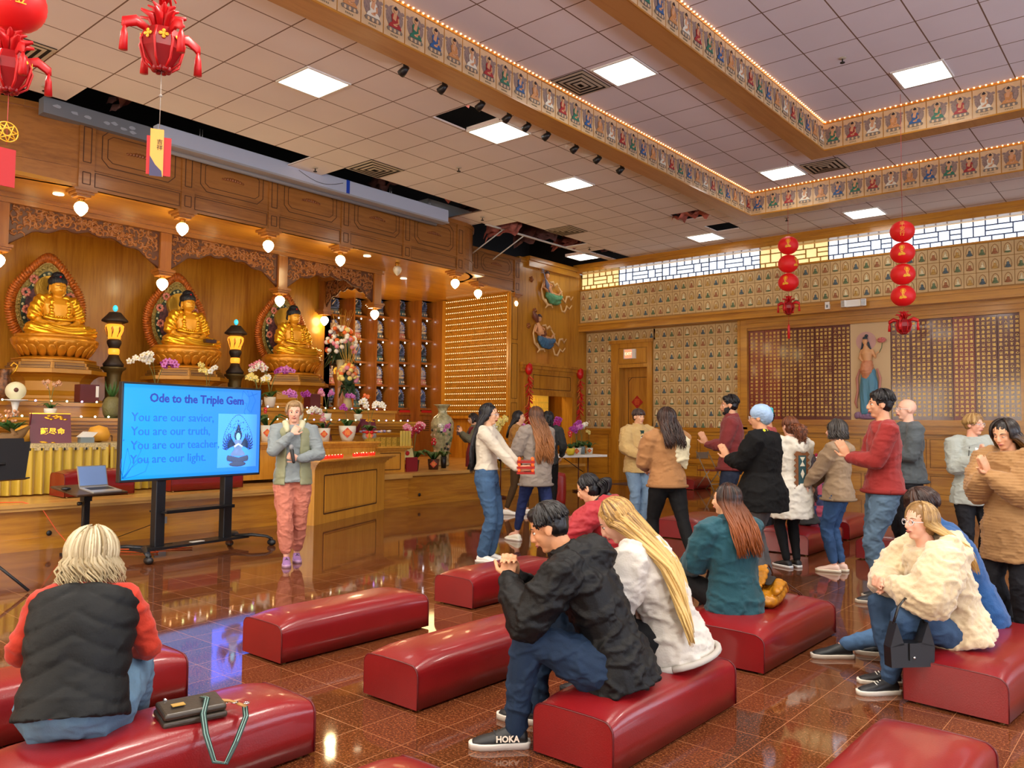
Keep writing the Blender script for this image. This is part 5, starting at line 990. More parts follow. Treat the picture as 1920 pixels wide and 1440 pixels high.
put(text_mesh('You are our savior,\nYou are our truth,\nYou are our teacher,\nYou are our light.', .125, INKB, M=FACE_E, align='LEFT', lsp=1.13), 'song_text', t, (.006, -.77, .435))
m = MB(); m.box(.003, .005, .27, .81, .10, .70); m.build('picture_ground', mat('slide_pic', (70, 130, 240), .4, emit=(.05, .20, .80), es=.8), t)
m = MB(); f = lambda u, v, d: (.005+d, u, v); cx = .545
for i in range(46):
    a = -.5+ (pi+1.0)*i/45; k = 1.0; r = .215; y = cx+.20*cos(a); z = .40+.20*sin(a)+(.09*max(0, sin(a))**4); m.sph((.006, y, z), (.002, .006, .006), 6, 4)
random.seed(2)
for i in range(60): a = random.uniform(.1, pi-.1); q = random.uniform(.55, .95); m.sph((.006, cx+.19*q*cos(a), .42+.22*q*sin(a)), (.002, .004, .006), 5, 4)
for s in (-1, 1):
    for k in range(20): a = -.45+.085*k; q_ = .8+.2*(k % 3)/2; m.tube([(.006, cx+s*.04, .35), (.007, cx+s*(.05+.07*cos(a)), .35+.06*sin(a)), (.006, cx+s*(.05+.15*q_*cos(a)), .34+.13*q_*sin(a)), (.006, cx+s*(.05+.16*q_*cos(a)), .36+.14*q_*sin(a))], [.006, .0035, .003, .006], 5)
m.sph((.006, cx, .46), (.003, .055, .07), 14, 8); m.tube([(.006, cx, .52), (.006, cx, .58)], [.03, .005], 6); m.build('deity_dark', mat('slide_deity', (30, 34, 46), .4, emit=(.012, .016, .03), es=.9), t)
m = MB(); m.sph((.009, cx, .445), (.003, .03, .042), 12, 8, 1); m.loft([[(.009, cx+w*cos(a), z+.004*sin(a)) for a in [k*pi/6 for k in range(12)]] for (w, z) in ((.03, .41), (.07, .36), (.05, .30), (.10, .25), (.09, .23))], 0, False)
for k in range(8): a = 2*pi*k/8; m.tube([(.009, cx+.055*cos(a), .45+.06*sin(a)), (.009, cx+.07*cos(a), .45+.075*sin(a))], .005, 4, 0)
m.tube([(.011, cx-.055, .33), (.012, cx, .36), (.011, cx+.055, .33)], .012, 6, 2); m.build('deity_light', [mat('slide_mid', (120, 130, 150), .4, emit=(.16, .19, .26), es=.9), mat('slide_face', (120, 190, 190), .4, emit=(.25, .55, .5), es=.9), mat('slide_hands', (180, 180, 190), .4, emit=(.4, .4, .45), es=.9)], t)
m = MB();
for k in range(12): m.sph((.007, cx-.13+.0236*k, .175+.012*abs(6-k)*.4), (.003, .022, .035), 8, 5)
m.sph((.007, cx, .135), (.003, .12, .03), 14, 6); m.build('deity_lotus', mat('slide_lotus', (60, 56, 62), .4, emit=(.05, .045, .06), es=.9), t)
def curve2(m, pts, r=.0022): m.tube([(.006, y, z) for y, z in pts], r, 4)
m = MB(); a0_ = (-.86, .06)
for leaf in [[(-.85, .04), (-.83, .2), (-.80, .34), (-.76, .2), (-.80, .1), (-.85, .04)], [(-.84, .04), (-.76, .14), (-.64, .22), (-.56, .20), (-.60, .1), (-.72, .06), (-.84, .04)], [(-.84, .04), (-.87, .16), (-.86, .24)], [(-.82, .05), (-.70, .22), (-.66, .30), (-.64, .36), (-.68, .40), (-.73, .37), (-.72, .32)]]: curve2(m, leaf)
for leaf in [[(.60, .96), (.58, .84), (.66, .82), (.62, .72), (.64, .70)], [(.66, .97), (.70, .86), (.66, .76), (.72, .72), (.78, .86), (.72, .96)], [(.60, .97), (.68, .90), (.80, .94)]]: curve2(m, leaf)
for (y, z) in ((-.845, .42), (-.80, .33)): m.sph((.006, y, z), (.002, .006, .009), 6, 4)
m.build('leaf_drawing', LINEM, t)
area('screen_glow', (ctr.x+.12, ctr.y, 1.28), 1.6, .9, 14, (.15, .45, 1), (0, -pi/2, 0)).rotation_euler = (radians(90), 0, radians(90)+az)
t = thing('rolling_stand', (-8.22, 4.44, 0), 'black rolling floor stand with four casters holding the television', 'television stand', rz=az*.9)
[bevel(MB().box(-.06, .03, y-.055, y+.055, .07, .95).build('upright', BLKM, t), .008) for y in (-.42, .42)]
m = MB(); m.box(-.16, .14, -.42, .42, .44, .46); m.box(.12, .14, -.42, .42, .44, .475); m.build('shelf', BLKM, t); m = MB(); m.box(-.12, .10, -.66, .66, .075, .10); m.build('base_plate', BLKM, t); MB().box(-.0, .06, -.05, .1, .10, .104).build('label_plate', WHITE, t)
m = MB(); m.box(-.10, -.06, -.5, .5, .8, .9); m.box(-.09, -.06, -.46, .46, 1.15, 1.2); m.build('mount_rail', BLKM, t)
for s in (-1, 1):
    for e in (-1, 1):
        MB().tube([(0, s*.56, .10), (e*.15, s*.66, .115), (e*.30, s*.74, .10), (e*.36, s*.76, .075)], [.045, .04, .032, .028], 8, flat=.5, up=(0, 0, 1)).build('leg', BLKM, t)
        m = MB(); m.tube([(e*.36, s*.76, .08), (e*.36, s*.76, .055)], .014, 8); m.tube([(e*.36-.02, s*.76, .035), (e*.36+.02, s*.76, .035)], .035, 16, cap=True); m.build('caster', BLACK, t); MB().sph((e*.36+.03, s*.76, .035), .008, 6, 5).build('hub', WHITE, t)
m = MB(); m.tube([(-8.45, 3.7, .012), (-8.7, 3.8, .012), (-8.3, 4.1, .012), (-8.8, 4.25, .012), (-8.35, 4.5, .012), (-8.7, 4.0, .014), (-9.2, 3.6, .012), (-9.38, 3.5, .2), (-9.42, 3.35, .46), (-9.5, 3.2, .515), (-9.7, 2.95, .51)], .006, 6)
tag(m.build('extension_cord', mat('cord_orange', (214, 84, 30), .5)), 'orange extension cord tangled under the screen stand and up onto the stage', 'cord')
m = MB(); m.tube([(-8.2, 4.2, .11), (-8.3, 3.7, .1), (-8.6, 3.4, .012), (-9.3, 3.9, .012), (-9.4, 4.6, .18)], .004, 5); tag(m.build('power_cable', BLACK), 'thin black cable running from the screen stand to the outlet', 'cable')
# ================= music stand, laptop table =================
t = thing('music_stand', (-7.42, 2.22, 0), 'black music stand at the left edge, its wide desk tilted', 'music stand', rz=radians(20))
m = MB(); m.M = Matrix.Translation((.02, 0, 1.06)) @ Matrix.Rotation(radians(-14), 4, 'Y'); m.prism([(-.34, -.17), (.30, -.17), (.40, .15), (.34, .15), (.34, .18), (-.34, .18)], lambda u, v, d: (d, u, v), 0, .006); m.box(-.0, .06, -.34, .30, -.175, -.165); m.build('desk', BLKM, t)
MB().tube([(0, 0, .32), (0, 0, 1.0)], .012, 8).build('upper_pole', BLKM, t); MB().tube([(0, 0, .1), (0, 0, .62)], .018, 8).build('lower_pole', BLKM, t); MB().tube([(0, 0, .60), (0, 0, .66)], .028, 10).build('clamp', BLACK, t)
for k in range(3):
    a = 2*pi*k/3+.5; MB().tube([(0, 0, .32), (.36*cos(a), .36*sin(a), .015)], .012, 6).build('leg', BLKM, t)
m = MB(); m.tube([(.02, 0, 1.0), (.05, .05, 1.03), (.06, .12, 1.03)], .012, 6); m.build('tilt_lever', BLKM, t)
t = thing('laptop_table', (-8.9, 3.60, 0), 'small dark tilting laptop table on a single pole before the stage', 'table', rz=radians(12))
m = MB(); m.M = Matrix.Translation((0, .03, .66)) @ Matrix.Rotation(radians(9), 4, 'Y'); m.box(-.22, .24, -.29, .29, -.012, .012); o = m.build('table_top', mat('laptop_table_wood', (72, 52, 38), .35), t); bevel(o, .01)
m = MB(); m.box(-.035, .035, -.045, .045, .54, .63); m.box(-.2, .2, -.02, .02, .61, .635); m.build('bracket', BLKM, t); MB().box(-.025, .025, -.03, .03, .03, .6).build('pole', BLKM, t); m = MB(); m.box(-.25, .25, -.03, .03, .0, .03); m.box(-.03, .03, -.25, .25, .0, .03); m.build('base', BLKM, t); MB().tube([(.0, -.05, .52), (.0, -.09, .52)], .02, 8).build('knob', BLACK, t); MB().tube([(.05, -.04, .6), (.02, -.05, .3), (-.02, -.1, .12), (.04, -.14, .02)], .004, 5).build('cable', BLACK, t)
t = thing('laptop', (-8.87, 3.66, .664), 'open silver laptop on the small dark table', 'laptop', rz=radians(12)); t.rotation_euler = (0, radians(9), radians(12)); SIL = mat('laptop_silver', (200, 200, 198), .3, .5)
bevel(MB().box(-.05, .19, -.13, .20, .0, .018).build('base', SIL, t), .004); MB().box(-.01, .10, -.10, .17, .018, .020).build('keyboard', mat('keys', (40, 42, 46), .5), t)
m = MB(); m.M = Matrix.Translation((-.05, .035, .018)) @ Matrix.Rotation(radians(-22), 4, 'Y'); m.box(-.008, 0, -.165, .165, 0, .225); m.build('lid', SIL, t); m = MB(); m.M = Matrix.Translation((-.05, .035, .018)) @ Matrix.Rotation(radians(-22), 4, 'Y'); m.box(0, .002, -.155, .155, .015, .215); m.build('display', mat('laptop_display', (90, 110, 150), .3, emit=(.12, .17, .30), es=1.0), t)
o = MB().sph((-8.80, 3.36, .69), (.04, .05, .02), 10, 6).build('computer_mouse', BLACK); tag(o, 'small black device beside the laptop on its table', 'mouse')
# ================= skirted tables, folios =================
SKT = mat('gold_skirt', (192, 162, 44), .42, sheen=.4, bump=.15, bs=60); BROC = mat('brocade', (196, 178, 130), .6, var=.5, vs=60)
def skirt_table(y0, y1, lab):
    t = thing('skirted_table', (-10.7, (y0+y1)/2, ST), lab, 'table', 'tables with gold pleated skirts on the stage'); a = (y1-y0)/2; n = int((y1-y0)*110); pts = []; m = MB()
    rings = []
    for z in (0.02, .2, .4, .56): rings.append([(.35+.028*sin(k*.52+.6*sin(k*.11))*(1.15-z)+.02, -a+2*a*k/n, z) for k in range(n+1)])
    m.loft(rings, 0, True, False, False); back = [[(p[0]-.01, p[1], p[2]) for p in r] for r in rings]; m.loft(back[::-1], 0, True, False, False); m.build('pleated_skirt', SKT, t)
    m = MB(); m.box(-.35, .36, -a, a, .585, .61); m.box(.35, .372, -a, a, .53, .60); m.build('brocade_runner', BROC, t)
    m = MB(); [m.sph((.385, -a+.08+.125*k, .545), (.008, .012, .018), 6, 4) for k in range(int(2*a/.125))]; m.build('tiny_tassels', BLACK, t)
    for x in (-.3, .28):
        for y in (-a+.06, a-.06): MB().box(x, x+.03, y, y+.03, 0, .585).build('leg', BLKM, t)
skirt_table(2.2, 4.42, 'gold skirted table on the stage left of the screen'); skirt_table(4.45, 6.3, 'gold skirted table on the stage hidden behind the screen')
MAR = mat('folio_maroon', (96, 14, 38), .4);
def folio(loc, w, h, rz, lab, lean=18):
    t = thing('sutra_folio', loc, lab, 'book', rz=rz); m = MB(); m.M = Matrix.Rotation(radians(-lean), 4, 'Y'); m.box(-.02, 0, -w/2, w/2, 0, h); m.box(.0, .003, -w/2, w/2, h-.012, h, 1); m.build('cover', [MAR, GOLD], t)
    m = MB(); m.prism([(-.16, 0), (0, h*.92), (-.02, h*.95), (-.30, 0)], lambda u, v, d: (u-.02*0-.01, d, v), -w/2, -w/2+.01); m.build('stand', MAR, t)
    tm = text_mesh('藏尽命', w*.19, GOLD, M=Matrix.Rotation(radians(-lean), 4, 'Y') @ Matrix.Translation((.004, .02, h*.38)) @ FACE_E, space=1.15, bold=.002); put(tm, 'gold_title', t)
    m = MB(); m.M = Matrix.Rotation(radians(-lean), 4, 'Y'); random.seed(9); [m.sph((.002, w*random.uniform(-.1, .42), h*random.uniform(.78, .93)), (.002, .03, .012), 6, 4) for k in range(14)]; [m.sph((.002, w*random.uniform(-.3, .1), h*random.uniform(.02, .05)), (.002, .03, .008), 6, 4) for k in range(6)]; m.build('gold_pattern', GOLD, t)
folio((-10.5, 3.82, ST+.61), .44, .38, radians(-10), 'maroon folio with gold characters on the gold skirted table'); folio((-10.78, 8.98, 1.22), .28, .26, radians(-10), 'small maroon folio with gold characters above the row of gold boxes'); folio((-10.9, 8.28, 1.10), .30, .34, radians(50), 'maroon folio seen edge-on beside the large white pot', 20)
t = thing('tissue_box', (-10.5, 4.22, ST+.61), 'small box with a white and grey packet on the gold skirted table', 'box'); MB().box(-.05, .05, -.08, .08, 0, .07).build('box', mat('grey_box', (120, 132, 136), .5), t); m = MB(); m.prism([(-.1, .07), (.06, .07), (.12, .13), (-.02, .14)], lambda u, v, d: (d, u, v), -.05, .05); m.build('packet', WHITE, t)
for k, (y, lab) in enumerate([(3.62, 'left of'), (4.46, 'right of')]):
    o = MB().lathe([(.0, .0), (.11, .02), (.14, .10), (.10, .19), (.0, .22)], 20, (-10.72, y, ST+.61)).build('yellow_cushion', mat('cushion_yellow', (222, 160, 50), .5)); tag(o, 'rounded golden cushion on the table, %s the maroon folio' % lab, 'cushion')
# ================= offering counters =================
F1, F2_ = V((-9.05, 6.60)), V((-9.97, 8.63)); dv = (F2_-F1).normalized(); Lc = (F2_-F1).length; rz_ = atan2(dv.y, dv.x)-pi/2
t = thing('offering_counter', (F1.x, F1.y, 0), 'bright honey oak offering counter with red candles along its top', 'counter', rz=rz_); OAKB = wood('oak_bright', (188, 124, 36), (214, 154, 56), 'Z')
m = MB(); m.box(-.42, 0, 0, Lc, 0, .78); ring(m, [(.26, .13), (Lc-.3, .13), (Lc-.3, .66), (.26, .66)], .018, lambda u, v, d: (d, u, v), .005, 1); m.box(0, .012, .29, Lc-.33, .16, .63, 0); m.build('body', [OAKB, GROOVE], t)
m = MB(); [m.box(-.44, d, -d, Lc+d, z0, z1) for d, z0, z1 in ((.02, .76, .79), (.05, .79, .82), (.09, .82, .845), (.13, .845, .865), (.17, .865, .885))]; m.build('moulded_top', OAKB, t)
Mx = Matrix.Translation((F1.x, F1.y, 0)) @ Matrix.Rotation(rz_, 4, 'Z'); CAN = mat('red_candle_glass', (220, 20, 12), .15, emit=(1, .05, .02), es=.5)
for k in range(16):
    u = [.40, .49, .58, .67, .76, .85, .44, 1.28, 1.36, 1.50, 1.58, 1.68, 1.76, 1.84, 1.92, 1.55][k]; p = Mx @ V((-.06-.10*(k in (6, 15, 12)), u, .885))
    t2 = thing('candle', p, 'red glass tealight on the offering counter, %s' % ('left group, %s from left' % ['first', 'second', 'third', 'fourth', 'fifth', 'sixth', 'back one'][k] if k < 7 else 'right group, %s from left' % ['first', 'second', 'third', 'fourth', 'fifth', 'sixth', 'seventh', 'eighth', 'back one'][k-7]), 'candle', 'red glass tealights on the offering counter')
    MB().lathe([(.030, 0), (.034, .045), (.028, .045), (.026, .02)], 12).build('glass', CAN, t2); MB().sph((0, 0, .038), (.008, .008, .012), 6, 5).build('flame', mat('flame', (255, 220, 140), .4, emit=(1, .6, .25), es=9), t2)
m = MB(); m.box(-11.1, -10.35, 6.2, 8.75, ST+.05, 1.02); [m.box(-11.1, -10.35+d, 6.15, 8.75+d*.3, z0, z1) for d, z0, z1 in ((.03, 1.0, 1.03), (.06, 1.03, 1.06), (.10, 1.06, 1.09))]; o = m.build('side_counter', OAKB); tag(o, 'raised oak counter with flower pots behind the offering counter', 'counter')
m = MB(); m.box(-11.1, -10.40, 8.76, 9.45, ST+.05, .93); [m.box(-11.1, -10.40+d, 8.76, 9.45+d, z0, z1) for d, z0, z1 in ((.03, .92, .94), (.06, .94, .97), (.10, .97, 1.0))]; ring(m, [(8.9, .6), (9.35, .6), (9.35, .88), (8.9, .88)], .014, lambda u, v, d: (-10.40+d, u, v), .004, 1); o = m.build('end_counter', [OAKB, GROOVE]); tag(o, 'short oak counter end carrying the gold offering boxes', 'counter')
for k in range(6):
    o = MB().box(-.06, .06, -.055, .055, 0, .15).build('gift_box', [mat('gold_box', (212, 176, 70), .3, .5, var=.4, vs=40)]); o.location = (-10.45, 8.70+.125*k, 1.0 if k > 0 else 1.09); tag(o, 'gold offering box in the row on the end counter, %s from the left' % ['first', 'second', 'third', 'fourth', 'fifth', 'sixth'][k], 'box', 'gold offering boxes in a row')
o = MB().box(-.16, .06, -.38, .42, 0, .03).build('gold_tray', [GOLD]); o.location = (-10.6, 9.05, 1.19); tag(o, 'gold cloth covered tray resting on the gold boxes', 'tray'); m = MB(); random.seed(4)
for k in range(26): m.sph((random.uniform(-.14, .04), random.uniform(-.36, .3), .045+random.random()*.02), (.03, .035, .02), 6, 4, k % 3)
o = m.build('flower_petals', [mat('pet_pink', (232, 190, 180), .6), mat('pet_lilac', (180, 170, 220), .6), mat('pet_cream', (236, 220, 190), .6)]); o.location = (-10.6, 9.05, 1.19); tag(o, 'loose pale petals heaped on the gold tray', 'petals', kind='stuff')
m = MB(); rr = [[(-10.35+.02*sin(k*1.1), 9.30+.012*k, z) for k in range(20)] for z in (.95, 1.1, 1.26)]; m.loft(rr, 0, True, False, False); m.loft([[(p[0]-.01, p[1], p[2]) for p in r] for r in rr[::-1]], 0, True, False, False); tag(m.build('gold_drape', SKT), 'gold pleated drape at the right end of the offering boxes', 'drape')
# ================= flowers =================
PET = {k: mat('petal_'+k, c, .5, var=.15, vs=30) for k, c in dict(white=(240, 238, 224), purple=(168, 60, 160), lilac=(206, 120, 196), magenta=(170, 16, 110), pink=(226, 140, 160), yellow=(236, 216, 120), peach=(206, 150, 110), red=(200, 30, 34), crimson=(160, 16, 50), orange=(236, 110, 40)).items()}
STEM = mat('stem', (96, 110, 50), .5); POTW = mat('pot_white', (226, 222, 204), .3); DG = mat('diamond_gold', (230, 140, 50), .5); DO = mat('diamond_orange', (206, 70, 24), .5)
def flower(m, c, s, R, mi):
    for k in range(5):
        a = 2*pi*k/5+.3; d = R @ V((0, cos(a), sin(a))); m.sph(c+d*s*.55+R @ V((s*.1, 0, 0)), (s*.14, s*.52, s*.40), 6, 4, mi, R @ Matrix.Rotation(a, 3, 'X'))
    m.sph(c+R @ V((s*.25, 0, 0)), s*.2, 6, 4, mi+1)
def orchid(loc, lab, cols, stems=2, h=.5, arch=.3, pot=None, n=7, fs=.035, spread=1.0, ph=.13, pr=.075, dia=False, leaf=True, seed=1, lh=.3, ptype='round', ribbon=False, side=None):
    random.seed(seed*13+5); t = thing('potted_orchid', loc, lab, 'flowers')
    if ptype == 'round': prof = [(pr*.62, 0), (pr*.85, ph*.3), (pr, ph*.7), (pr, ph), (pr*.9, ph), (pr*.85, ph*.8)]
    elif ptype == 'straight': prof = [(pr*.8, 0), (pr, ph), (pr*.92, ph), (pr*.85, ph*.7)]
    else: prof = [(pr*.6, 0), (pr, ph*.35), (pr*.95, ph*.7), (pr*.7, ph), (pr*.62, ph), (pr*.6, ph*.8)]
    MB().lathe(prof, 20).build('pot', pot or POTW, t); m = MB(); m.sph((0, 0, ph*.82), (pr*.85, pr*.85, .015), 10, 5); m.build('moss', mat('moss', (70, 60, 36), .8), t)
    fd = atan2(-loc[1], -loc[0])
    if dia: diamond(t, (cos(fd)*pr*1.02, sin(fd)*pr*1.02, ph*.55), min(ph*.42, pr*.62), fd+pi/2, '福', DO, 'paper_diamond', None, DG)
    if leaf:
        m = MB()
        for k in range(6): a = 2*pi*k/6+random.random(); L_ = lh*(.6+.5*random.random()); m.tube([(0, 0, ph*.8), (cos(a)*L_*.4, sin(a)*L_*.4, ph+L_*.35), (cos(a)*L_*.8, sin(a)*L_*.8, ph+L_*.2)], [.012, lh*.13, .006], 6, 0, flat=.2, up=(0, 0, 1))
        m.build('leaves', GREEN, t)
    ms = MB();
    for s in range(stems):
        a = fd+pi/2*(1 if s % 2 else -1)*(.75+.3*random.random()) if side is None else side+random.uniform(-.3, .3); H_ = h*(.85+.25*random.random()); A = arch*(.7+.5*random.random()); pts = []; m = MB()
        for k in range(13): u = k/12; pts.append(V((cos(a)*A*u**1.6, sin(a)*A*u**1.6, ph*.8+H_*sin(min(1, u*1.35)*pi/2)-(.5*h*arch*max(0, u-.65)**1.3*3))))
        ms.tube(pts, .004, 5); cidx = cols[s % len(cols)]
        for k in range(n):
            u = .5+.5*k/n; i = min(11, int(u*12)); p = pts[i].lerp(pts[i+1], u*12-i)+V((random.uniform(-.02, .02), random.uniform(-.025, .025), random.uniform(-.02, .02)))*spread; R = Matrix.Rotation(fd+random.uniform(-.8, .8), 3, 'Z') @ Matrix.Rotation(random.uniform(-.5, .3), 3, 'Y'); flower(m, p, fs*random.uniform(.85, 1.15), R, 0)
        m.build('blossoms', [PET[cidx], PET['yellow'] if cidx in ('white',) else PET['crimson'] if cidx in ('purple', 'lilac', 'magenta') else PET['white']], t)
    ms.build('stems', STEM, t)
    if ribbon: m = MB(); m.lathe([(pr*1.02, ph*.8), (pr*1.06, ph*.86), (pr*1.02, ph*.92)], 16); [m.sph((cos(fd+d)*pr*1.1, sin(fd+d)*pr*1.1, ph*.86), (.03, .04, .03), 7, 5) for d in (-.3, .3)]; m.build('ribbon', RED, t)
    return t
Z1, Z2 = 1.42, 1.63; GP = mat('pot_grey', (150, 150, 142), .4, var=.3, vs=20); GLP = mat('pot_gold_fill', (210, 170, 60), .4)
orchid((-11.42, 4.13, Z1), 'white pot of peach orchids on the lower altar shelf, left', ['peach', 'peach'], 2, .38, .12, n=5, fs=.03, ph=.12, pr=.075, lh=.2, seed=2)
orchid((-11.48, 2.95, Z1), 'magenta orchid spray arching in from the left edge', ['magenta', 'magenta'], 2, .22, .55, n=12, fs=.05, seed=3, side=radians(100))
orchid((-12.35, 5.98, Z2), 'white and purple orchids standing beside the left stone lantern', ['white', 'purple', 'white', 'lilac'], 4, .62, .35, n=8, fs=.05, seed=4, ph=.2, pr=.1, lh=.3)
orchid((-12.35, 8.02, Z2), 'white and lilac orchids beside the middle stone lantern', ['white', 'lilac', 'pink', 'purple'], 5, .60, .38, n=8, fs=.05, seed=6, ph=.2, pr=.1, lh=.3)
orchid((-11.98, 7.55, Z2), 'pale yellow flowers just above the right part of the television', ['yellow', 'white', 'yellow'], 4, .42, .22, n=5, fs=.05, seed=7)
orchid((-12.0, 6.65, Z2), 'small pale yellow orchid above the middle of the television', ['yellow', 'white'], 3, .52, .14, n=4, fs=.045, seed=8)
orchid((-10.75, 6.95, 1.09), 'pot with a red diamond and dark leaves beside the television', ['red'], 1, .3, .08, n=3, fs=.03, pot=POTW, ph=.25, pr=.10, dia=True, lh=.45, seed=9, ptype='straight')
orchid((-11.45, 8.0, Z1), 'lilac orchid above the speaker head', ['lilac', 'purple'], 3, .36, .22, n=8, fs=.045, seed=10, lh=.2)
orchid((-10.66, 7.55, 1.09), 'white orchid trailing beside the speaker, right of her head', ['white', 'pink'], 2, .42, .42, n=9, fs=.04, seed=11, side=radians(95), ph=.12)
orchid((-10.72, 7.98, 1.09), 'tapered white pot with a red diamond beside the speaker shoulder', ['pink'], 1, .18, .1, n=4, fs=.035, ph=.21, pr=.10, dia=True, seed=12, lh=.25, ptype='straight')
orchid((-11.5, 8.6, Z1), 'white pot of pink orchids on the shelf beneath the right Buddha', ['lilac', 'lilac', 'pink'], 3, .42, .14, n=8, fs=.035, ph=.13, pr=.09, seed=13, ptype='straight', lh=.12)
orchid((-10.68, 8.42, 1.09), 'large white planter with a red diamond on the side counter', ['purple'], 1, .4, .2, n=6, fs=.035, ph=.25, pr=.14, dia=True, seed=14, lh=.3)
orchid((-10.50, 8.74, 1.09), 'white orchid in a grey pot with red ribbon at the counter corner', ['white', 'white'], 2, .50, .22, n=9, fs=.055, pot=GP, ph=.17, pr=.12, seed=15, lh=.32, ptype='belly', ribbon=True, dia=True)
orchid((-11.5, 9.3, Z1), 'purple and red sprays near the right stone lantern', ['purple', 'orange', 'lilac'], 3, .35, .25, n=7, fs=.035, seed=16, lh=.3)
orchid((-10.62, 9.86, ST+.05), 'brown pot with crimson and pink blooms on the stage edge', ['crimson', 'pink', 'crimson'], 5, .62, .16, n=8, fs=.06, pot=mat('pot_brown', (84, 44, 26), .5), ph=.19, pr=.11, dia=True, seed=17, lh=.5, ptype='straight')
orchid((-10.62, 10.36, ST+.05), 'brown pot with grassy leaves and one red flower on the stage', ['red'], 1, .36, .04, n=2, fs=.05, pot=mat('pot_brown', (84, 44, 26), .5), ph=.19, pr=.11, dia=True, seed=18, lh=.42, ptype='straight')
orchid((-10.85, 10.85, ST+.05), 'narrow black pot with a white orchid in front of the vase', ['white', 'lilac'], 2, .62, .10, n=6, fs=.04, pot=BLACK, ph=.22, pr=.06, seed=19, lh=.3, ptype='straight')
orchid((-10.2, 11.75, ST+.05), 'yellow orchid beside the woman with the maroon apron', ['yellow', 'yellow'], 3, .80, .12, n=9, fs=.05, seed=20, lh=.3, pot=GLP)
def bouquet(loc, lab, seed, r=.30, cols=('white', 'white', 'pink', 'white', 'yellow', 'orange', 'crimson')):
    random.seed(seed); t = thing('flower_arrangement', loc, lab, 'flowers'); m = MB(); m.lathe([(.06, 0), (.09, .05), (.07, .2), (.10, .32), (.07, .33)], 16); m.build('vase', mat('pale_vase', (196, 176, 130), .3), t)
    ms = [MB() for _ in cols]
    for k in range(70):
        i = random.choice([0, 0, 0, 1, 2, 3, 4, 2, 5, 6]) if k % 9 else 5; a = random.uniform(0, 6.28); b = random.uniform(-.5, 1.4); p = V((r*.8*cos(a)*cos(b), r*cos(b)*sin(a), .62+r*1.15*sin(b))); ms[i % len(cols)].sph(p, (.045, .05, .045), 7, 5)
    for i, q in enumerate(ms):
        if q.v: q.build('blossoms', PET[cols[i]], t)
    m = MB(); m.sph((0, 0, .55), (r*.6, r*.75, r*.8), 12, 8)
    for k in range(16): a = random.uniform(0, 6.28); m.tube([(0, 0, .35), (r*.6*cos(a), r*.7*sin(a), .3+random.random()*.2), (r*1.1*cos(a), r*1.1*sin(a), .1+.3*random.random())], [.02, .05, .005], 6, flat=.25)
    m.build('foliage', mat('dark_leaf', (30, 56, 28), .5), t); m = MB()
    for k in range(14): a = random.uniform(0, 6.28); m.tube([(0, 0, .7), (.12*cos(a), .15*sin(a), 1.0), (.2*cos(a), .26*sin(a), 1.25+.1*random.random())], [.006, .004, .002], 4)
    m.build('twigs', mat('gold_twig', (206, 160, 60), .5), t)
bouquet((-12.75, 9.85, 2.30), 'tall white and pink flower arrangement right of the right Buddha', 5, .31); bouquet((-12.8, 3.05, 2.35), 'white flower arrangement cropped by the left edge beside the left Buddha', 8, .31)
for i, (x, y, z, lab) in enumerate([(-12.75, 9.85, 1.63, 'plain oak stand under the tall white flower arrangement'), (-12.8, 3.05, 1.63, 'plain oak stand under the flower arrangement at the left edge')]): o = MB().lathe([(.16, 0), (.12, .1), (.10, .5), (.15, .68), (.15, .71)], 20, (x, y, z)).build('flower_stand', OAKD); tag(o, lab, 'stand')
bouquet((-11.75, 9.25, 1.63), 'yellow and dark green arrangement in front of the right stone lantern', 12, .17, ('yellow', 'yellow', 'peach', 'pink', 'yellow', 'orange', 'peach'))
# stone lanterns
LB = mat('lantern_bronze', (54, 44, 38), .5, .3); AMB = mat('lantern_amber', (240, 140, 20), .35, emit=(1, .36, .03), es=1.3); TOPB = mat('crystal_ball', (60, 200, 220), .1, emit=(.05, .55, .75), es=.9); GBR = mat('green_bronze', (98, 84, 46), .4, .5, var=.3, vs=12)
def stone_lantern(loc, lab, s=1):
    t = thing('altar_lantern', loc, lab, 'lantern', 'bronze and amber altar lanterns', scale=s); MB().lathe([(.16, 0), (.18, .03), (.14, .08), (.11, .14), (.12, .50), (.14, .56), (.19, .60), (.19, .63)], 16).build('column', GBR, t)
    MB().lathe([(.15, .63), (.16, .68), (.10, .76), (.07, .84)], 20).build('base', LB, t); MB().lathe([(.07, .83), (.085, .86), (.085, .92), (.07, .94)], 20).build('lower_light', AMB, t); MB().lathe([(.07, .93), (.085, .96), (.11, 1.02), (.11, 1.06), (.08, 1.09)], 20).build('collar', LB, t)
    MB().lathe([(.09, 1.09), (.10, 1.12), (.145, 1.26), (.14, 1.31), (.10, 1.34)], 24).build('light_bowl', AMB, t); m = MB()
    for k in range(8):
        a = 2*pi*k/8
        for q in range(3): m.tube([((.103+.04*min(1, u*1.3)+.003)*cos(a+(.10+.08*q)*sin(u*2.6)), (.103+.04*min(1, u*1.3)+.003)*sin(a+(.10+.08*q)*sin(u*2.6)), 1.12+.15*u+.01*q) for u in [v/6 for v in range(7)]], .004, 4)
    m.build('scroll_lines', mat('amber_dark', (120, 50, 10), .5), t); MB().lathe([(.10, 1.33), (.12, 1.35), (.20, 1.38), (.20, 1.40), (.13, 1.48), (.09, 1.53), (.03, 1.54)], 24).build('roof', LB, t); m = MB(); m.sph((0, 0, 1.60), (.04, .04, .055), 12, 8); m.build('glass_ball', TOPB, t); return t
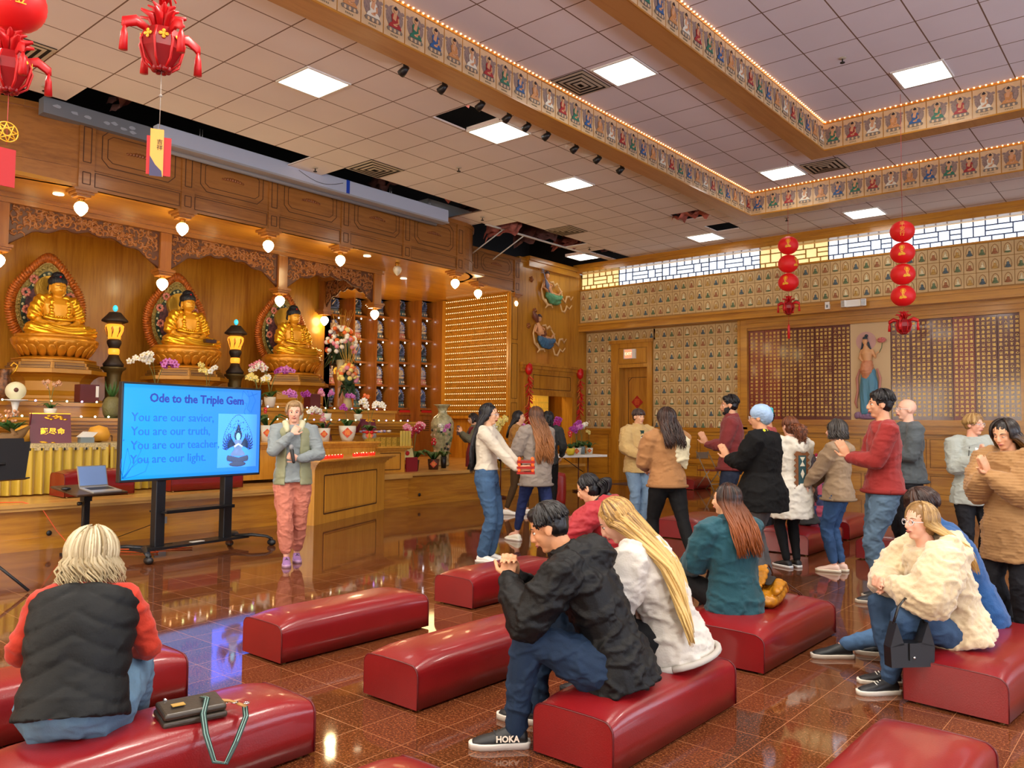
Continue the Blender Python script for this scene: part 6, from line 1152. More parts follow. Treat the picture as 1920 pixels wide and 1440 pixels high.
stone_lantern((-13.45, 5.79, Z2), 'bronze and amber lantern between the left and middle Buddhas'); stone_lantern((-13.45, 7.98, Z2), 'bronze and amber lantern between the middle and right Buddhas'); stone_lantern((-13.0, 10.05, 1.16), 'bronze and amber lantern right of the right Buddha, standing lower')
# altar curios
t = thing('ornate_vase', (-12.05, 3.78, Z2), 'dark ornate vase with curled gold handles on the upper shelf', 'vase'); MB().lathe([(.05, 0), (.08, .05), (.10, .2), (.06, .34), (.09, .42), (.07, .43)], 18).build('body', mat('vase_dark_gold', (110, 66, 30), .35, .3, var=.7, vs=25), t); m = MB()
for s in (-1, 1): m.tube([(0, s*.07, .36), (0, s*.13, .42), (0, s*.15, .49), (0, s*.10, .52), (0, s*.07, .48), (0, s*.1, .46)], .012, 6)
m.build('handles', GOLD, t)
t = thing('globe_lamp', (-12.02, 3.93+.05, Z2-.06), 'round white globe lamp on a small saucer, left of the orchids', 'lamp'); MB().sph((0, 0, .14), .12, 20, 12).build('globe', mat('globe_white', (214, 208, 170), .4, emit=(.9, .8, .5), es=.15), t); MB().lathe([(.05, .0), (.14, .02), (.14, .03), (.05, .03)], 20).build('saucer', WHITE, t)
MB().sph((.11, -.03, .15), (.02, .03, .03), 8, 6).build('dark_emblem', mat('emblem_brown', (96, 50, 40), .5), t); t.location = (-11.62, 3.78, Z1+.20); MB().lathe([(.04, -.20), (.03, -.1), (.05, 0)], 12).build('stem', WHITE, t)
t = thing('pineapple_ornament', (-11.5, 4.95, Z1), 'green pineapple shaped ornament next to the left edge of the television', 'ornament'); MB().lathe([(.08, 0), (.11, .06), (.125, .16), (.10, .26), (.06, .30)], 16, ripple=lambda a, z: .05*sin(a*8+z*60)).build('body', mat('pineapple', (110, 104, 60), .5, bump=1, bs=40), t); m = MB(); [m.tube([(0, 0, .28), (.06*cos(k*.8), .06*sin(k*.8), .36), (.10*cos(k*.8), .10*sin(k*.8), .44+.04*(k % 3))], [.02, .02, .003], 5, flat=.4) for k in range(14)]; m.build('crown', GREEN, t)
o = MB().box(-12.2, -12.0, 4.72, 4.98, Z2, Z2+.27).build('maroon_box', mat('maroon_box', (92, 30, 30), .5)); tag(o, 'maroon box on the upper shelf left of the television', 'box'); o = MB().box(-11.995, -11.99, 4.93, 4.97, Z2+.09, Z2+.25).build('white_slip', WHITE); tag(o, 'narrow white slip of paper on the maroon box', 'paper')
o = MB().box(-12.2, -12.0, 8.62, 8.84, Z2, Z2+.27).build('maroon_box', mat('maroon_box', (92, 30, 30), .5)); tag(o, 'maroon box before the right Buddha pedestal', 'box')
o = MB().box(-13.42+.34, -13.42+.50, 7.10, 7.30, 2.35+.40, 2.35+.46).build('dark_box', mat('dark_box', (50, 18, 14), .5)); tag(o, 'small dark lacquer box at the feet of the middle Buddha', 'box')
t = thing('driftwood_garden', (-10.45, 3.36, ST+.61), 'driftwood planter with small pink blossoms on the gold skirted table', 'plant'); m = MB(); m.tube([(0, -.16, .02), (0, -.08, .06), (0, .02, .05), (0, .12, .12), (0, .2, .2)], [.05, .07, .08, .05, .015], 8); m.tube([(0, -.06, .03), (.03, .04, .12), (.02, -.02, .2)], [.05, .04, .01], 6); m.build('driftwood', mat('driftwood', (124, 92, 54), .8, bump=.6, bs=20), t); m = MB(); random.seed(3)
for k in range(24): a = random.uniform(0, 6.3); m.tube([(0, 0, .14), (.08*cos(a), .10*sin(a), .2+.04*random.random()), (.13*cos(a), .18*sin(a), .2+.08*random.random())], [.01, .028, .004], 5, flat=.3)
m.build('leaves', GREEN, t); m = MB(); [m.sph((random.uniform(-.08, .08), random.uniform(-.12, .14), .26+random.random()*.12), .018, 6, 5) for k in range(22)]; m.build('blossoms', PET['peach'], t)
o = MB().box(-10.6, -10.4, 2.9, 3.12, ST+.61, ST+.67).build('paper_stack', mat('paper_pile', (200, 160, 90), .6)); tag(o, 'low pile of patterned paper at the left end of the skirted table', 'paper')
# big vase
t = thing('porcelain_vase', (-11.45, 11.40, ST+.05), 'tall pale green painted porcelain vase with a fluted rim', 'vase'); VM_ = mat('porcelain', (176, 172, 134), .2, var=.45, vs=14, coat=.5)
MB().lathe([(.14, 0), (.155, .03), (.14, .1), (.15, .25), (.20, .5), (.235, .75), (.235, .86), (.18, .97), (.10, 1.03), (.085, 1.08), (.10, 1.14), (.14, 1.20), (.18, 1.225), (.16, 1.22), (.11, 1.15)], 40, ripple=lambda a, z: .06*sin(a*8)*max(0, (z-1.15)/.08)).build('body', VM_, t)
m = MB(); random.seed(6); fd = atan2(-11.4, 11.45)
for k in range(26): a = fd+random.uniform(-1.2, 1.2); z = random.uniform(.15, .85); r0 = .15+.085*min(1, max(0, (z-.2)/.5)); m.sph((r0*cos(a), r0*sin(a), z), (.012, .035, .03), 7, 5, k % 3)
m.sph((.232*cos(fd+.5), .232*sin(fd+.5), .80), (.02, .05, .04), 8, 6, 0); m.build('painted_scene', [mat('vase_black', (36, 40, 46), .3), mat('vase_green', (104, 122, 84), .3), mat('vase_blush', (206, 172, 140), .3)], t)
t = thing('globe_lamp', (-11.05, 10.2, ST+.05), 'yellow globe lamp glowing between the two brown pots', 'lamp'); MB().sph((0, 0, .20), (.10, .10, .13), 16, 10).build('globe', mat('yellow_globe', (226, 190, 70), .4, emit=(1, .7, .1), es=.25), t); MB().box(-.08, .08, -.08, .08, 0, .08).build('base', BLACK, t)
m = MB(); m.prism([(0, 0), (.2, .05), (.16, .2), (.0, .26), (-.12, .12)], lambda u, v, d: (d, u, v), 0, .012); m.sph((.02, .04, .12), (.012, .05, .04), 8, 6, 1); o = m.build('paper_fan', [mat('fan_pale', (226, 214, 150), .5), PET['red']]); o.location = (-10.45, 9.5, ST+.25); tag(o, 'pale paper fan printed with a red motif leaning beside the pots', 'fan')
o = MB().box(-10.4, -10.36, 9.47, 9.72, ST+.05, ST+.3).build('red_cloth_box', mat('red_cloth', (130, 20, 36), .5)); tag(o, 'dark red cloth covered box at the stage edge', 'box')
# ================= folding table with orchids =================
t = thing('folding_table', (-9.85, 12.75, 0), 'white folding table with flower pots near the portal', 'table', rz=radians(-14)); o = MB().box(-.38, .38, -1.6, 1.3, .74, .79).build('table_top', WHITE, t); bevel(o, .01)
for y in (1.0, -1.2):
    m = MB(); [m.tube([(x, y, .74), (x, y, .02)], .013, 8) for x in (-.18, .12)]; m.tube([(.31*cos(a)-.03, y+.10*sin(a), .02) for a in [k*.3 for k in range(22)]], .013, 6); m.build('leg_frame', mat('table_leg', (84, 34, 26), .4, .3), t); MB().tube([(-.03, y-.55, .73), (-.03, y, .42)], .009, 6).build('brace', BLKM, t)
tz = .79; orchid((-9.62, 13.65, tz), 'grey-blue pot of purple and white orchids on the folding table', ['purple', 'white'], 3, .5, .14, n=8, fs=.05, pot=mat('pot_bluegrey', (120, 134, 136), .4), ph=.16, pr=.075, seed=30, lh=.3, ptype='straight')
orchid((-9.5, 13.30, tz), 'white pot with an orange diamond and purple orchids on the folding table', ['purple', 'lilac'], 3, .46, .12, n=8, fs=.05, ph=.14, pr=.10, dia=True, seed=31, lh=.34, ptype='straight'); orchid((-9.6, 13.9, tz), 'small pot with an orange diamond at the end of the folding table', ['yellow'], 1, .36, .05, n=3, fs=.04, ph=.13, pr=.075, dia=True, seed=32, lh=.3, ptype='straight')
orchid((-9.95, 13.1, tz), 'tall dark purple orchid at the back of the folding table', ['purple', 'magenta', 'white'], 4, .62, .16, n=9, fs=.05, seed=33, lh=.3); orchid((-9.4, 12.95, tz), 'yellow wrapped pot with a red bud on the folding table', ['red', 'pink'], 1, .3, .05, n=3, fs=.05, pot=mat('yellow_wrap', (214, 190, 50), .4), ph=.14, pr=.09, seed=34, lh=.25)
orchid((-9.72, 12.0, tz), 'lilac orchid between the mustard jacket and the grey sweater', ['lilac', 'purple'], 3, .5, .2, n=8, fs=.05, seed=36, lh=.3); orchid((-9.9, 11.3, tz), 'white and yellow orchid behind the woman in the white top', ['white', 'yellow'], 3, .5, .12, n=9, fs=.05, seed=37, pot=mat('yellow_wrap', (214, 190, 50), .4), ph=.2, lh=.3)
# red drum, floor mat, chair, bell table
t = thing('red_stool', (-8.3, 11.1, 0), 'tall red barrel stool behind the woman in the grey sweater', 'stool'); MB().lathe([(.11, 0), (.125, .1), (.13, .3), (.125, .5), (.11, .56), (.0, .58)], 24).build('barrel', mat('barrel_red', (150, 30, 22), .35), t)
o = MB().box(-10.5, -8.9, 16.1, 17.0, .0, .012).build('floor_mat', mat('mat_brown', (96, 70, 60), .9)); tag(o, 'thin dark door mat on the floor in front of the far door', 'mat')
t = thing('folding_chair', (-8.05, 16.3, 0), 'grey metal folding chair by the far wall behind the maroon sweater', 'chair', rz=radians(-100)); CH = mat('chair_grey', (140, 128, 112), .4, .4)
MB().box(-.2, .2, -.2, .2, .42, .44).build('seat', mat('chair_red', (120, 40, 34), .5), t); MB().box(-.2, .2, -.22, -.20, .68, .82).build('backrest', CH, t); m = MB(); [m.tube([(x, -.22, .84), (x, .25, 0)], .012, 6) for x in (-.21, .21)]; [m.tube([(x, .12, .44), (x, -.25, 0)], .012, 6) for x in (-.19, .19)]; m.tube([(-.2, .17, .14), (.2, .17, .14)], .01, 6); m.build('frame', CH, t)
t = thing('bell_table', (-4.0, 11.0, 0), 'round dark table with a curved red leg holding a brass bell', 'table'); MB().lathe([(.0, .72), (.34, .72), (.36, .74), (.34, .76), (0, .76)], 28).build('table_top', mat('dark_table', (70, 24, 22), .3), t)
for k in range(3): a = 2*pi*k/3+.9; MB().tube([(.1*cos(a), .1*sin(a), .72), (.26*cos(a), .26*sin(a), .5), (.12*cos(a), .12*sin(a), .25), (.3*cos(a), .3*sin(a), .0)], [.02, .022, .02, .018], 8).build('leg', mat('dark_table', (70, 24, 22), .3), t)
t = thing('hand_bell', (-4.12, 10.9, .76), 'small brass bell on the round dark table', 'bell'); MB().lathe([(.07, 0), (.055, .03), (.045, .10), (.02, .13), (.0, .135)], 18).build('bell', mat('bell_metal', (206, 200, 180), .2, .8), t); MB().tube([(0, 0, .13), (0, 0, .2)], .01, 8).build('handle', BLACK, t)
orchid((-4.02, 11.12, .76), 'dark crimson leaves on the round table in front of the curly haired person', ['crimson'], 2, .16, .14, n=5, fs=.06, pot=BRASS, ph=.09, pr=.05, leaf=False, seed=40)
# ================= bags =================
LZ = .245
t = thing('shoulder_bag', (-2.98, 1.62, LZ+.012), 'small olive leather bag with a gold tag and green strap on the bench', 'bag', rz=radians(-12)); OL = mat('olive_leather', (56, 48, 38), .35, bump=.1, bs=80)
for k in range(2): o = MB().box(-.075+.004*k, .075-.004*k, -.12+.004*k, .12-.004*k, .0+.028*k, .026+.028*k).build('pouch', OL, t); bevel(o, .011, 3); o.rotation_euler = (0, radians(6), 0)
o = MB().box(-.0, .03, -.075, -.028, .058, .061).build('gold_tag', mat('tag_gold', (222, 180, 80), .3, .5), t); MB().tube([(-.06, -.07, .055), (-.055, -.085, .066)], .006, 6).build('zip_pull', CHROME, t)
ST2 = mat('strap_green', (8, 44, 40), .5); pts = [(-.01, .045, .062), (.035, .05, .068), (.09, .02, .03), (.16, .01, -.02), (.235, .02, -.10), (.24, .06, -.115), (.20, .11, -.06), (.13, .17, .0), (.075, .185, .02)]
m = MB(); m.tube(pts, .013, 6, 0, flat=.18, up=(0, 0, 1)); m.build('strap', ST2, t); m = MB(); [m.tube([(p[0]+.001, p[1]+q, p[2]+.0035) for p in pts], .0012, 4, 0) for q in (-.005, .005)]; m.build('strap_stripe', mat('strap_stripe', (150, 190, 180), .5), t)
m = MB(); m.tube([(.02, .10, .045), (.03, .14, .04), (.05, .165, .03)], [.018, .012, .010], 6, flat=.4); m.tube([(.05, .165, .03), (.078, .19, .02)], .011, 6, flat=.4); m.build('leather_tab', mat('tab_tan', (166, 120, 62), .5), t)
m = MB(); [m.tube([(x+.010*cos(a), y+.012*sin(a), .035) for a in [k*.6 for k in range(12)]], .0022, 4) for x, y in ((.03, .12), (.045, .155), (.02, .035), (.08, .19))]; m.build('metal_rings', CHROME, t)
t = thing('slouchy_bag', (-2.13, 5.16, LZ), 'slouchy mustard leather tote lying on the wide bench', 'bag', rz=radians(20)); MU = mat('mustard_leather', (186, 122, 22), .30, bump=.2, bs=30)
m = MB(); m.tube([(0, -.22, .06), (0, -.10, .075), (0, .06, .07), (0, .20, .05)], [.07, .10, .11, .075], 16, 0, flat=.62, up=(0, 0, 1), cap=True); m.tube([(-.06, -.24, .15), (-.06, -.05, .175), (-.05, .14, .20), (-.03, .20, .21)], [.03, .05, .04, .012], 10, flat=.45, up=(0, 0, 1), cap=True); m.tube([(.05, -.22, .12), (.06, -.02, .14), (.08, .12, .10), (.10, .2, .05)], [.03, .045, .035, .02], 10, flat=.6, up=(0, 0, 1), cap=True)
def bagf(c, n): return .009*(abs(sin(c[1]*26+c[0]*30))**.6-.5)+.006*noise.noise((c[0]*22, c[1]*14, c[2]*30))
blob(m, 'body', MU, t, .009, 1, wr=.010, wrs=(9, 5, 9), fn=bagf); m = MB(); m.tube([(.0, -.18, .155), (.01, .0, .168), (.02, .12, .15)], [.02, .035, .015], 10, flat=.3, up=(0, 0, 1), cap=True); m.build('dark_opening', mat('bag_inside', (30, 24, 22), .8), t)
m = MB(); m.tube([(-.02, .18, .20), (-.02, .25, .21), (.0, .29, .17), (.04, .30, .06), (.07, .27, .02)], [.007]*5, 6, 0, flat=.4); m.tube([(.04, .0, .16), (.07, .14, .12), (.11, .22, .06), (.17, .27, .03), (.235, .29, -.04), (.25, .31, -.05), (.19, .31, .02), (.09, .30, .09)], [.007]*8, 6, 0, flat=.4); m.build('strap', mat('bag_strap', (64, 36, 20), .4), t)
# ================= people =================
def ell(c, ax, ay, n=18): return [c+ax*cos(2*pi*i/n)+ay*sin(2*pi*i/n) for i in range(n)]
def ik(a, b, l1, l2, pole):
    d = b-a; L = min(d.length, (l1+l2)*.999); dn = d.normalized() if d.length > 1e-6 else V((0, 0, -1)); b = a+dn*L
    x = (l1*l1-l2*l2+L*L)/(2*L); h = sqrt(max(0, l1*l1-x*x)); p = pole-dn*pole.dot(dn); p.normalize(); return a+dn*x+p*h, b
def hand(mb, w, fd, pn, side, s, curl=.3, thumb=.6, spread=.12):
    """w wrist, fd finger direction, pn palm normal (the way the palm faces), side=+1 thumb toward fd x pn; s scale"""
    fd = fd.normalized(); pn = (pn-fd*pn.dot(fd)).normalized(); sd = fd.cross(pn)*side; s *= 1
    mb.loft([ell(w+fd*a*s, sd*b*s, pn*c*s, 12) for a, b, c in ((-.02, .022, .017), (.005, .024, .016), (.03, .034, .015), (.06, .040, .014), (.085, .041, .012), (.095, .036, .009))])
    for k, (o, L, r) in enumerate(((.030, .068, .0085), (.010, .076, .009), (-.011, .071, .0085), (-.031, .056, .0075))):
        p = w+fd*.088*s+sd*o*s; d = (fd+sd*(o*spread*20*.5)).normalized(); pts = [p-d*.012*s, p]; a = 0
        for q in (.45, .30, .25): a += curl*1.0; dd = d*cos(a)+pn*sin(a); p = p+dd*L*q*s; pts.append(p)
        mb.tube(pts, [r*s*1.05, r*s, r*s*.97, r*s*.9, r*s*.75], 8, cap=True)
    p = w+fd*.022*s+sd*.026*s; d1 = (fd*.55+sd*.75+pn*.25*thumb).normalized(); d2 = (fd*.85+sd*.25+pn*.5*thumb).normalized(); mb.tube([p-d1*.015*s, p+d1*.035*s, p+d1*.035*s+d2*.03*s, p+d1*.035*s+d2*.055*s], [.012*s, .0115*s, .0095*s, .008*s], 8, cap=True)
def strands(spec, hc, Rh, hh, guide, lat, root_fwd):
    """hair locks. spec keys: n,len,w (half width at the end),wave,r,cols"""
    mb = MB(); mb.a = []; rnd = random.Random(spec.get('seed', 1)); n = spec['n']; rx, ry, rz = (.44*hh, .385*hh, .43*hh)
    face = spec.get('face', 62); L = spec['len']; up = V((0, 0, 1)); part = spec.get('part', 0)
    for i in range(n):
        az = rnd.uniform(-180+face*.0, 180);
        if abs(az) < face: az = (face+rnd.uniform(0, 25))*(1 if az > 0 else -1)          # az=0 is the face
        e0 = radians(rnd.choice([88, 80, 70, 55, 40, 20])-rnd.uniform(0, 12)); a = radians(az)
        eend = radians(spec.get('eend', -14)+rnd.uniform(-6, 6)); pts = []; out = 1.0+rnd.uniform(0, spec.get('vol', .07)); N1 = 7
        for k in range(N1):
            e = e0+(eend-e0)*k/(N1-1); aa = a*(1 if e < radians(70) else .8+.2*(k/(N1-1))); p = V((rx*cos(e)*cos(aa)-.045*hh, ry*cos(e)*sin(aa), rz*sin(e)+.10*hh))*out; pts.append(hc+Rh @ p)
        ln = L*(rnd.uniform(.72, 1.04) if L > .2 else rnd.uniform(.86, 1.05)); p = pts[-1]; wv = spec.get('wave', 0); ph = rnd.uniform(0, 6.28); side = sin(a); back = -cos(a)
        if ln > .03:
            N2 = max(4, int(ln/.035)); jitter = rnd.uniform(-1, 1); jd = rnd.uniform(-1, 1)
            for k in range(1, N2+1):
                t = k/N2; u_ = t*(ln/L)
                if guide:
                    g = guide[0].lerp(guide[1], min(1, u_*2)) if u_ < .5 else guide[1].lerp(guide[2], min(1.1, u_*2-1)); w = spec.get('w', .12)
                    tgt = g+lat*(side*w*(1-.15*t)+jitter*.03)+root_fwd*(-.010*jd-.012+.02*spec.get('fwd', 0)*t); q = pts[N1-1]*(1-t)**2+(pts[N1-1]-up*ln*.4)*0*0+tgt*(1-(1-t)**2)
                else: q = pts[N1-1]-up*ln*t+(Rh @ V((cos(a), sin(a), 0)))*.012*t
                if wv: q = q+lat*wv*sin(ph+t*ln*spec.get('wf', 40))*min(1, t*3)+root_fwd*wv*.8*cos(ph+t*ln*spec.get('wf', 40))*min(1, t*3)
                pts.append(q)
        m = len(pts); r = spec.get('r', .006)*rnd.uniform(.7, 1.2); rr = [r*(.6+.6*min(1, k/3)) if k < m-3 else r*(.2+.25*(m-1-k)) for k in range(m)]
        nv = len(mb.v); mb.tube(pts, rr, 4, 0, True); hv = rnd.random(); mb.a += [(hv, min(1, (j//4)/m), 0, 1) for j in range(len(mb.v)-nv)]
    return mb
def hair_mat(name, c1, c2, c3=None):
    if name in _mc: return _mc[name]
    m = mat(name, c1, .38); nt = m.node_tree; b = nt.nodes['Principled BSDF']; N = nt.nodes.new; L = nt.links.new
    at = N('ShaderNodeAttribute'); at.attribute_name = 'hv'; sp = N('ShaderNodeSeparateColor'); L(at.outputs['Color'], sp.inputs[0])
    x = N('ShaderNodeMix'); x.data_type = 'RGBA'; mr = N('ShaderNodeMapRange'); mr.inputs[1].default_value = .3; mr.inputs[2].default_value = .85; L(sp.outputs[0], mr.inputs[0]); L(mr.outputs[0], x.inputs[0]); x.inputs[6].default_value = srgb(*c1); x.inputs[7].default_value = srgb(*c2); out = x.outputs[2]
    if c3: y = N('ShaderNodeMix'); y.data_type = 'RGBA'; m3 = N('ShaderNodeMapRange'); m3.inputs[1].default_value = .35; m3.inputs[2].default_value = .8; L(sp.outputs[1], m3.inputs[0]); L(m3.outputs[0], y.inputs[0]); L(out, y.inputs[6]); y.inputs[7].default_value = srgb(*c3); out = y.outputs[2]
    L(out, b.inputs['Base Color']); b.inputs['Specular IOR Level'].default_value = .4; return m
def person(P):
    g = P.get; h = P['h']; w = g('w', 1.0); t = thing('person', (P['x'], P['y'], g('z', 0)), P['label'], 'person', rz=radians(P['yaw']))
    up, fx, ly = V((0, 0, 1)), V((1, 0, 0)), V((0, 1, 0)); vox = g('vox', .008)
    seated = 'seat' in P; pel = V(P.get('pel', (0, 0, P['seat']+.052*h if seated else .531*h)))
    l1, l2 = radians(g('lean', 0)), radians(g('lean2', g('lean', 0))); tw = radians(g('twist', 0))
    def D(a): return V((sin(a), 0, cos(a)))
    F1, F2 = V((cos(l1), 0, -sin(l1))), V((cos(l2), 0, -sin(l2)))
    Rz = Matrix.Rotation(tw, 3, 'Z'); Ft = Rz @ F2; Lt = Rz @ ly
    waist = pel+D(l1)*.095*h; chest = waist+D((l1+l2)/2)*.115*h; upc = chest+D(l2)*.065*h; nb = upc+D(l2)*.040*h
    sw = .108*h*w*g('sh', 1.0); sL, sR = upc+D(l2)*.018*h+Lt*sw, upc+D(l2)*.018*h-Lt*sw
    hh = .134*h*g('head', 1.0); hy, hp, hr = radians(g('hyaw', 0)), radians(g('hpitch', 0)), radians(g('hroll', 0))
    neck_d = (D(l2)*.8+up*.35+Ft*.12).normalized(); hb = nb+neck_d*.034*h
    Rh = Matrix.Rotation(hy, 3, 'Z') @ Rz @ Matrix.Rotation(hp, 3, 'Y') @ Matrix.Rotation(hr, 3, 'X'); hc = hb+Rh @ V((.09*hh, 0, .40*hh))
    hips = [pel+ly*s*.052*h*w-up*.01*h for s in (1, -1)]; th, sn = .245*h, .245*h
    feet = [V(f) for f in P['feet']]; knees = []; ank = []
    for i in (0, 1):
        pole = V(g('kpole', ((1, .25, .4), (1, -.25, .4)))[i]) if seated else V(g('kpole', ((1, .1, 0), (1, -.1, 0)))[i]); k, a = ik(hips[i], feet[i]+up*.045*h, th, sn, pole); knees.append(k); ank.append(a)
    ua, fa = .165*h, .148*h; elb = []; wri = []
    for i, (s, S) in enumerate(((1, sL), (-1, sR))):
        H = V(P['hands'][i]); pole = V(g('epole', ((-.4, .7, -1), (-.4, -.7, -1)))[i]); e, q = ik(S, H, ua, fa, pole); elb.append(e); wri.append(q)
    fh = .95*h/1.65; sk = g('skin', (214, 160, 126)); SK = mat('skin_%d_%d_%d' % sk, sk, .5, var=.05, vs=12)
    # --- body ---
    mb = MB(); q = .93
    mb.loft([ell(c, Lx*a*h*w*q, Fx*b*h*g('belly', 1)*q) for c, Lx, Fx, a, b in ((pel-up*.04*h, ly, F1, .06, .05), (pel, ly, F1, .092, .066), (waist, ly, F1, .078, .055), (chest, Lt, Ft, .092, .064), (upc, Lt, Ft, .096, .056), (nb, Lt, Ft, .055, .042), (nb+neck_d*.012*h, Lt, Ft, .034, .034))])
    mb.tube([nb-neck_d*.02*h, nb+neck_d*.03*h, hc-Rh @ V((.06*hh, 0, .22*hh))], [.036*h, .031*h, .031*h], 12)
    H_ = lambda x, y, z: hc+Rh @ V((x*hh, y*hh, z*hh)); Sp = lambda x, y, z, a, b, c: mb.sph(H_(x, y, z), (a*hh, b*hh, c*hh), 16, 10, 0, Rh)
    Sp(-.05, 0, .12, .40, .335, .37); Sp(.09, 0, -.10, .26, .255, .34); Sp(.17, 0, -.37, .14, .15, .10); Sp(.21, .13, -.08, .12, .11, .12); Sp(.21, -.13, -.08, .12, .11, .12); Sp(.27, 0, .10, .10, .21, .05); Sp(.0, 0, -.25, .2, .22, .16)
    mb.tube([H_(.33, 0, .08), H_(.40, 0, -.04), H_(.43, 0, -.11), H_(.34, 0, -.13)], [.035*hh, .045*hh, .055*hh, .05*hh], 8, cap=True); mb.tube([H_(.33, -.09, -.235), H_(.365, 0, -.23), H_(.33, .09, -.235)], [.022*hh, .04*hh, .022*hh], 6, cap=True)
    for s in (-1, 1): mb.sph(H_(-.03, s*.34, -.03), (.085*hh, .03*hh, .12*hh), 10, 8, 0, Rh @ Matrix.Rotation(-.2, 3, 'Y')); mb.sph(H_(.385, s*.045, -.125), (.03*hh,)*3, 8, 6)
    hd = g('hand', ({}, {}))
    for i, (s, S) in enumerate(((1, sL), (-1, sR))):
        mb.tube([S-Lt*s*.02*h, S, S.lerp(elb[i], .5), elb[i]], [.026*h, .029*h, .024*h, .019*h], 10, cap=True); mb.tube([elb[i], elb[i].lerp(wri[i], .35), wri[i]], [.019*h, .019*h, .0155*h], 10, cap=True)
        fd = V(hd[i].get('fd', tuple(wri[i]-elb[i]))); pn = V(hd[i].get('pn', (0, -s, 0))); hand(mb, wri[i]+fd.normalized()*.01, fd, pn, hd[i].get('side', s), fh, hd[i].get('curl', .35), hd[i].get('thumb', .6))
        mb.tube([hips[i], hips[i].lerp(knees[i], .5), knees[i]], [.044*h, .039*h, .025*h], 12, cap=True); mb.tube([knees[i], knees[i].lerp(ank[i], .3), ank[i]], [.025*h, .026*h, .018*h], 12, cap=True)
        fdir = V(g('fdir', ((1, .12, 0), (1, -.12, 0)))[i]).normalized(); mb.tube([ank[i]-up*.01*h, ank[i]+fdir*.05*h-up*.022*h, ank[i]+fdir*.075*h-up*.030*h], [.018*h, .016*h, .010*h], 8, cap=True)
    body = blob(mb, 'body', SK, t, vox, 2)
    # --- face parts ---
    fd_ = g('face', 1)
    if fd_:
        EW = mat('eye_white', (226, 218, 208), .3); EI = mat('iris_dark', (34, 22, 18), .25); LP = mat('lips', g('lip', (176, 96, 86)), .45); EB = mat('brow_%d' % P['brow'][0] if 'brow' in P else 'brow_dark', P.get('brow', (44, 32, 28)), .7)
        for s in (-1, 1):
            m = MB(); m.sph(H_(.282, s*.125, .015), (.045*hh, .062*hh, (.030 if g('eyes', 1) else .006)*hh), 10, 6, 0, Rh)
            if g('eyes', 1): m.sph(H_(.317, s*.120, .012), (.02*hh, .026*hh, .027*hh), 8, 6, 1, Rh)
            m.tube([H_(.305, s*.062, .026), H_(.326, s*.12, .042 if g('eyes', 1) else .0), H_(.275, s*.18, .018)], [.006*hh, .012*hh, .006*hh], 5, 1); m.build('eye', [EW, EI], t)
            m = MB(); m.tube([H_(.345, s*.06, .112), H_(.340, s*.125, .128), H_(.268, s*.20, .106)], [.012*hh, .016*hh, .007*hh], 5, 0); m.build('eyebrow', EB, t)
        m = MB(); sm = g('smile', 0); m.tube([H_(.335, -.10, -.235+.03*sm), H_(.385, -.04, -.225), H_(.392, 0, -.23), H_(.385, .04, -.225), H_(.335, .10, -.235+.03*sm)], [.008*hh, .02*hh, .018*hh, .02*hh, .008*hh], 6); m.tube([H_(.345, -.07, -.25+.02*sm), H_(.38, 0, -.268), H_(.345, .07, -.25+.02*sm)], [.008*hh, .022*hh, .008*hh], 6); m.build('lips', LP, t)
    if g('beard'): m = MB(); [m.sph(H_(x, y, z), (a*hh, b*hh, c*hh), 10, 6, 0, Rh) for x, y, z, a, b, c in ((.17, 0, -.38, .17, .18, .12), (.13, .2, -.24, .14, .09, .17), (.13, -.2, -.24, .14, .09, .17), (.30, 0, -.19, .06, .13, .02), (.0, .27, -.1, .08, .05, .15), (.0, -.27, -.1, .08, .05, .15))]; blob(m, 'beard', mat('beard_dark', P['beard'], .8), t, .006, 1, wr=.003, wrs=(60, 60, 60))
    if g('glasses'):
        m = MB(); GLM = mat('glasses_frame', P['glasses'], .3)
        for s in (-1, 1): m.tube([H_(.40-.02*abs(cos(a)), s*.135+.088*cos(a), .01+.075*sin(a)) for a in [k*.45 for k in range(15)]], .009*hh, 5); m.tube([H_(.37, s*.225, .03), H_(.15, s*.345, .03), H_(.0, s*.355, .01)], .010*hh, 5)
        m.tube([H_(.39, -.05, .02), H_(.40, .05, .02)], .009*hh, 5); m.build('glasses', GLM, t)
    # --- trousers ---
    pc = P['pants']; lo = pc.get('loose', 1.12); PM = mat(pc['name'], pc['c'], pc.get('r', .8), bump=pc.get('bump', .15), bs=pc.get('bs', 90), var=pc.get('var', .12), vs=6, spec=.25)
    mb = MB(); e = .012
    mb.loft([ell(c, ly*(a*h*w*1.02+e), Fx*(b*h*g('belly', 1)+e)) for c, Fx, a, b in ((pel-up*.055*h, F1, .066, .055), (pel-up*.02*h, F1, .092, .072), (pel+up*.02*h, F1, .094, .068), (pel+D(l1)*.06*h, F1, .083, .06))])
    for i in (0, 1):
        k, a = knees[i], ank[i]; fl = pc.get('flare', 1.0); end = a.lerp(k, pc.get('short', .06)); kd = (k-hips[i]).normalized()
        lq = min(lo, 1.12); mb.tube([hips[i]-(k-hips[i])*.02, hips[i].lerp(k, .22), hips[i].lerp(k, .6), k-kd*.012*h], [.050*h*lq*w**.5, .056*h*lo*w**.5, .047*h*lo, .037*h*lo], 14, cap=True); mb.tube([k, k.lerp(a, .3), k.lerp(a, .7), end], [.037*h*lo, .036*h*lo*(1+.3*(fl-1)), .028*h*lo*fl, .025*h*lo*fl], 14, cap=True)
    blob(mb, pc.get('part', 'trousers'), PM, t, vox*1.15, 3, wr=pc.get('wr', .006), wrs=(9, 9, 12))
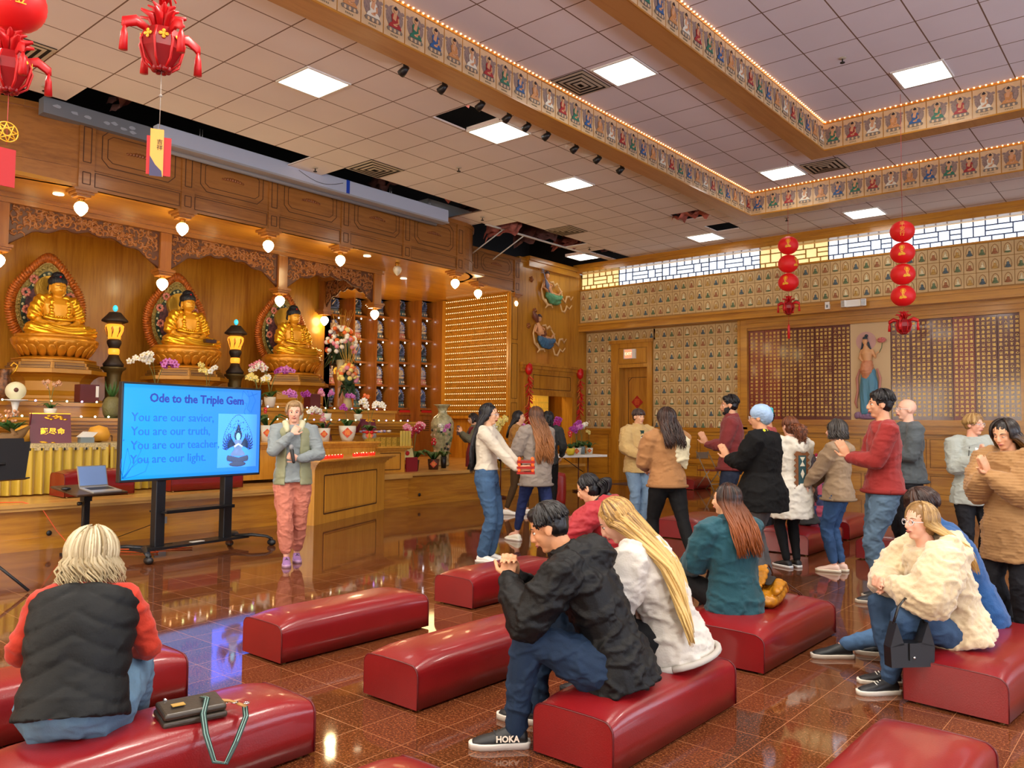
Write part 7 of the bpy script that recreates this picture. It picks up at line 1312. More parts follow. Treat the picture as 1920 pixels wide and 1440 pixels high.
    # --- shoes ---
    sc = P['shoes']; SM = mat('shoe_%s' % sc['name'], sc['c'], .5); SO = mat('sole_%s' % sc['name'], sc.get('sole', (220, 216, 206)), .6)
    for i in (0, 1):
        fdir = V(g('fdir', ((1, .12, 0), (1, -.12, 0)))[i]); fdir.z = 0; fdir.normalize(); sd = V((-fdir.y, fdir.x, 0)); a = ank[i]; sz = h/1.65; zf = feet[i].z; b = V((a.x, a.y, zf)); tip = V(g('toe', (0, 0))[i] and (0, 0, -g('toe', (0, 0))[i]) or (0, 0, 0))
        mb = MB(); mb.loft([ell(b+fdir*x*sz+up*z*sz+tip*max(0, x+.03)*sz, sd*wd*sz, up*ht*sz, 14) for x, z, wd, ht in ((-.055, .035, .022, .022), (-.045, .045, .034, .036), (.0, .052, .037, .045), (.05, .044, .038, .036), (.10, .034, .043, .026), (.15, .028, .040, .020), (.185, .022, .025, .013))])
        if sc.get('high'): mb.tube([b+up*.03, a+up*.03], [.036*sz, .034*sz], 12, cap=True)
        sh = blob(mb, 'shoe', SM, t, .007, 2); m = MB(); so = [(-.068, .024), (-.05, .036), (0, .038), (.05, .040), (.10, .046), (.15, .044), (.19, .028), (.20, .005)]
        oc = [b+fdir*x*sz+sd*y*sz for x, y in so]+[b+fdir*x*sz-sd*y*sz for x, y in reversed(so)]; m.loft([[p+up*z*sz+tip*max(0, (p-b).dot(fdir)+.03) for p in oc] for z in (.001, .022, .026)], 0, True); m.build('sole', SO, sh)
        if sc.get('lace'): m = MB(); [m.tube([b+fdir*x*sz+sd*.024*sz+up*(.066-.16*(x-.03))*sz, b+fdir*(x+.008)*sz+up*(.082-.2*(x-.03))*sz, b+fdir*x*sz-sd*.024*sz+up*(.066-.16*(x-.03))*sz], .003*sz, 4) for x in (.03, .048, .066, .084)]; m.build('laces', mat('lace_%s' % sc['name'], sc['lace'], .6), sh)
        if i == sc.get('logo_on', 9): me = text_mesh(sc['logo'], .035, mat('logo_pale', (222, 206, 186), .5), M=Matrix.Translation((0, 0, 0)) @ FACE_S, bold=.0012); o = put(me, 'logo_text', sh, tuple(b+fdir*.035*sz+sd*sc['ls']*.045*sz+up*.048*sz), (radians(-14), 0, atan2(fdir.y, fdir.x)+(pi if sc['ls'] > 0 else 0)))
    # --- top ---
    tc = P['top']; e = tc.get('e', .016); dk = max(tc['c']) < 60; TM = mat(tc['name'], tc['c'], tc.get('r', .85), bump=tc.get('bump', .2), bs=tc.get('bs', 110), var=tc.get('var', .07), vs=5, sheen=0 if dk else tc.get('sheen', .12), spec=.25 if dk else None); mb = MB(); hem = tc.get('hem', .05)
    hr_ = [(pel-D(l1)*hem*h, ly, F1, .099, .088)] if hem > 0 else []
    hp_ = tc.get('hemw', 1.0)
    rows = [(c, a, b_, x*hp_, y_*hp_) for c, a, b_, x, y_ in hr_]+([(pel, ly, F1, .099*(1+.5*(hp_-1)), .084*(1+.5*(hp_-1)))] if hem > -.01 else [])+[(pel+D(l1)*.05*h, ly, F1, .091, .074), (waist, ly, F1, .084, .060), (chest, Lt, Ft, .096, .068), (upc, Lt, Ft, .102, .060), (upc+D(l2)*.026*h, Lt, Ft, .088, .052), (nb, Lt, Ft, .055, .044), (nb+neck_d*.012*h, Lt, Ft, .040, .038)]
    mb.loft([ell(c, a*(x*h*w+e), b_*(y_*h*g('belly', 1)+e)) for c, a, b_, x, y_ in rows])
    if tc.get('sleeve', 1):
        sl = tc.get('sl', 1.0)
        for i, (s, S) in enumerate(((1, sL), (-1, sR))):
            cf = tc.get('cuff', .97); mb.tube([S-Lt*s*.03*h, S-up*.004*h, S.lerp(elb[i], .5), elb[i]], [.038*h+e*.6, (.040*h+e*.7), (.035*h*sl+e*.7), (.030*h*sl+e*.7)], 14, cap=True); mb.tube([elb[i], elb[i].lerp(wri[i], .45), elb[i].lerp(wri[i], cf)], [.030*h*sl+e*.7, .029*h*sl+e*.6, .021*h*sl**.5+e*.3], 14, cap=True)
    if tc.get('collar'): mb.tube([nb-neck_d*.005*h, nb+neck_d*.035*h], [.05*h, .045*h], 16)
    if tc.get('hood'):
        k = tc['hood']; hb_ = nb-Ft*.045*h+D(l2)*.0*h
        mb.tube([nb+Lt*.052*h*k+Ft*.02*h, nb+Lt*.055*h*k-Ft*.04*h-up*.005*h, hb_-Ft*.03*h*k-D(l2)*.028*h*k, nb-Lt*.055*h*k-Ft*.04*h-up*.005*h, nb-Lt*.052*h*k+Ft*.02*h], [.020*h, .028*h*k, .036*h*k, .028*h*k, .020*h], 12, cap=True); mb.sph(hb_-Ft*.02*h-D(l2)*.04*h*k, (.045*h*k, .062*h*k, .045*h*k), 14, 8)
    if tc.get('muff'): mb.sph(nb-up*.005, (.06*h, .075*h, .035*h), 14, 8)
    J = dict(pel=pel, waist=waist, chest=chest, upc=upc, nb=nb, sL=sL, sR=sR, elb=elb, wri=wri, knees=knees, ank=ank, hc=hc, Rh=Rh, hh=hh, H_=H_, Ft=Ft, Lt=Lt, F1=F1, D=D, h=h, w=w, e=e, l1=l1, l2=l2, hips=hips, t=t, up=up)
    top = blob(mb, tc.get('part', 'top'), TM, t, vox*1.2, tc.get('smooth', 4), wr=tc.get('wr', .009), wrs=tc.get('wrs', (7, 7, 11)), fn=tc.get('fn', lambda *a: 0)(J) if 'fn' in tc else None); J['top'] = top
    if tc.get('rib'):
        m = MB(); c = rows[0]; r0 = ell(c[0], c[1]*(c[3]*h*w+e*1.2), c[2]*(c[4]*h*g('belly', 1)+e*1.2), 28); m.tube(r0+[r0[0]], .010*h, 6); m.build('hem_band', mat(tc['name']+'_rib', tuple(int(v*.88) for v in tc['c']), .9), t)
    # --- hair ---
    hs = g('hair')
    if hs:
        HM = hair_mat(hs['name'], hs['c'], hs.get('c2', hs['c']), hs.get('c3')); mb = MB(); Sp2 = lambda x, y, z, a, b, c: mb.sph(H_(x, y, z), (a*hh, b*hh, c*hh), 18, 12, 0, Rh); ty = hs['type']; v = hs.get('cap', 1.0)
        Sp2(-.08, 0, .17, .40*v, .355*v, .37*v);
        if ty != 'short': Sp2(-.16, 0, -.02, .30*v, .35*v, .40)
        else: Sp2(-.17, 0, .02, .26, .33, .30)
        if ty == 'short': Sp2(.08, 0, .36, .26, .27, .16*v)
        if hs.get('bangs'): Sp2(.20, 0, .24, .19, .29, .20)
        cap = blob(mb, 'hair', HM, t, .007, 2, wr=.004*hs.get('cw', 1), wrs=(50, 50, 16) if ty != 'curly' else (40, 40, 40))
        gd = None
        if ty in ('long', 'bob', 'curly'):
            L = hs['len']; bk = -Ft; g0 = H_(-.42, 0, -.35); g1 = upc-Ft*(.062*h+e+.012); g2 = chest-Ft*(.070*h+e+.014)
            tot = (g0-g1).length+(g1-g2).length; g3 = waist-F1*(.062*h+e+.012)
            def along(dist):
                P_ = [g0, g1, g2, g3, pel-F1*(.07*h+e+.012)]
                for a, b in zip(P_, P_[1:]):
                    s_ = (b-a).length
                    if dist <= s_: return a.lerp(b, dist/s_)
                    dist -= s_
                return P_[-1]
            off = hs.get('off', V((0, 0, 0))); gd = [g0, along(L*.5)+off*.5, along(L)+off] if ty == 'long' else None
            sp_ = dict(n=hs.get('n', 240), len=L, w=hs.get('w', .10), wave=hs.get('wave', 0), wf=hs.get('wf', 40), r=hs.get('r', .0065), face=hs.get('face', 70), seed=hs.get('seed', 3), vol=hs.get('vol', .07), eend=hs.get('eend', -14), fwd=hs.get('fwd', 0))
            strands(sp_, hc, Rh, hh, gd, Lt, Ft).build('hair_locks', HM, cap)
        elif ty == 'short': strands(dict(n=hs.get('n', 160), len=0, face=hs.get('face', 64), r=hs.get('r', .006), vol=hs.get('vol', .06), eend=hs.get('eend', 5), seed=hs.get('seed', 3)), hc, Rh, hh, None, Lt, Ft).build('hair_locks', HM, cap)
        elif ty == 'pony':
            strands(dict(n=140, len=0, face=64, r=.006, vol=.03, eend=-10), hc, Rh, hh, None, Lt, Ft).build('hair_locks', HM, cap)
            m = MB(); m.a = []; rnd = random.Random(2); a = H_(-.42, 0, hs.get('pz', .02)); L = hs['len']
            for i in range(hs.get('n', 90)):
                o = V((rnd.uniform(-1, 1), rnd.uniform(-1, 1), 0)); wv = hs.get('wave', 0); ph = rnd.uniform(0, 6); pts = []
                for k in range(9): u = k/8; q = a-(Rh @ fx)*(.06*sin(u*2.4)+.02)-up*(L*u**1.3)+ (Ft*o.x+Lt*o.y)*hs.get('pr', .035)*sin(min(1, u*1.6+.15)*2.2)+Lt*wv*sin(ph+u*hs.get('wf', 14))+Ft*wv*cos(ph+u*hs.get('wf', 14)); pts.append(q)
                nv = len(m.v); m.tube(pts, [.007*(1.1-.8*k/8) for k in range(9)], 4); hv = rnd.random(); m.a += [(hv, (j//4)/9, 0, 1) for j in range(len(m.v)-nv)]
            m.build('ponytail', HM, cap)
    if 'extra' in P: P['extra'](J)
    return J
JEAN = dict(name='denim_blue', c=(60, 88, 120), var=.25, bs=160, wr=.007); JEANL = dict(name='denim_light', c=(122, 150, 178), var=.2, bs=160, loose=1.25, flare=1.4); JEAND = dict(name='denim_dark', c=(30, 46, 78), var=.15, bs=160)
LEGG = dict(name='leggings_black', c=(16, 16, 18), var=.03, loose=1.02, wr=.003); BLKP = dict(name='trousers_black', c=(26, 26, 30), var=.1, loose=1.15, flare=1.2)
def stand(h, a=.0, b=.0, sp=.09): return [(a, sp, 0), (b, -sp, 0)]
def pray(h, x=.24, z=1.02, dz=0, y=.012): return dict(hands=[(x, y, z), (x, -y, z)], hand=[dict(fd=(.55, 0, 1), pn=(0, -1, 0), curl=.04, side=1), dict(fd=(.55, 0, 1), pn=(0, 1, 0), curl=.04, side=-1)])
def obj_on(J, mb, name, m): return mb.build(name, m, J['t'])
SH = lambda name, c, sole=(224, 220, 210), **k: dict(name=name, c=c, sole=sole, **k)
ASIAN = (222, 170, 132); FAIR = (226, 172, 146); TANS = (204, 148, 112)
def quilt(J):
    def f(c, n):
        x, y, z = c; q = (z+abs(y)*.55)*40; return .011*(abs(sin(q))**.45-.7)
    return f
def fleece(amp=.006, s=70):
    def mk(J): return lambda c, n: amp*noise.noise((c[0]*s, c[1]*s, c[2]*s))
    return mk
def puffer(J): return lambda c, n: .008*(abs(sin(c[2]*38))**.5-.6)
def bow(J): return lambda c, n: 0
def vest_mesh(J, name, m, e, z0, z1, fn=None, gap=.05, hem=.05, part='vest', zipm=None):
    """open-front body warmer shell over the torso"""
    h, w = J['h'], J['w']; mb = MB(); pel, waist, chest, upc, nb = J['pel'], J['waist'], J['chest'], J['upc'], J['nb']; D = J['D']
    rows = [(pel-J['up']*hem*h, J['F1'], .106, .098), (pel, J['F1'], .106, .092), (pel+D(J['l1'])*.05*h, J['F1'], .098, .082), (waist, J['F1'], .092, .068), (chest, J['Ft'], .102, .074), (upc, J['Ft'], .104, .066), (upc+D(J['l2'])*.028*h, J['Ft'], .088, .056), (nb, J['Ft'], .052, .046)]
    R = []
    for c, Fx, a, b in rows:
        ring_ = [];
        for k in range(27): th = gap*6+(2*pi-gap*12)*k/26; ring_.append(c+Fx*(b*h+e)*cos(th)+J['Lt']*(a*h*w+e)*sin(th))
        R.append(ring_+[p-(p-c).normalized()*.022 for p in reversed(ring_)])
    mb.loft(R, 0, True, True, True); return blob(mb, part, m, J['t'], .010, 3, wr=.004, fn=fn)
# 1 speaker
def ex_speaker(J):
    def f(c, n): return .007*(abs(sin(c[2]*30))**.5-.6)
    v = vest_mesh(J, 'vest', mat('vest_sage', (132, 134, 100), .5, sheen=.2), .024, 0, 0, f, .07, .045, 'puffer_vest')
    m = MB(); nb = J['nb']; F, L, up = J['Ft'], J['Lt'], J['up']; m.tube([nb+F*.10+L*.06-up*.04, nb+F*.03+L*.085+up*.03, nb-F*.07+up*.03, nb+F*.03-L*.085+up*.03, nb+F*.10-L*.06-up*.04], [.03, .035, .045, .035, .03], 12, cap=True); blob(m, 'hood_collar', mat('collar_cream', (196, 194, 160), .7), J['t'], .01, 3, wr=.006)
    w = J['wri'][0]; m = MB(); m.tube([w+V((.06, -.05, -.03)), w+V((.05, -.07, .08))], [.016, .020], 10, cap=True); m.sph(w+V((.048, -.075, .11)), (.024, .024, .03), 10, 8, 1); o = m.build('microphone', [BLACK, GREY]); o.matrix_world = J['t'].matrix_basis.copy(); tag(o, 'handheld microphone in the speaker hand', 'microphone')
person(dict(x=-6.86, y=4.74, h=1.60, yaw=-36, label='person in sage puffer vest, grey sweater and pink trousers holding a microphone', skin=FAIR, vox=.006, feet=[(-.12, .05, 0), (.12, -.04, 0)], fdir=[(1, .1, 0), (1, .05, 0)], hands=[(.20, .06, 1.04), (.20, -.02, 1.27)],
    epole=((-.2, 1, -1), (-.1, -.9, -1)), hand=[dict(fd=(.25, -.9, .25), pn=(-1, 0, .1), curl=.9, side=1), dict(fd=(-.3, .55, .75), pn=(-1, .2, .1), curl=.65, side=-1)], w=.97, smile=.7, hpitch=4, brow=(130, 96, 70),
    pants=dict(name='trousers_coral', c=(192, 118, 98), loose=1.28, flare=1.15, short=.20, wr=.009), shoes=SH('lilac', (150, 110, 160), (190, 150, 180), lace=(40, 40, 50)), top=dict(name='sweater_greyblue', c=(132, 142, 144), e=.018, sl=1.0, hem=.03, part='sweater'),
    hair=dict(type='short', name='hair_darkblond', c=(150, 120, 82), c2=(190, 160, 116), n=190, eend=-16, face=56), extra=ex_speaker))
# 2 cream top, long black hair
def tray(J, x, y, z, rows=3, lab='', rz=0, w=.26, d=.18):
    t = thing('candle_tray', J['t'].matrix_basis @ V((x, y, z)), lab, 'tray', rz=J['t'].rotation_euler.z+rz)
    for k in range(rows): m = MB(); m.box(-d/2, d/2, -w/2, w/2, .055*k, .055*k+.022); m.build('tray_layer', mat('tray_red', (150, 26, 16), .3), t)
    for k in range(rows):
        m = MB(); [m.sph((a*d/2*.75, b*w/2*.85, .055*k+.038), .016, 6, 5) for a in (-1, 1) for b in (-1, -.33, .33, 1)]; m.build('candle_cups', mat('cup_orange', (230, 80, 20), .25, emit=(1, .12, .02), es=.7), t)
def glassx(c): return dict(glasses=c)
person(dict(x=-5.50, y=6.12, h=1.60, yaw=28, label='person with long black hair, cream long-sleeve top and blue jeans passing a tray', skin=ASIAN, vox=.007, feet=[(.02, .07, 0), (-.02, -.07, 0)], hands=[(.36, .08, .93), (.36, -.10, .93)], epole=((-.6, .4, -1), (-.6, -.4, -1)),
    hand=[dict(fd=(1, -.1, .05), pn=(0, -1, .4), curl=.15, side=1), dict(fd=(1, .1, .05), pn=(0, 1, .4), curl=.15, side=-1)], glasses=(200, 200, 205), hpitch=3, pants=dict(JEAN, loose=1.10, flare=1.35), shoes=SH('white', (230, 228, 220)), top=dict(name='top_cream', c=(204, 194, 174), e=.008, hem=-.02, wr=.006, part='long_sleeve_top'),
    hair=dict(type='long', name='hair_black', c=(14, 13, 15), c2=(34, 32, 36), len=.52, n=300, w=.10, wave=.008, r=.007, face=72), extra=lambda J: tray(J, .41, 0, .90, 3, 'stack of red trays of tealights passed between the cream top and the grey sweater', .2)))
# 3 grey sweater long brown hair
person(dict(x=-5.91, y=7.45, h=1.60, yaw=168, label='person with long brown wavy hair, grey sweater and navy jeans walking with trays', skin=FAIR, vox=.007, feet=[(.30, .05, 0), (-.28, -.08, .03)], hands=[(.28, .14, .98), (.10, -.26, .80)], epole=((-.6, .8, -1), (-.6, -.6, -1)), hyaw=10,
    pants=dict(JEAND, name='jeans_navy', c=(32, 44, 86), loose=1.04, short=.16), shoes=SH('cream_sneaker', (224, 220, 200), (236, 232, 220)), top=dict(name='sweater_grey', c=(146, 134, 122), e=.034, hem=.10, sl=1.2, hemw=1.06, rib=1, part='sweater'), hair=dict(type='long', name='hair_brown', c=(74, 46, 30), c2=(116, 74, 44), c3=(166, 108, 60), len=.50, n=300, w=.11, wave=.016, wf=34, r=.0065, face=72)))
# 4 mustard jacket
def ex_must(J): m = MB(); nb = J['nb']; F, L, up = J['Ft'], J['Lt'], J['up']; m.tube([nb+F*.10+L*.05-up*.05, nb+L*.10+up*.0, nb-F*.10+up*.0, nb-L*.10+up*.0, nb+F*.10-L*.05-up*.05], [.025, .04, .055, .04, .025], 12, cap=True); blob(m, 'shearling_collar', mat('shearling', (222, 200, 150), .9), J['t'], .012, 3, wr=.008)
person(dict(x=-8.0, y=9.62, h=1.60, yaw=30, label='person in mustard jacket with shearling collar, olive leggings and white sneakers', skin=ASIAN, vox=.009, feet=[(.14, .07, 0), (-.16, -.07, 0)], hands=[(.30, .05, .96), (.26, -.12, .96)], hyaw=-5, pants=dict(name='leggings_olive', c=(74, 54, 32), loose=1.0, short=.14, wr=.003), shoes=SH('white', (230, 228, 220)),
    top=dict(name='jacket_mustard', c=(150, 104, 36), e=.034, hem=.09, sl=1.25, hemw=1.05, part='jacket'), hair=dict(type='long', name='hair_black', c=(14, 13, 15), c2=(34, 32, 36), len=.26, n=160, w=.06, face=70), extra=ex_must))
# 5 person behind grey sweater
person(dict(x=-7.72, y=10.02, h=1.60, yaw=120, label='dark haired person in charcoal top half hidden behind the grey sweater', skin=ASIAN, vox=.010, feet=stand(1), hands=[(.2, .2, .9), (.2, -.2, .9)], pants=LEGG, shoes=SH('black', (20, 20, 22), (30, 30, 30)), top=dict(name='top_charcoal', c=(54, 56, 56), e=.02, part='top'), hair=dict(type='long', name='hair_black', c=(14, 13, 15), c2=(34, 32, 36), len=.10, n=120, w=.07, face=70)))
# 6 far woman with maroon apron and phone
def ex_far(J):
    t = J['t']; m = MB(); h = J['h']; vest_mesh(J, 'apron', mat('apron_maroon', (112, 22, 36), .7), .022, 0, 0, None, .0, .16, 'apron')
    o = MB().box(.315, .33, -.13, .07, 1.18, 1.36).build('tablet', mat('tablet_purple', (72, 52, 74), .4)); o.matrix_world = J['t'].matrix_basis.copy(); tag(o, 'purple tablet held up by the person in the maroon apron', 'tablet')
    m = MB(); m.sph((.13, .0, 1.12), (.035, .06, .09), 10, 8); m.build('dark_pouch', mat('pouch_dark', (30, 34, 40), .5), t); m = MB(); m.tube([J['nb']+V((.06, .05, .0)), V((.14, .03, 1.2)), V((.14, 0, 1.12)), V((.14, -.03, 1.2)), J['nb']+V((.06, -.05, .0))], .012, 6); m.build('neck_scarf', BLACK, t)
person(dict(x=-10.22, y=10.95+.1, h=1.60, yaw=-125, label='person in a maroon apron and black leggings photographing the flowers with a tablet', skin=ASIAN, vox=.010, feet=[(.12, .10, 0), (-.05, -.10, 0)], hands=[(.28, .10, 1.22), (.28, -.12, 1.22)], hand=[dict(fd=(.3, -.3, 1), pn=(0, -1, 0), curl=.4), dict(fd=(.3, .3, 1), pn=(0, 1, 0), curl=.4)], hpitch=22, glasses=(170, 150, 150),
    pants=LEGG, shoes=SH('grey_boot', (78, 74, 66), (40, 38, 36), high=1), top=dict(name='cardigan_olive', c=(98, 96, 76), e=.018, sl=1.1, part='cardigan'), hair=dict(type='bob', name='hair_blackbrown', c=(30, 20, 16), c2=(50, 34, 28), len=.07, n=120, face=66), extra=ex_far))
# 7 boy in beige jacket
def ex_beige(J):
    m = MB(); F, L, up, nb = J['Ft'], J['Lt'], J['up'], J['nb']; pel = J['pel']; c = [pel+F*.118-up*.02, J['waist']+F*.118, J['chest']+F*.134, J['upc']+F*.110+up*.02]
    m.tube(c, [.014, .02, .035, .045], 10, 0, flat=.4, up=(1, 0, 0)); m.build('dark_shirt', mat('shirt_teal', (22, 58, 54), .8), J['t']); m = MB(); [m.cbox(J['chest']+F*.140+up*(z), (.016, .07, .014)) for z in (.03, -.05)]; m.build('shirt_stripes', WHITE, J['t'])
    m = MB(); [m.prism([(0, 0), (s*.07, -.015), (s*.06, -.075), (s*.015, -.05)], lambda u, v, d: nb+F*(.075+d)+L*u+up*(v+.01), 0, .018) for s in (-1, 1)]; m.build('shirt_collar', mat('collar_ivory', (230, 222, 190), .7), J['t'])
    tray(J, .33, -.04, .96, 2, 'small stack of red candle trays held by the boy in the beige jacket', 0, .16, .14)
person(dict(x=-5.90, y=9.72, h=1.62, yaw=-28, label='person in a beige fleece jacket and light wide jeans holding red trays', skin=ASIAN, vox=.008, feet=stand(1, sp=.07), hands=[(.25, .06, .98), (.25, -.12, .98)], hyaw=10, hand=[dict(fd=(1, -.3, 0), pn=(0, -.6, 1), curl=.35), dict(fd=(1, .3, 0), pn=(0, .6, 1), curl=.35)], pants=JEANL, shoes=SH('white', (230, 228, 220)),
    top=dict(name='jacket_beige', c=(202, 170, 110), e=.036, hem=.07, sl=1.35, hemw=1.05, collar=1, fn=fleece(.003, 60), part='jacket'), hair=dict(type='short', name='hair_ash', c=(62, 46, 40), c2=(110, 90, 80), n=170, bangs=1, face=30, eend=5, vol=.08), extra=ex_beige))
# 8 brown sweater with scarf
def ex_scarf(J):
    m = MB(); F, L, up, nb = J['Ft'], J['Lt'], J['up'], J['nb']; m.tube([nb+F*.05+L*.07, nb+L*.09-F*.02, nb-F*.08+up*.01, nb-L*.09-F*.02, nb+F*.05-L*.07], [.03, .035, .04, .035, .03], 12, cap=True)
    s = J['sR']; m.tube([nb-F*.07-L*.02, s*.6+J['chest']*.4-F*.12, J['waist']*.6+J['chest']*.4-F*.12-L*.10, J['waist']-F*.10-L*.15], [.05, .09, .075, .02], 14, flat=.35, up=tuple(F), cap=True); m.tube([nb-F*.06+L*.03, s*.4+J['chest']*.6-F*.12, J['waist']*.3+J['chest']*.7-F*.13-L*.04], [.05, .08, .03], 14, flat=.35, up=tuple(F), cap=True)
    blob(m, 'scarf', mat('scarf_cream', (214, 204, 170), .85, var=.12, vs=14), J['t'], .009, 3, wr=.010)
person(dict(x=-3.98, y=7.12, h=1.57, yaw=150, label='person in a tan sweater, cream scarf and black leggings with dark brown hair', skin=FAIR, vox=.008, feet=[(.12, .08, 0), (-.30, -.12, .0)], hands=[(.27, .10, .97), (.27, -.05, .97)], w=1.06, hyaw=8, pants=dict(LEGG, loose=1.10), shoes=SH('black', (20, 20, 22), (30, 30, 30)), top=dict(name='sweater_tan', c=(160, 112, 66), e=.032, hem=.02, sl=1.35, rib=1, part='sweater'),
    hair=dict(type='long', name='hair_darkbrown', c=(38, 22, 18), c2=(66, 42, 32), len=.24, n=230, w=.10, wave=.012, wf=40, r=.0075, face=70, vol=.12), extra=ex_scarf))
# 9 maroon man
person(dict(x=-4.12, y=8.9, h=1.76, yaw=206, label='bearded person with black hair in a maroon sweater with hands together', skin=TANS, vox=.009, feet=stand(1), **pray(1, .28, 1.18), beard=(22, 18, 16), pants=dict(name='trousers_navy', c=(34, 42, 60), loose=1.1), shoes=SH('black', (20, 20, 22), (30, 30, 30)), top=dict(name='sweater_maroon', c=(118, 36, 36), e=.020, hem=.02, sl=1.12, collar=1, rib=1, part='sweater'), hair=dict(type='short', name='hair_jet', c=(18, 15, 15), c2=(36, 32, 32), n=200, vol=.12, face=60)))
# 25 face behind the beanie
person(dict(x=-4.35, y=10.55, h=1.62, yaw=195, label='person with dark hair and glasses mostly hidden behind the beanie wearer', skin=TANS, vox=.011, feet=stand(1), hands=[(.2, .1, 1.0), (.2, -.1, 1.0)], glasses=(30, 30, 34), pants=BLKP, shoes=SH('black', (20, 20, 22), (30, 30, 30)), top=dict(name='jacket_rose', c=(176, 70, 66), e=.02, part='jacket'), hair=dict(type='short', name='hair_jet', c=(18, 15, 15), c2=(36, 32, 32), n=90)))
# 10 beanie and black coat
def ex_beanie(J):
    H_, Rh, hh = J['H_'], J['Rh'], J['hh']; m = MB(); m.sph(H_(-.08, 0, .22), (.46*hh, .42*hh, .40*hh), 22, 14, 0, Rh); m.sph(H_(-.24, 0, .10), (.34*hh, .37*hh, .40*hh), 18, 12, 0, Rh); o = blob(m, 'knit_beanie', mat('beanie_blue', (150, 176, 206), .9, var=.3, vs=7), J['t'], .008, 2, fn=lambda c, n: .0035*sin(atan2(c[1], c[0])*60)*sin(c[2]*220))
    m = MB(); [m.sph(H_(-.42+.05*random.uniform(-1, 1), -.2+.10*random.uniform(-1, 1), .30+.11*random.uniform(-1, 1)), .016, 6, 5) for k in range(26)]; m.build('teal_pattern', mat('beanie_teal', (30, 176, 180), .8), J['t'])
    m = MB(); F, L, up, nb = J['Ft'], J['Lt'], J['up'], J['nb']; m.tube([nb+F*.13+L*.03-up*.20, nb+F*.08+L*.09-up*.02, nb-F*.02+L*.10+up*.02, nb-F*.06+L*.03+up*.02], [.03, .03, .028, .02], 10, cap=True); sm = mat('scarf_check', (226, 222, 40), .8); blob(m, 'yellow_black_scarf', sm, J['t'], .009, 2)
    nt = sm.node_tree; tc_ = nt.nodes.new('ShaderNodeTexCoord'); ck = nt.nodes.new('ShaderNodeTexChecker'); ck.inputs['Scale'].default_value = 34; ck.inputs[1].default_value = srgb(226, 222, 40); ck.inputs[2].default_value = srgb(18, 18, 18); nt.links.new(tc_.outputs['Object'], ck.inputs[0]); nt.links.new(ck.outputs[0], nt.nodes['Principled BSDF'].inputs['Base Color'])
person(dict(x=-2.94, y=6.98, h=1.58, yaw=192, label='person in a pale blue beanie, long black coat and yellow checked scarf', skin=TANS, vox=.008, feet=stand(1, sp=.10), **pray(1, .30, 1.10), w=1.38, belly=1.35, glasses=(40, 36, 40), pants=dict(name='trousers_grey', c=(92, 90, 90), loose=1.25, flare=1.4), shoes=SH('black', (20, 20, 22), (30, 30, 30)),
    top=dict(name='coat_black', c=(11, 11, 12), e=.030, hem=.12, hemw=1.08, sl=1.35, hood=.9, part='coat'), extra=ex_beanie))
# 11 patterned white vest, ponytail
def ex_aztec(J):
    t = J['t']; m = MB(); F, L, up = J['Ft'], J['Lt'], J['up']; b = J['waist']-F*(.066*J['h']+.052); f = lambda u, v, d: b-F*(d+.0)+L*u+up*v
    m.prism([(-.065, -.26), (.065, -.26), (.065, .22), (-.065, .22)], f, 0, .010, 0); m.prism([(-.045, -.20), (.045, -.20), (.045, .18), (-.045, .18)], f, .010, .014, 1)
    for z in (-.14, .12): m.prism([(-.03, z-.045), (.03, z-.045), (0, z+.0)], f, .014, .017, 2); m.prism([(-.03, z+.045), (.03, z+.045), (0, z)], f, .014, .017, 2)
    m.prism([(-.022, 0), (0, -.045), (.022, 0), (0, .045)], f, .014, .018, 2)
    for k in range(8): [m.prism([(s*.065, -.22+.055*k), (s*.095, -.195+.055*k), (s*.065, -.17+.055*k)], f, .002, .009, 0) for s in (-1, 1)]
    m.prism([(-.035, -.36), (0, -.42), (.035, -.36), (0, -.30)], f, 0, .010, 0); m.prism([(-.016, -.36), (0, -.39), (.016, -.36), (0, -.33)], f, .010, .012, 2)
    [m.prism([(x-.012, .25), (x+.012, .25), (x, .29)], f, 0, .009, 1) for x in (-.05, 0, .05)]; m.build('woven_pattern', [mat('aztec_brown', (128, 78, 40), .8), mat('aztec_teal', (44, 78, 82), .8), mat('aztec_ivory', (228, 220, 196), .8)], t)
person(dict(x=-3.06, y=7.98, h=1.50, yaw=150, label='person in a long white hooded vest with a brown and teal woven pattern', skin=FAIR, vox=.009, feet=stand(1, sp=.06), hands=[(.25, .05, 1.0), (.25, -.05, 1.0)], w=1.08, pants=dict(LEGG), shoes=SH('black_white', (24, 24, 26), (236, 236, 232)), top=dict(name='vest_white', c=(220, 214, 198), e=.040, hem=.20, hemw=1.2, sl=1.15, hood=1.25, fn=fleece(.004, 50), part='hooded_vest'),
    hair=dict(type='pony', name='hair_auburn', c=(86, 46, 26), c2=(130, 74, 42), len=.20, pr=.055, n=150, wave=.014, wf=26, pz=.16), extra=ex_aztec))
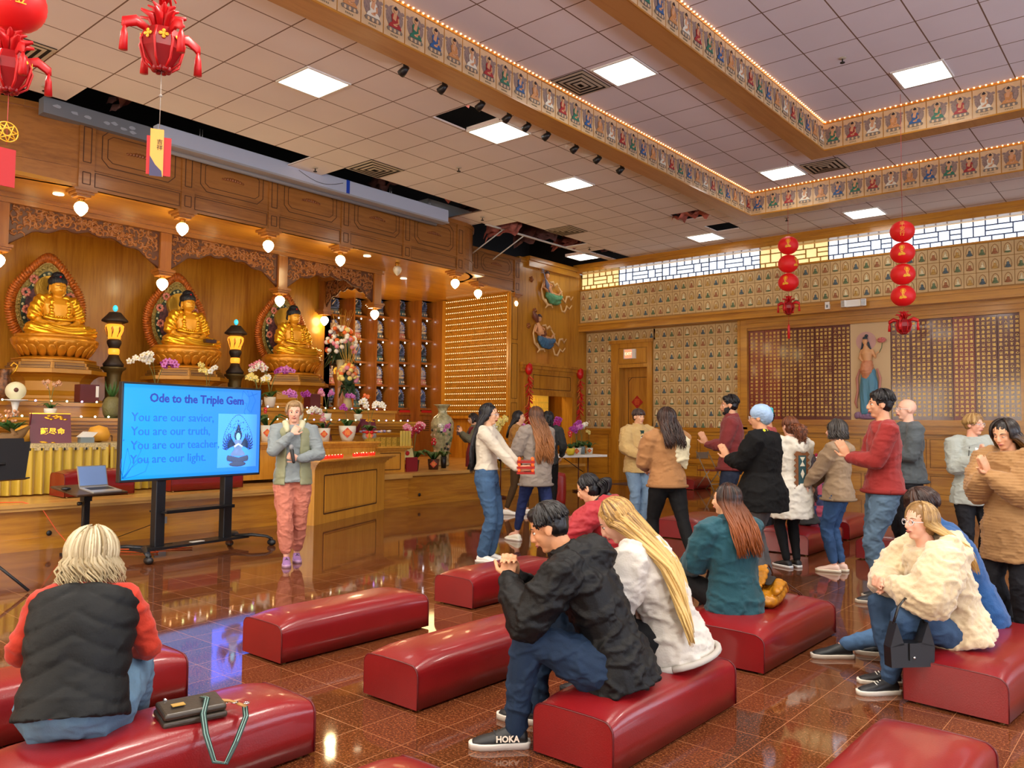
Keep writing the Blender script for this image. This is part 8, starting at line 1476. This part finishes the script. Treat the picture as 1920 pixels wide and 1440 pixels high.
# 12 seated person in a plaid shawl
def ex_shawl(J):
    m = MB(); F, L, up = J['Ft'], J['Lt'], J['up']; m.tube([J['upc']-F*.02-up*.02, J['chest']-F*.03-L*.03, J['waist']-F*.04-L*.05, J['pel']-F*.02-L*.08-up*.03], [.13, .17, .19, .2], 18, cap=True); sm = mat('plaid_shawl', (130, 60, 76), .9); o = blob(m, 'plaid_shawl', sm, J['t'], .013, 3, wr=.015)
    nt = sm.node_tree; tc_ = nt.nodes.new('ShaderNodeTexCoord'); ck = nt.nodes.new('ShaderNodeTexChecker'); ck.inputs['Scale'].default_value = 8; ck.inputs[1].default_value = srgb(150, 62, 80); ck.inputs[2].default_value = srgb(46, 52, 84); nt.links.new(tc_.outputs['Object'], ck.inputs[0]); nt.links.new(ck.outputs[0], nt.nodes['Principled BSDF'].inputs['Base Color'])
person(dict(x=-3.38, y=9.45, h=1.60, yaw=165, seat=.27, label='seated person with long dark hair wrapped in a red and blue plaid shawl', skin=FAIR, vox=.011, lean=8, feet=[(.42, .12, 0), (.42, -.12, 0)], hands=[(.3, .1, .5), (.3, -.1, .5)], pants=LEGG, shoes=SH('black', (20, 20, 22), (30, 30, 30)), top=dict(name='top_charcoal', c=(54, 56, 56), e=.02, part='top'),
    hair=dict(type='long', name='hair_darkbrown', c=(38, 22, 18), c2=(66, 42, 32), len=.42, n=200, w=.12, wave=.02, wf=34, r=.009, face=70, vol=.2), extra=ex_shawl))
# 13 beige hoodie curly hair
person(dict(x=-2.63, y=8.06, h=1.46, yaw=185, label='person with curly dark grey hair, beige hoodie, blue jeans and pale pink shoes', skin=FAIR, vox=.008, feet=[(.03, .05, 0), (-.02, -.05, 0)], hands=[(.28, .10, .82), (.26, -.10, .82)], epole=((-.8, .7, -.6), (-.8, -.7, -.6)), pants=dict(JEAN, name='denim_mid', c=(48, 76, 114), loose=1.12, short=.12), shoes=SH('pale_pink', (222, 190, 172), (232, 222, 196)),
    top=dict(name='hoodie_beige', c=(148, 124, 96), e=.026, hem=.05, sl=1.2, hood=1.0, rib=1, part='hoodie'), hair=dict(type='curly', name='hair_greycurl', c=(44, 40, 38), c2=(78, 72, 66), len=.075, n=320, wave=.014, wf=70, r=.0075, face=60, vol=.22, cap=1.12, cw=2.5)))
# 14 red sweater
person(dict(x=-1.91, y=6.98, h=1.70, yaw=207, label='person with thick black hair in a brick red sweater and grey-blue jeans praying', skin=TANS, vox=.007, feet=[(.05, .10, 0), (-.04, -.09, 0)], **pray(1, .27, 1.15), w=1.12, beard=(70, 50, 40) if False else None, pants=dict(name='denim_greyblue', c=(78, 100, 120), loose=1.12, var=.25, bs=160, wr=.010), shoes=SH('dark_sneaker', (40, 42, 46), (190, 180, 160)),
    top=dict(name='sweater_brick', c=(140, 30, 26), e=.016, hem=.01, sl=1.12, rib=1, part='sweater', wr=.007), hair=dict(type='short', name='hair_jet', c=(18, 15, 15), c2=(36, 32, 32), n=260, vol=.16, face=58, cap=1.04)))
# 15 bald
person(dict(x=-2.22, y=9.0, h=1.70, yaw=215, label='bald person in a grey long-sleeve shirt and black trousers', skin=(228, 176, 150), vox=.008, feet=stand(1), **pray(1, .22, 1.15), w=1.08, hpitch=-3, brow=(150, 110, 90), glasses=(90, 80, 80), pants=BLKP, shoes=SH('black', (20, 20, 22), (30, 30, 30)), top=dict(name='shirt_slate', c=(84, 92, 96), e=.020, hem=.03, sl=1.2, rib=1, part='long_sleeve_shirt')))
# 16 blond boy
def ex_boy(J):
    F, L, up = J['Ft'], J['Lt'], J['up']; m = MB(); h = J['h']; m.loft([ell(c+F*.055, L*a, F*b, 16) for c, a, b in ((J['pel']-up*.05*h, .10, .085), (J['waist'], .085, .07), (J['chest'], .07, .08), (J['upc'], .045, .06))]); blob(m, 'white_tee', mat('tee_white', (226, 222, 222), .8), J['t'], .009, 3, wr=.006)
    m = MB(); [m.tube([J['pel']+F*.12+L*s*.11-up*.09, J['waist']+F*.12+L*s*.095, J['chest']+F*.13+L*s*.075, J['upc']+F*.11+L*s*.06], .004, 5) for s in (-1, 1)]; m.build('zip_edges', mat('zip_dark', (50, 50, 52), .4), J['t'])
person(dict(x=-1.60, y=8.78, h=1.54, yaw=-62, label='blond person with round glasses, pale grey zip hoodie and white tee, praying', skin=(230, 168, 140), vox=.006, feet=stand(1, sp=.08), **pray(1, .20, 1.12), hyaw=42, glasses=(36, 34, 38), brow=(170, 130, 80), pants=BLKP, shoes=SH('black_white', (24, 24, 26), (236, 236, 232)), top=dict(name='hoodie_palegrey', c=(164, 170, 162), e=.028, hem=.09, sl=1.25, hood=.9, hemw=1.16, part='hoodie'),
    hair=dict(type='short', name='hair_sandy', c=(146, 110, 62), c2=(196, 162, 104), n=260, vol=.06, eend=-8, face=46, cap=1.05), extra=ex_boy))
# 17 woman in camel sweater at right edge
person(dict(x=-.90, y=6.24, h=1.47, yaw=-118, label='person with long dark hair fading to gold in a camel ribbed sweater at right edge', skin=(222, 164, 126), vox=.006, feet=stand(1, sp=.08), lean=3, lean2=6, **pray(1, .24, 1.10), eyes=0, hpitch=16, hyaw=8, w=1.04, pants=dict(BLKP, name='trousers_black3', loose=1.12, flare=1.5), shoes=SH('black', (20, 20, 22), (30, 30, 30)),
    top=dict(name='sweater_camel', c=(160, 120, 74), e=.040, hem=.16, sl=1.5, hemw=1.18, part='ribbed_sweater', fn=lambda J: (lambda c, n: .0022*sin(c[2]*330))), hair=dict(type='long', name='hair_ombre', c=(26, 20, 18), c2=(44, 34, 28), c3=(150, 108, 50), len=.40, n=320, w=.13, r=.007, face=52, fwd=1.6)))
# ---------------- seated foreground ----------------
# 18 man in black jacket
def ex_man(J):
    w = J['wri'][0]; e = J['elb'][0]; d = (w-e).normalized(); a = d.orthogonal().normalized(); b = d.cross(a); m = MB(); r0 = [w-d*.02+a*.034*cos(k*.5)+b*.034*sin(k*.5) for k in range(14)]; m.tube(r0, .007, 6); m.cbox(w-d*.02+b*.034, (.012, .03, .03)); m.build('wristwatch', BLACK, J['t'])
person(dict(x=-1.98, y=3.08, h=1.66, yaw=208, seat=.25, label='person in a black hooded jacket and blue jeans hunched on the front bench', skin=(206, 146, 106), vox=.006, lean=14, lean2=36, feet=[(.42, .17, 0), (.38, -.12, 0)], fdir=[(1, .3, 0), (1, -.2, 0)], hands=[(.47, .10, .70), (.46, .01, .69)], epole=((.1, .6, -1), (.1, -.6, -1)), w=1.16, sh=1.03, hpitch=24,
    hand=[dict(fd=(.1, -.5, 1), pn=(.2, -1, 0), curl=.55), dict(fd=(.1, .5, 1), pn=(.2, 1, 0), curl=.6)], pants=dict(name='denim_deep', c=(30, 48, 72), short=.0, loose=1.16, var=.2, bs=160, wr=.011), shoes=SH('black_runner', (26, 27, 28), (226, 220, 208), lace=(40, 40, 42), logo='HOKA', logo_on=0, ls=1),
    top=dict(name='jacket_black', c=(12, 12, 13), r=.55, e=.028, hem=.05, sl=1.3, hood=1.15, collar=1, wr=.014, hemw=1.08, part='hooded_jacket'), hair=dict(type='short', name='hair_jet', c=(18, 15, 15), c2=(36, 32, 32), n=260, vol=.05, eend=2, face=58), extra=ex_man))
# 19 blonde in white sweatshirt
person(dict(x=-1.97, y=3.58, h=1.62, yaw=205, seat=.25, label='person with very long blonde hair in a white sweatshirt on the front bench', skin=FAIR, vox=.007, lean=14, lean2=30, hpitch=34, feet=[(.40, .10, 0), (.40, -.12, 0)], hands=[(.45, .06, .56), (.45, -.06, .56)], w=1.12, pants=dict(LEGG, name='trousers_black2'), shoes=SH('black', (20, 20, 22), (30, 30, 30)),
    top=dict(name='sweatshirt_white', c=(200, 194, 184), e=.042, hem=.04, sl=1.5, wr=.013, hemw=1.12, rib=1, part='sweatshirt'), hair=dict(type='long', name='hair_blonde', c=(190, 150, 86), c2=(112, 80, 44), c3=(214, 180, 112), len=.58, n=620, w=.17, off=V((.05, .11, -.04)), wave=.010, wf=16, r=.0065, face=66, vol=.05)))
# 20 red jacket with bun
def ex_red(J): m = MB(); nb, F, L, up = J['nb'], J['Ft'], J['Lt'], J['up']; m.tube([nb+F*.03+L*.075, nb-F*.08+up*.01, nb+F*.03-L*.075], [.035, .05, .035], 12, cap=True); blob(m, 'black_lining', BLACK, J['t'], .011, 2); m = MB(); e = J['elb'][0]; w = J['wri'][0]; m.cbox(e.lerp(w, .45)+V((0, .052, -.01)), (.05, .012, .045)); m.build('white_patch', WHITE, J['t'])
bench(-3.55, 4.46, .40, 1.15, 'red bench hidden under the crouching person in the red jacket')
person(dict(x=-3.30, y=5.25, h=1.60, yaw=202, seat=.25, label='person in a red hooded jacket with a low black ponytail bending over', skin=ASIAN, vox=.008, lean=14, lean2=34, hpitch=24, feet=[(.42, .12, 0), (.42, -.12, 0)], hands=[(.52, .06, .62), (.50, -.04, .62)], epole=((.2, .9, -1), (.2, -.9, -1)), hand=[dict(curl=.6), dict(curl=.6)], w=1.06, pants=LEGG, shoes=SH('black', (20, 20, 22), (30, 30, 30)),
    top=dict(name='jacket_red', c=(158, 22, 34), r=.6, e=.034, hem=.06, sl=1.35, wr=.014, hood=1.0, part='jacket'), hair=dict(type='pony', name='hair_black', c=(14, 13, 15), c2=(34, 32, 36), len=.13, pr=.05, n=160, pz=.12), extra=ex_red))
# 21 teal fleece
def ex_teal(J):
    nb, F, L, up = J['nb'], J['Ft'], J['Lt'], J['up']; m = MB(); s = L*1; m.loft([ell(c+L*o, F*a, L*.02, 12) for c, o, a in ((J['pel']-up*.04, .132, .07), (J['waist'], .125, .05), (J['chest']-up*.03, .125, .02))]); m.build('mint_side_panel', mat('fleece_mint', (112, 178, 160), .9), J['t'])
    m = MB(); p = J['sL'].lerp(J['elb'][0], .55)-F*.045+L*.03; m.prism([(.022, 0), (0, .022), (-.022, 0), (0, -.022)], lambda u, v, d: p-F*d+L*u*.7+F*u*0+up*v, .008, .014); m.build('mint_logo', mat('fleece_mint', (112, 178, 160), .9), J['t'])
person(dict(x=-2.20, y=4.78, h=1.50, yaw=158, seat=.25, label='person in a dark teal fleece with black hair fading to copper, on the wide bench', skin=ASIAN, vox=.007, lean=2, lean2=8, feet=[(.46, .12, 0), (.46, -.12, 0)], hands=[(.32, .10, .48), (.32, -.10, .48)], hyaw=22, w=1.04, pants=dict(LEGG), shoes=SH('black', (20, 20, 22), (30, 30, 30)),
    top=dict(name='fleece_teal', c=(14, 70, 82), e=.034, hem=.06, sl=1.3, hemw=1.06, collar=1, part='fleece_jacket', wr=.010), hair=dict(type='long', name='hair_copper', c=(24, 16, 14), c2=(70, 36, 20), c3=(140, 74, 32), len=.30, n=340, w=.085, r=.0065, face=72, wave=.010, wf=22), extra=ex_teal))
# 22 cream fleece girl
def ex_cream(J):
    k = J['knees'][0]; t = thing('handbag', J['t'].matrix_basis @ (k+V((.02, .10, -.09))), 'small black shoulder handbag hanging from the knee of the cream fleece', 'bag', rz=J['t'].rotation_euler.z-1.4+pi/2)
    LB_ = mat('bag_black', (20, 20, 22), .35); m = MB(); [m.prism(q, lambda u, v, d: (u, d, v), -.03, .03) for q in ([(-.115, -.12), (.115, -.12), (.12, -.02), (.06, .0), (-.06, .0), (-.12, -.02)], [(-.12, -.02), (-.045, -.01), (-.085, .10)], [(.12, -.02), (.085, .10), (.045, -.01)])]; o = m.build('bag_body', LB_, t); m = MB(); m.tube([(-.085, 0, .09), (-.05, -.01, .17), (0, -.03, .21), (.05, -.01, .17), (.085, 0, .09)], .009, 6, flat=.5); m.build('handle', LB_, t); m = MB(); [m.box(-.022, .022, s*.034-.004, s*.034+.004, -.085, .0) for s in (-1, 1)]; m.build('flap', LB_, t); m = MB(); [m.sph((0, s*.040, -.07), .007, 8, 6) for s in (-1, 1)]; m.build('clasp', CHROME, t)
person(dict(x=-.98, y=4.86, h=1.48, yaw=218, seat=.25, label='person with long blond hair in a cream sherpa hoodie, on the right bench', skin=FAIR, vox=.007, lean=12, lean2=24, feet=[(.38, .06, 0), (.30, -.10, .0)], hands=[(.36, .06, .56), (.36, -.06, .56)], epole=((.1, .9, -1), (.1, -.9, -1)), hyaw=14, w=1.06, glasses=(60, 50, 48), brow=(130, 96, 70), pants=dict(JEAN, name='denim_girl', c=(54, 78, 108), loose=1.16), shoes=SH('canvas_black', (26, 26, 28), (232, 228, 214), lace=(236, 232, 220), high=1),
    top=dict(name='sherpa_cream', c=(208, 188, 152), r=.95, e=.050, hem=.03, sl=1.65, hood=1.5, hemw=1.10, fn=fleece(.006, 55), part='sherpa_hoodie', wr=.012, sheen=.5), hair=dict(type='long', name='hair_darkblonde', c=(132, 100, 58), c2=(176, 142, 90), c3=(226, 190, 120), len=.30, n=300, w=.12, r=.0065, face=66, off=V((-.02, -.10, 0))), extra=ex_cream))
# 23 boy in blue sweater
person(dict(x=-1.0, y=5.47, h=1.62, yaw=212, seat=.25, label='person with tousled dark hair in a blue sweater behind the cream fleece', skin=FAIR, vox=.008, lean=16, lean2=34, hpitch=20, feet=[(.75, -.02, 0), (.45, -.12, 0)], hands=[(.46, .08, .55), (.46, -.06, .55)], w=1.14, pants=dict(JEAN, name='denim_light2', c=(72, 104, 142)), shoes=SH('black_sneaker', (26, 30, 32), (220, 214, 200)), top=dict(name='sweater_blue', c=(22, 76, 132), e=.020, hem=.06, sl=1.2, collar=1, part='sweater', wr=.007),
    hair=dict(type='short', name='hair_darkbrown', c=(38, 22, 18), c2=(66, 42, 32), n=320, vol=.16, eend=-14, face=46, cap=1.1, r=.008)))
# 24 grey haired woman
def ex_grey(J):
    vest_mesh(J, 'vest', mat('vest_black', (15, 17, 18), .6, bump=.15, bs=120, spec=.25), .038, 0, 0, quilt(J), .03, .005, 'quilted_vest')
person(dict(x=-3.12, y=1.24, h=1.44, yaw=146, seat=.25, label='person with wavy grey-blond hair in a black quilted vest and orange shirt, seen from behind', skin=FAIR, vox=.007, lean=18, lean2=28, hpitch=10, feet=[(.45, .14, 0), (.45, -.12, 0)], hands=[(.38, .12, .46), (.38, -.08, .46)], epole=((-.3, 1, -1), (-.3, -1, -1)), w=1.04, sh=.86, belly=1.2, pants=dict(name='denim_faded', c=(88, 116, 138), loose=1.42, var=.2, bs=160), shoes=SH('grey_shoe', (90, 90, 94)),
    top=dict(name='shirt_orange', c=(176, 40, 8), e=.008, hem=.0, sl=.95, part='shirt'), hair=dict(type='curly', name='hair_silverblond', c=(150, 132, 98), c2=(204, 190, 156), c3=(176, 158, 120), len=.12, n=560, wave=.028, wf=38, r=.0060, face=58, vol=.26, cap=1.16), extra=ex_grey))
# wooden box with zip pull beside the red jacket
o = MB().box(-3.02, -2.86, 4.95, 5.15, 0, .36).build('tan_backpack', mat('backpack_tan', (160, 110, 50), .6)); bevel(o, .03); tag(o, 'small tan backpack beside the person in the red jacket', 'bag');
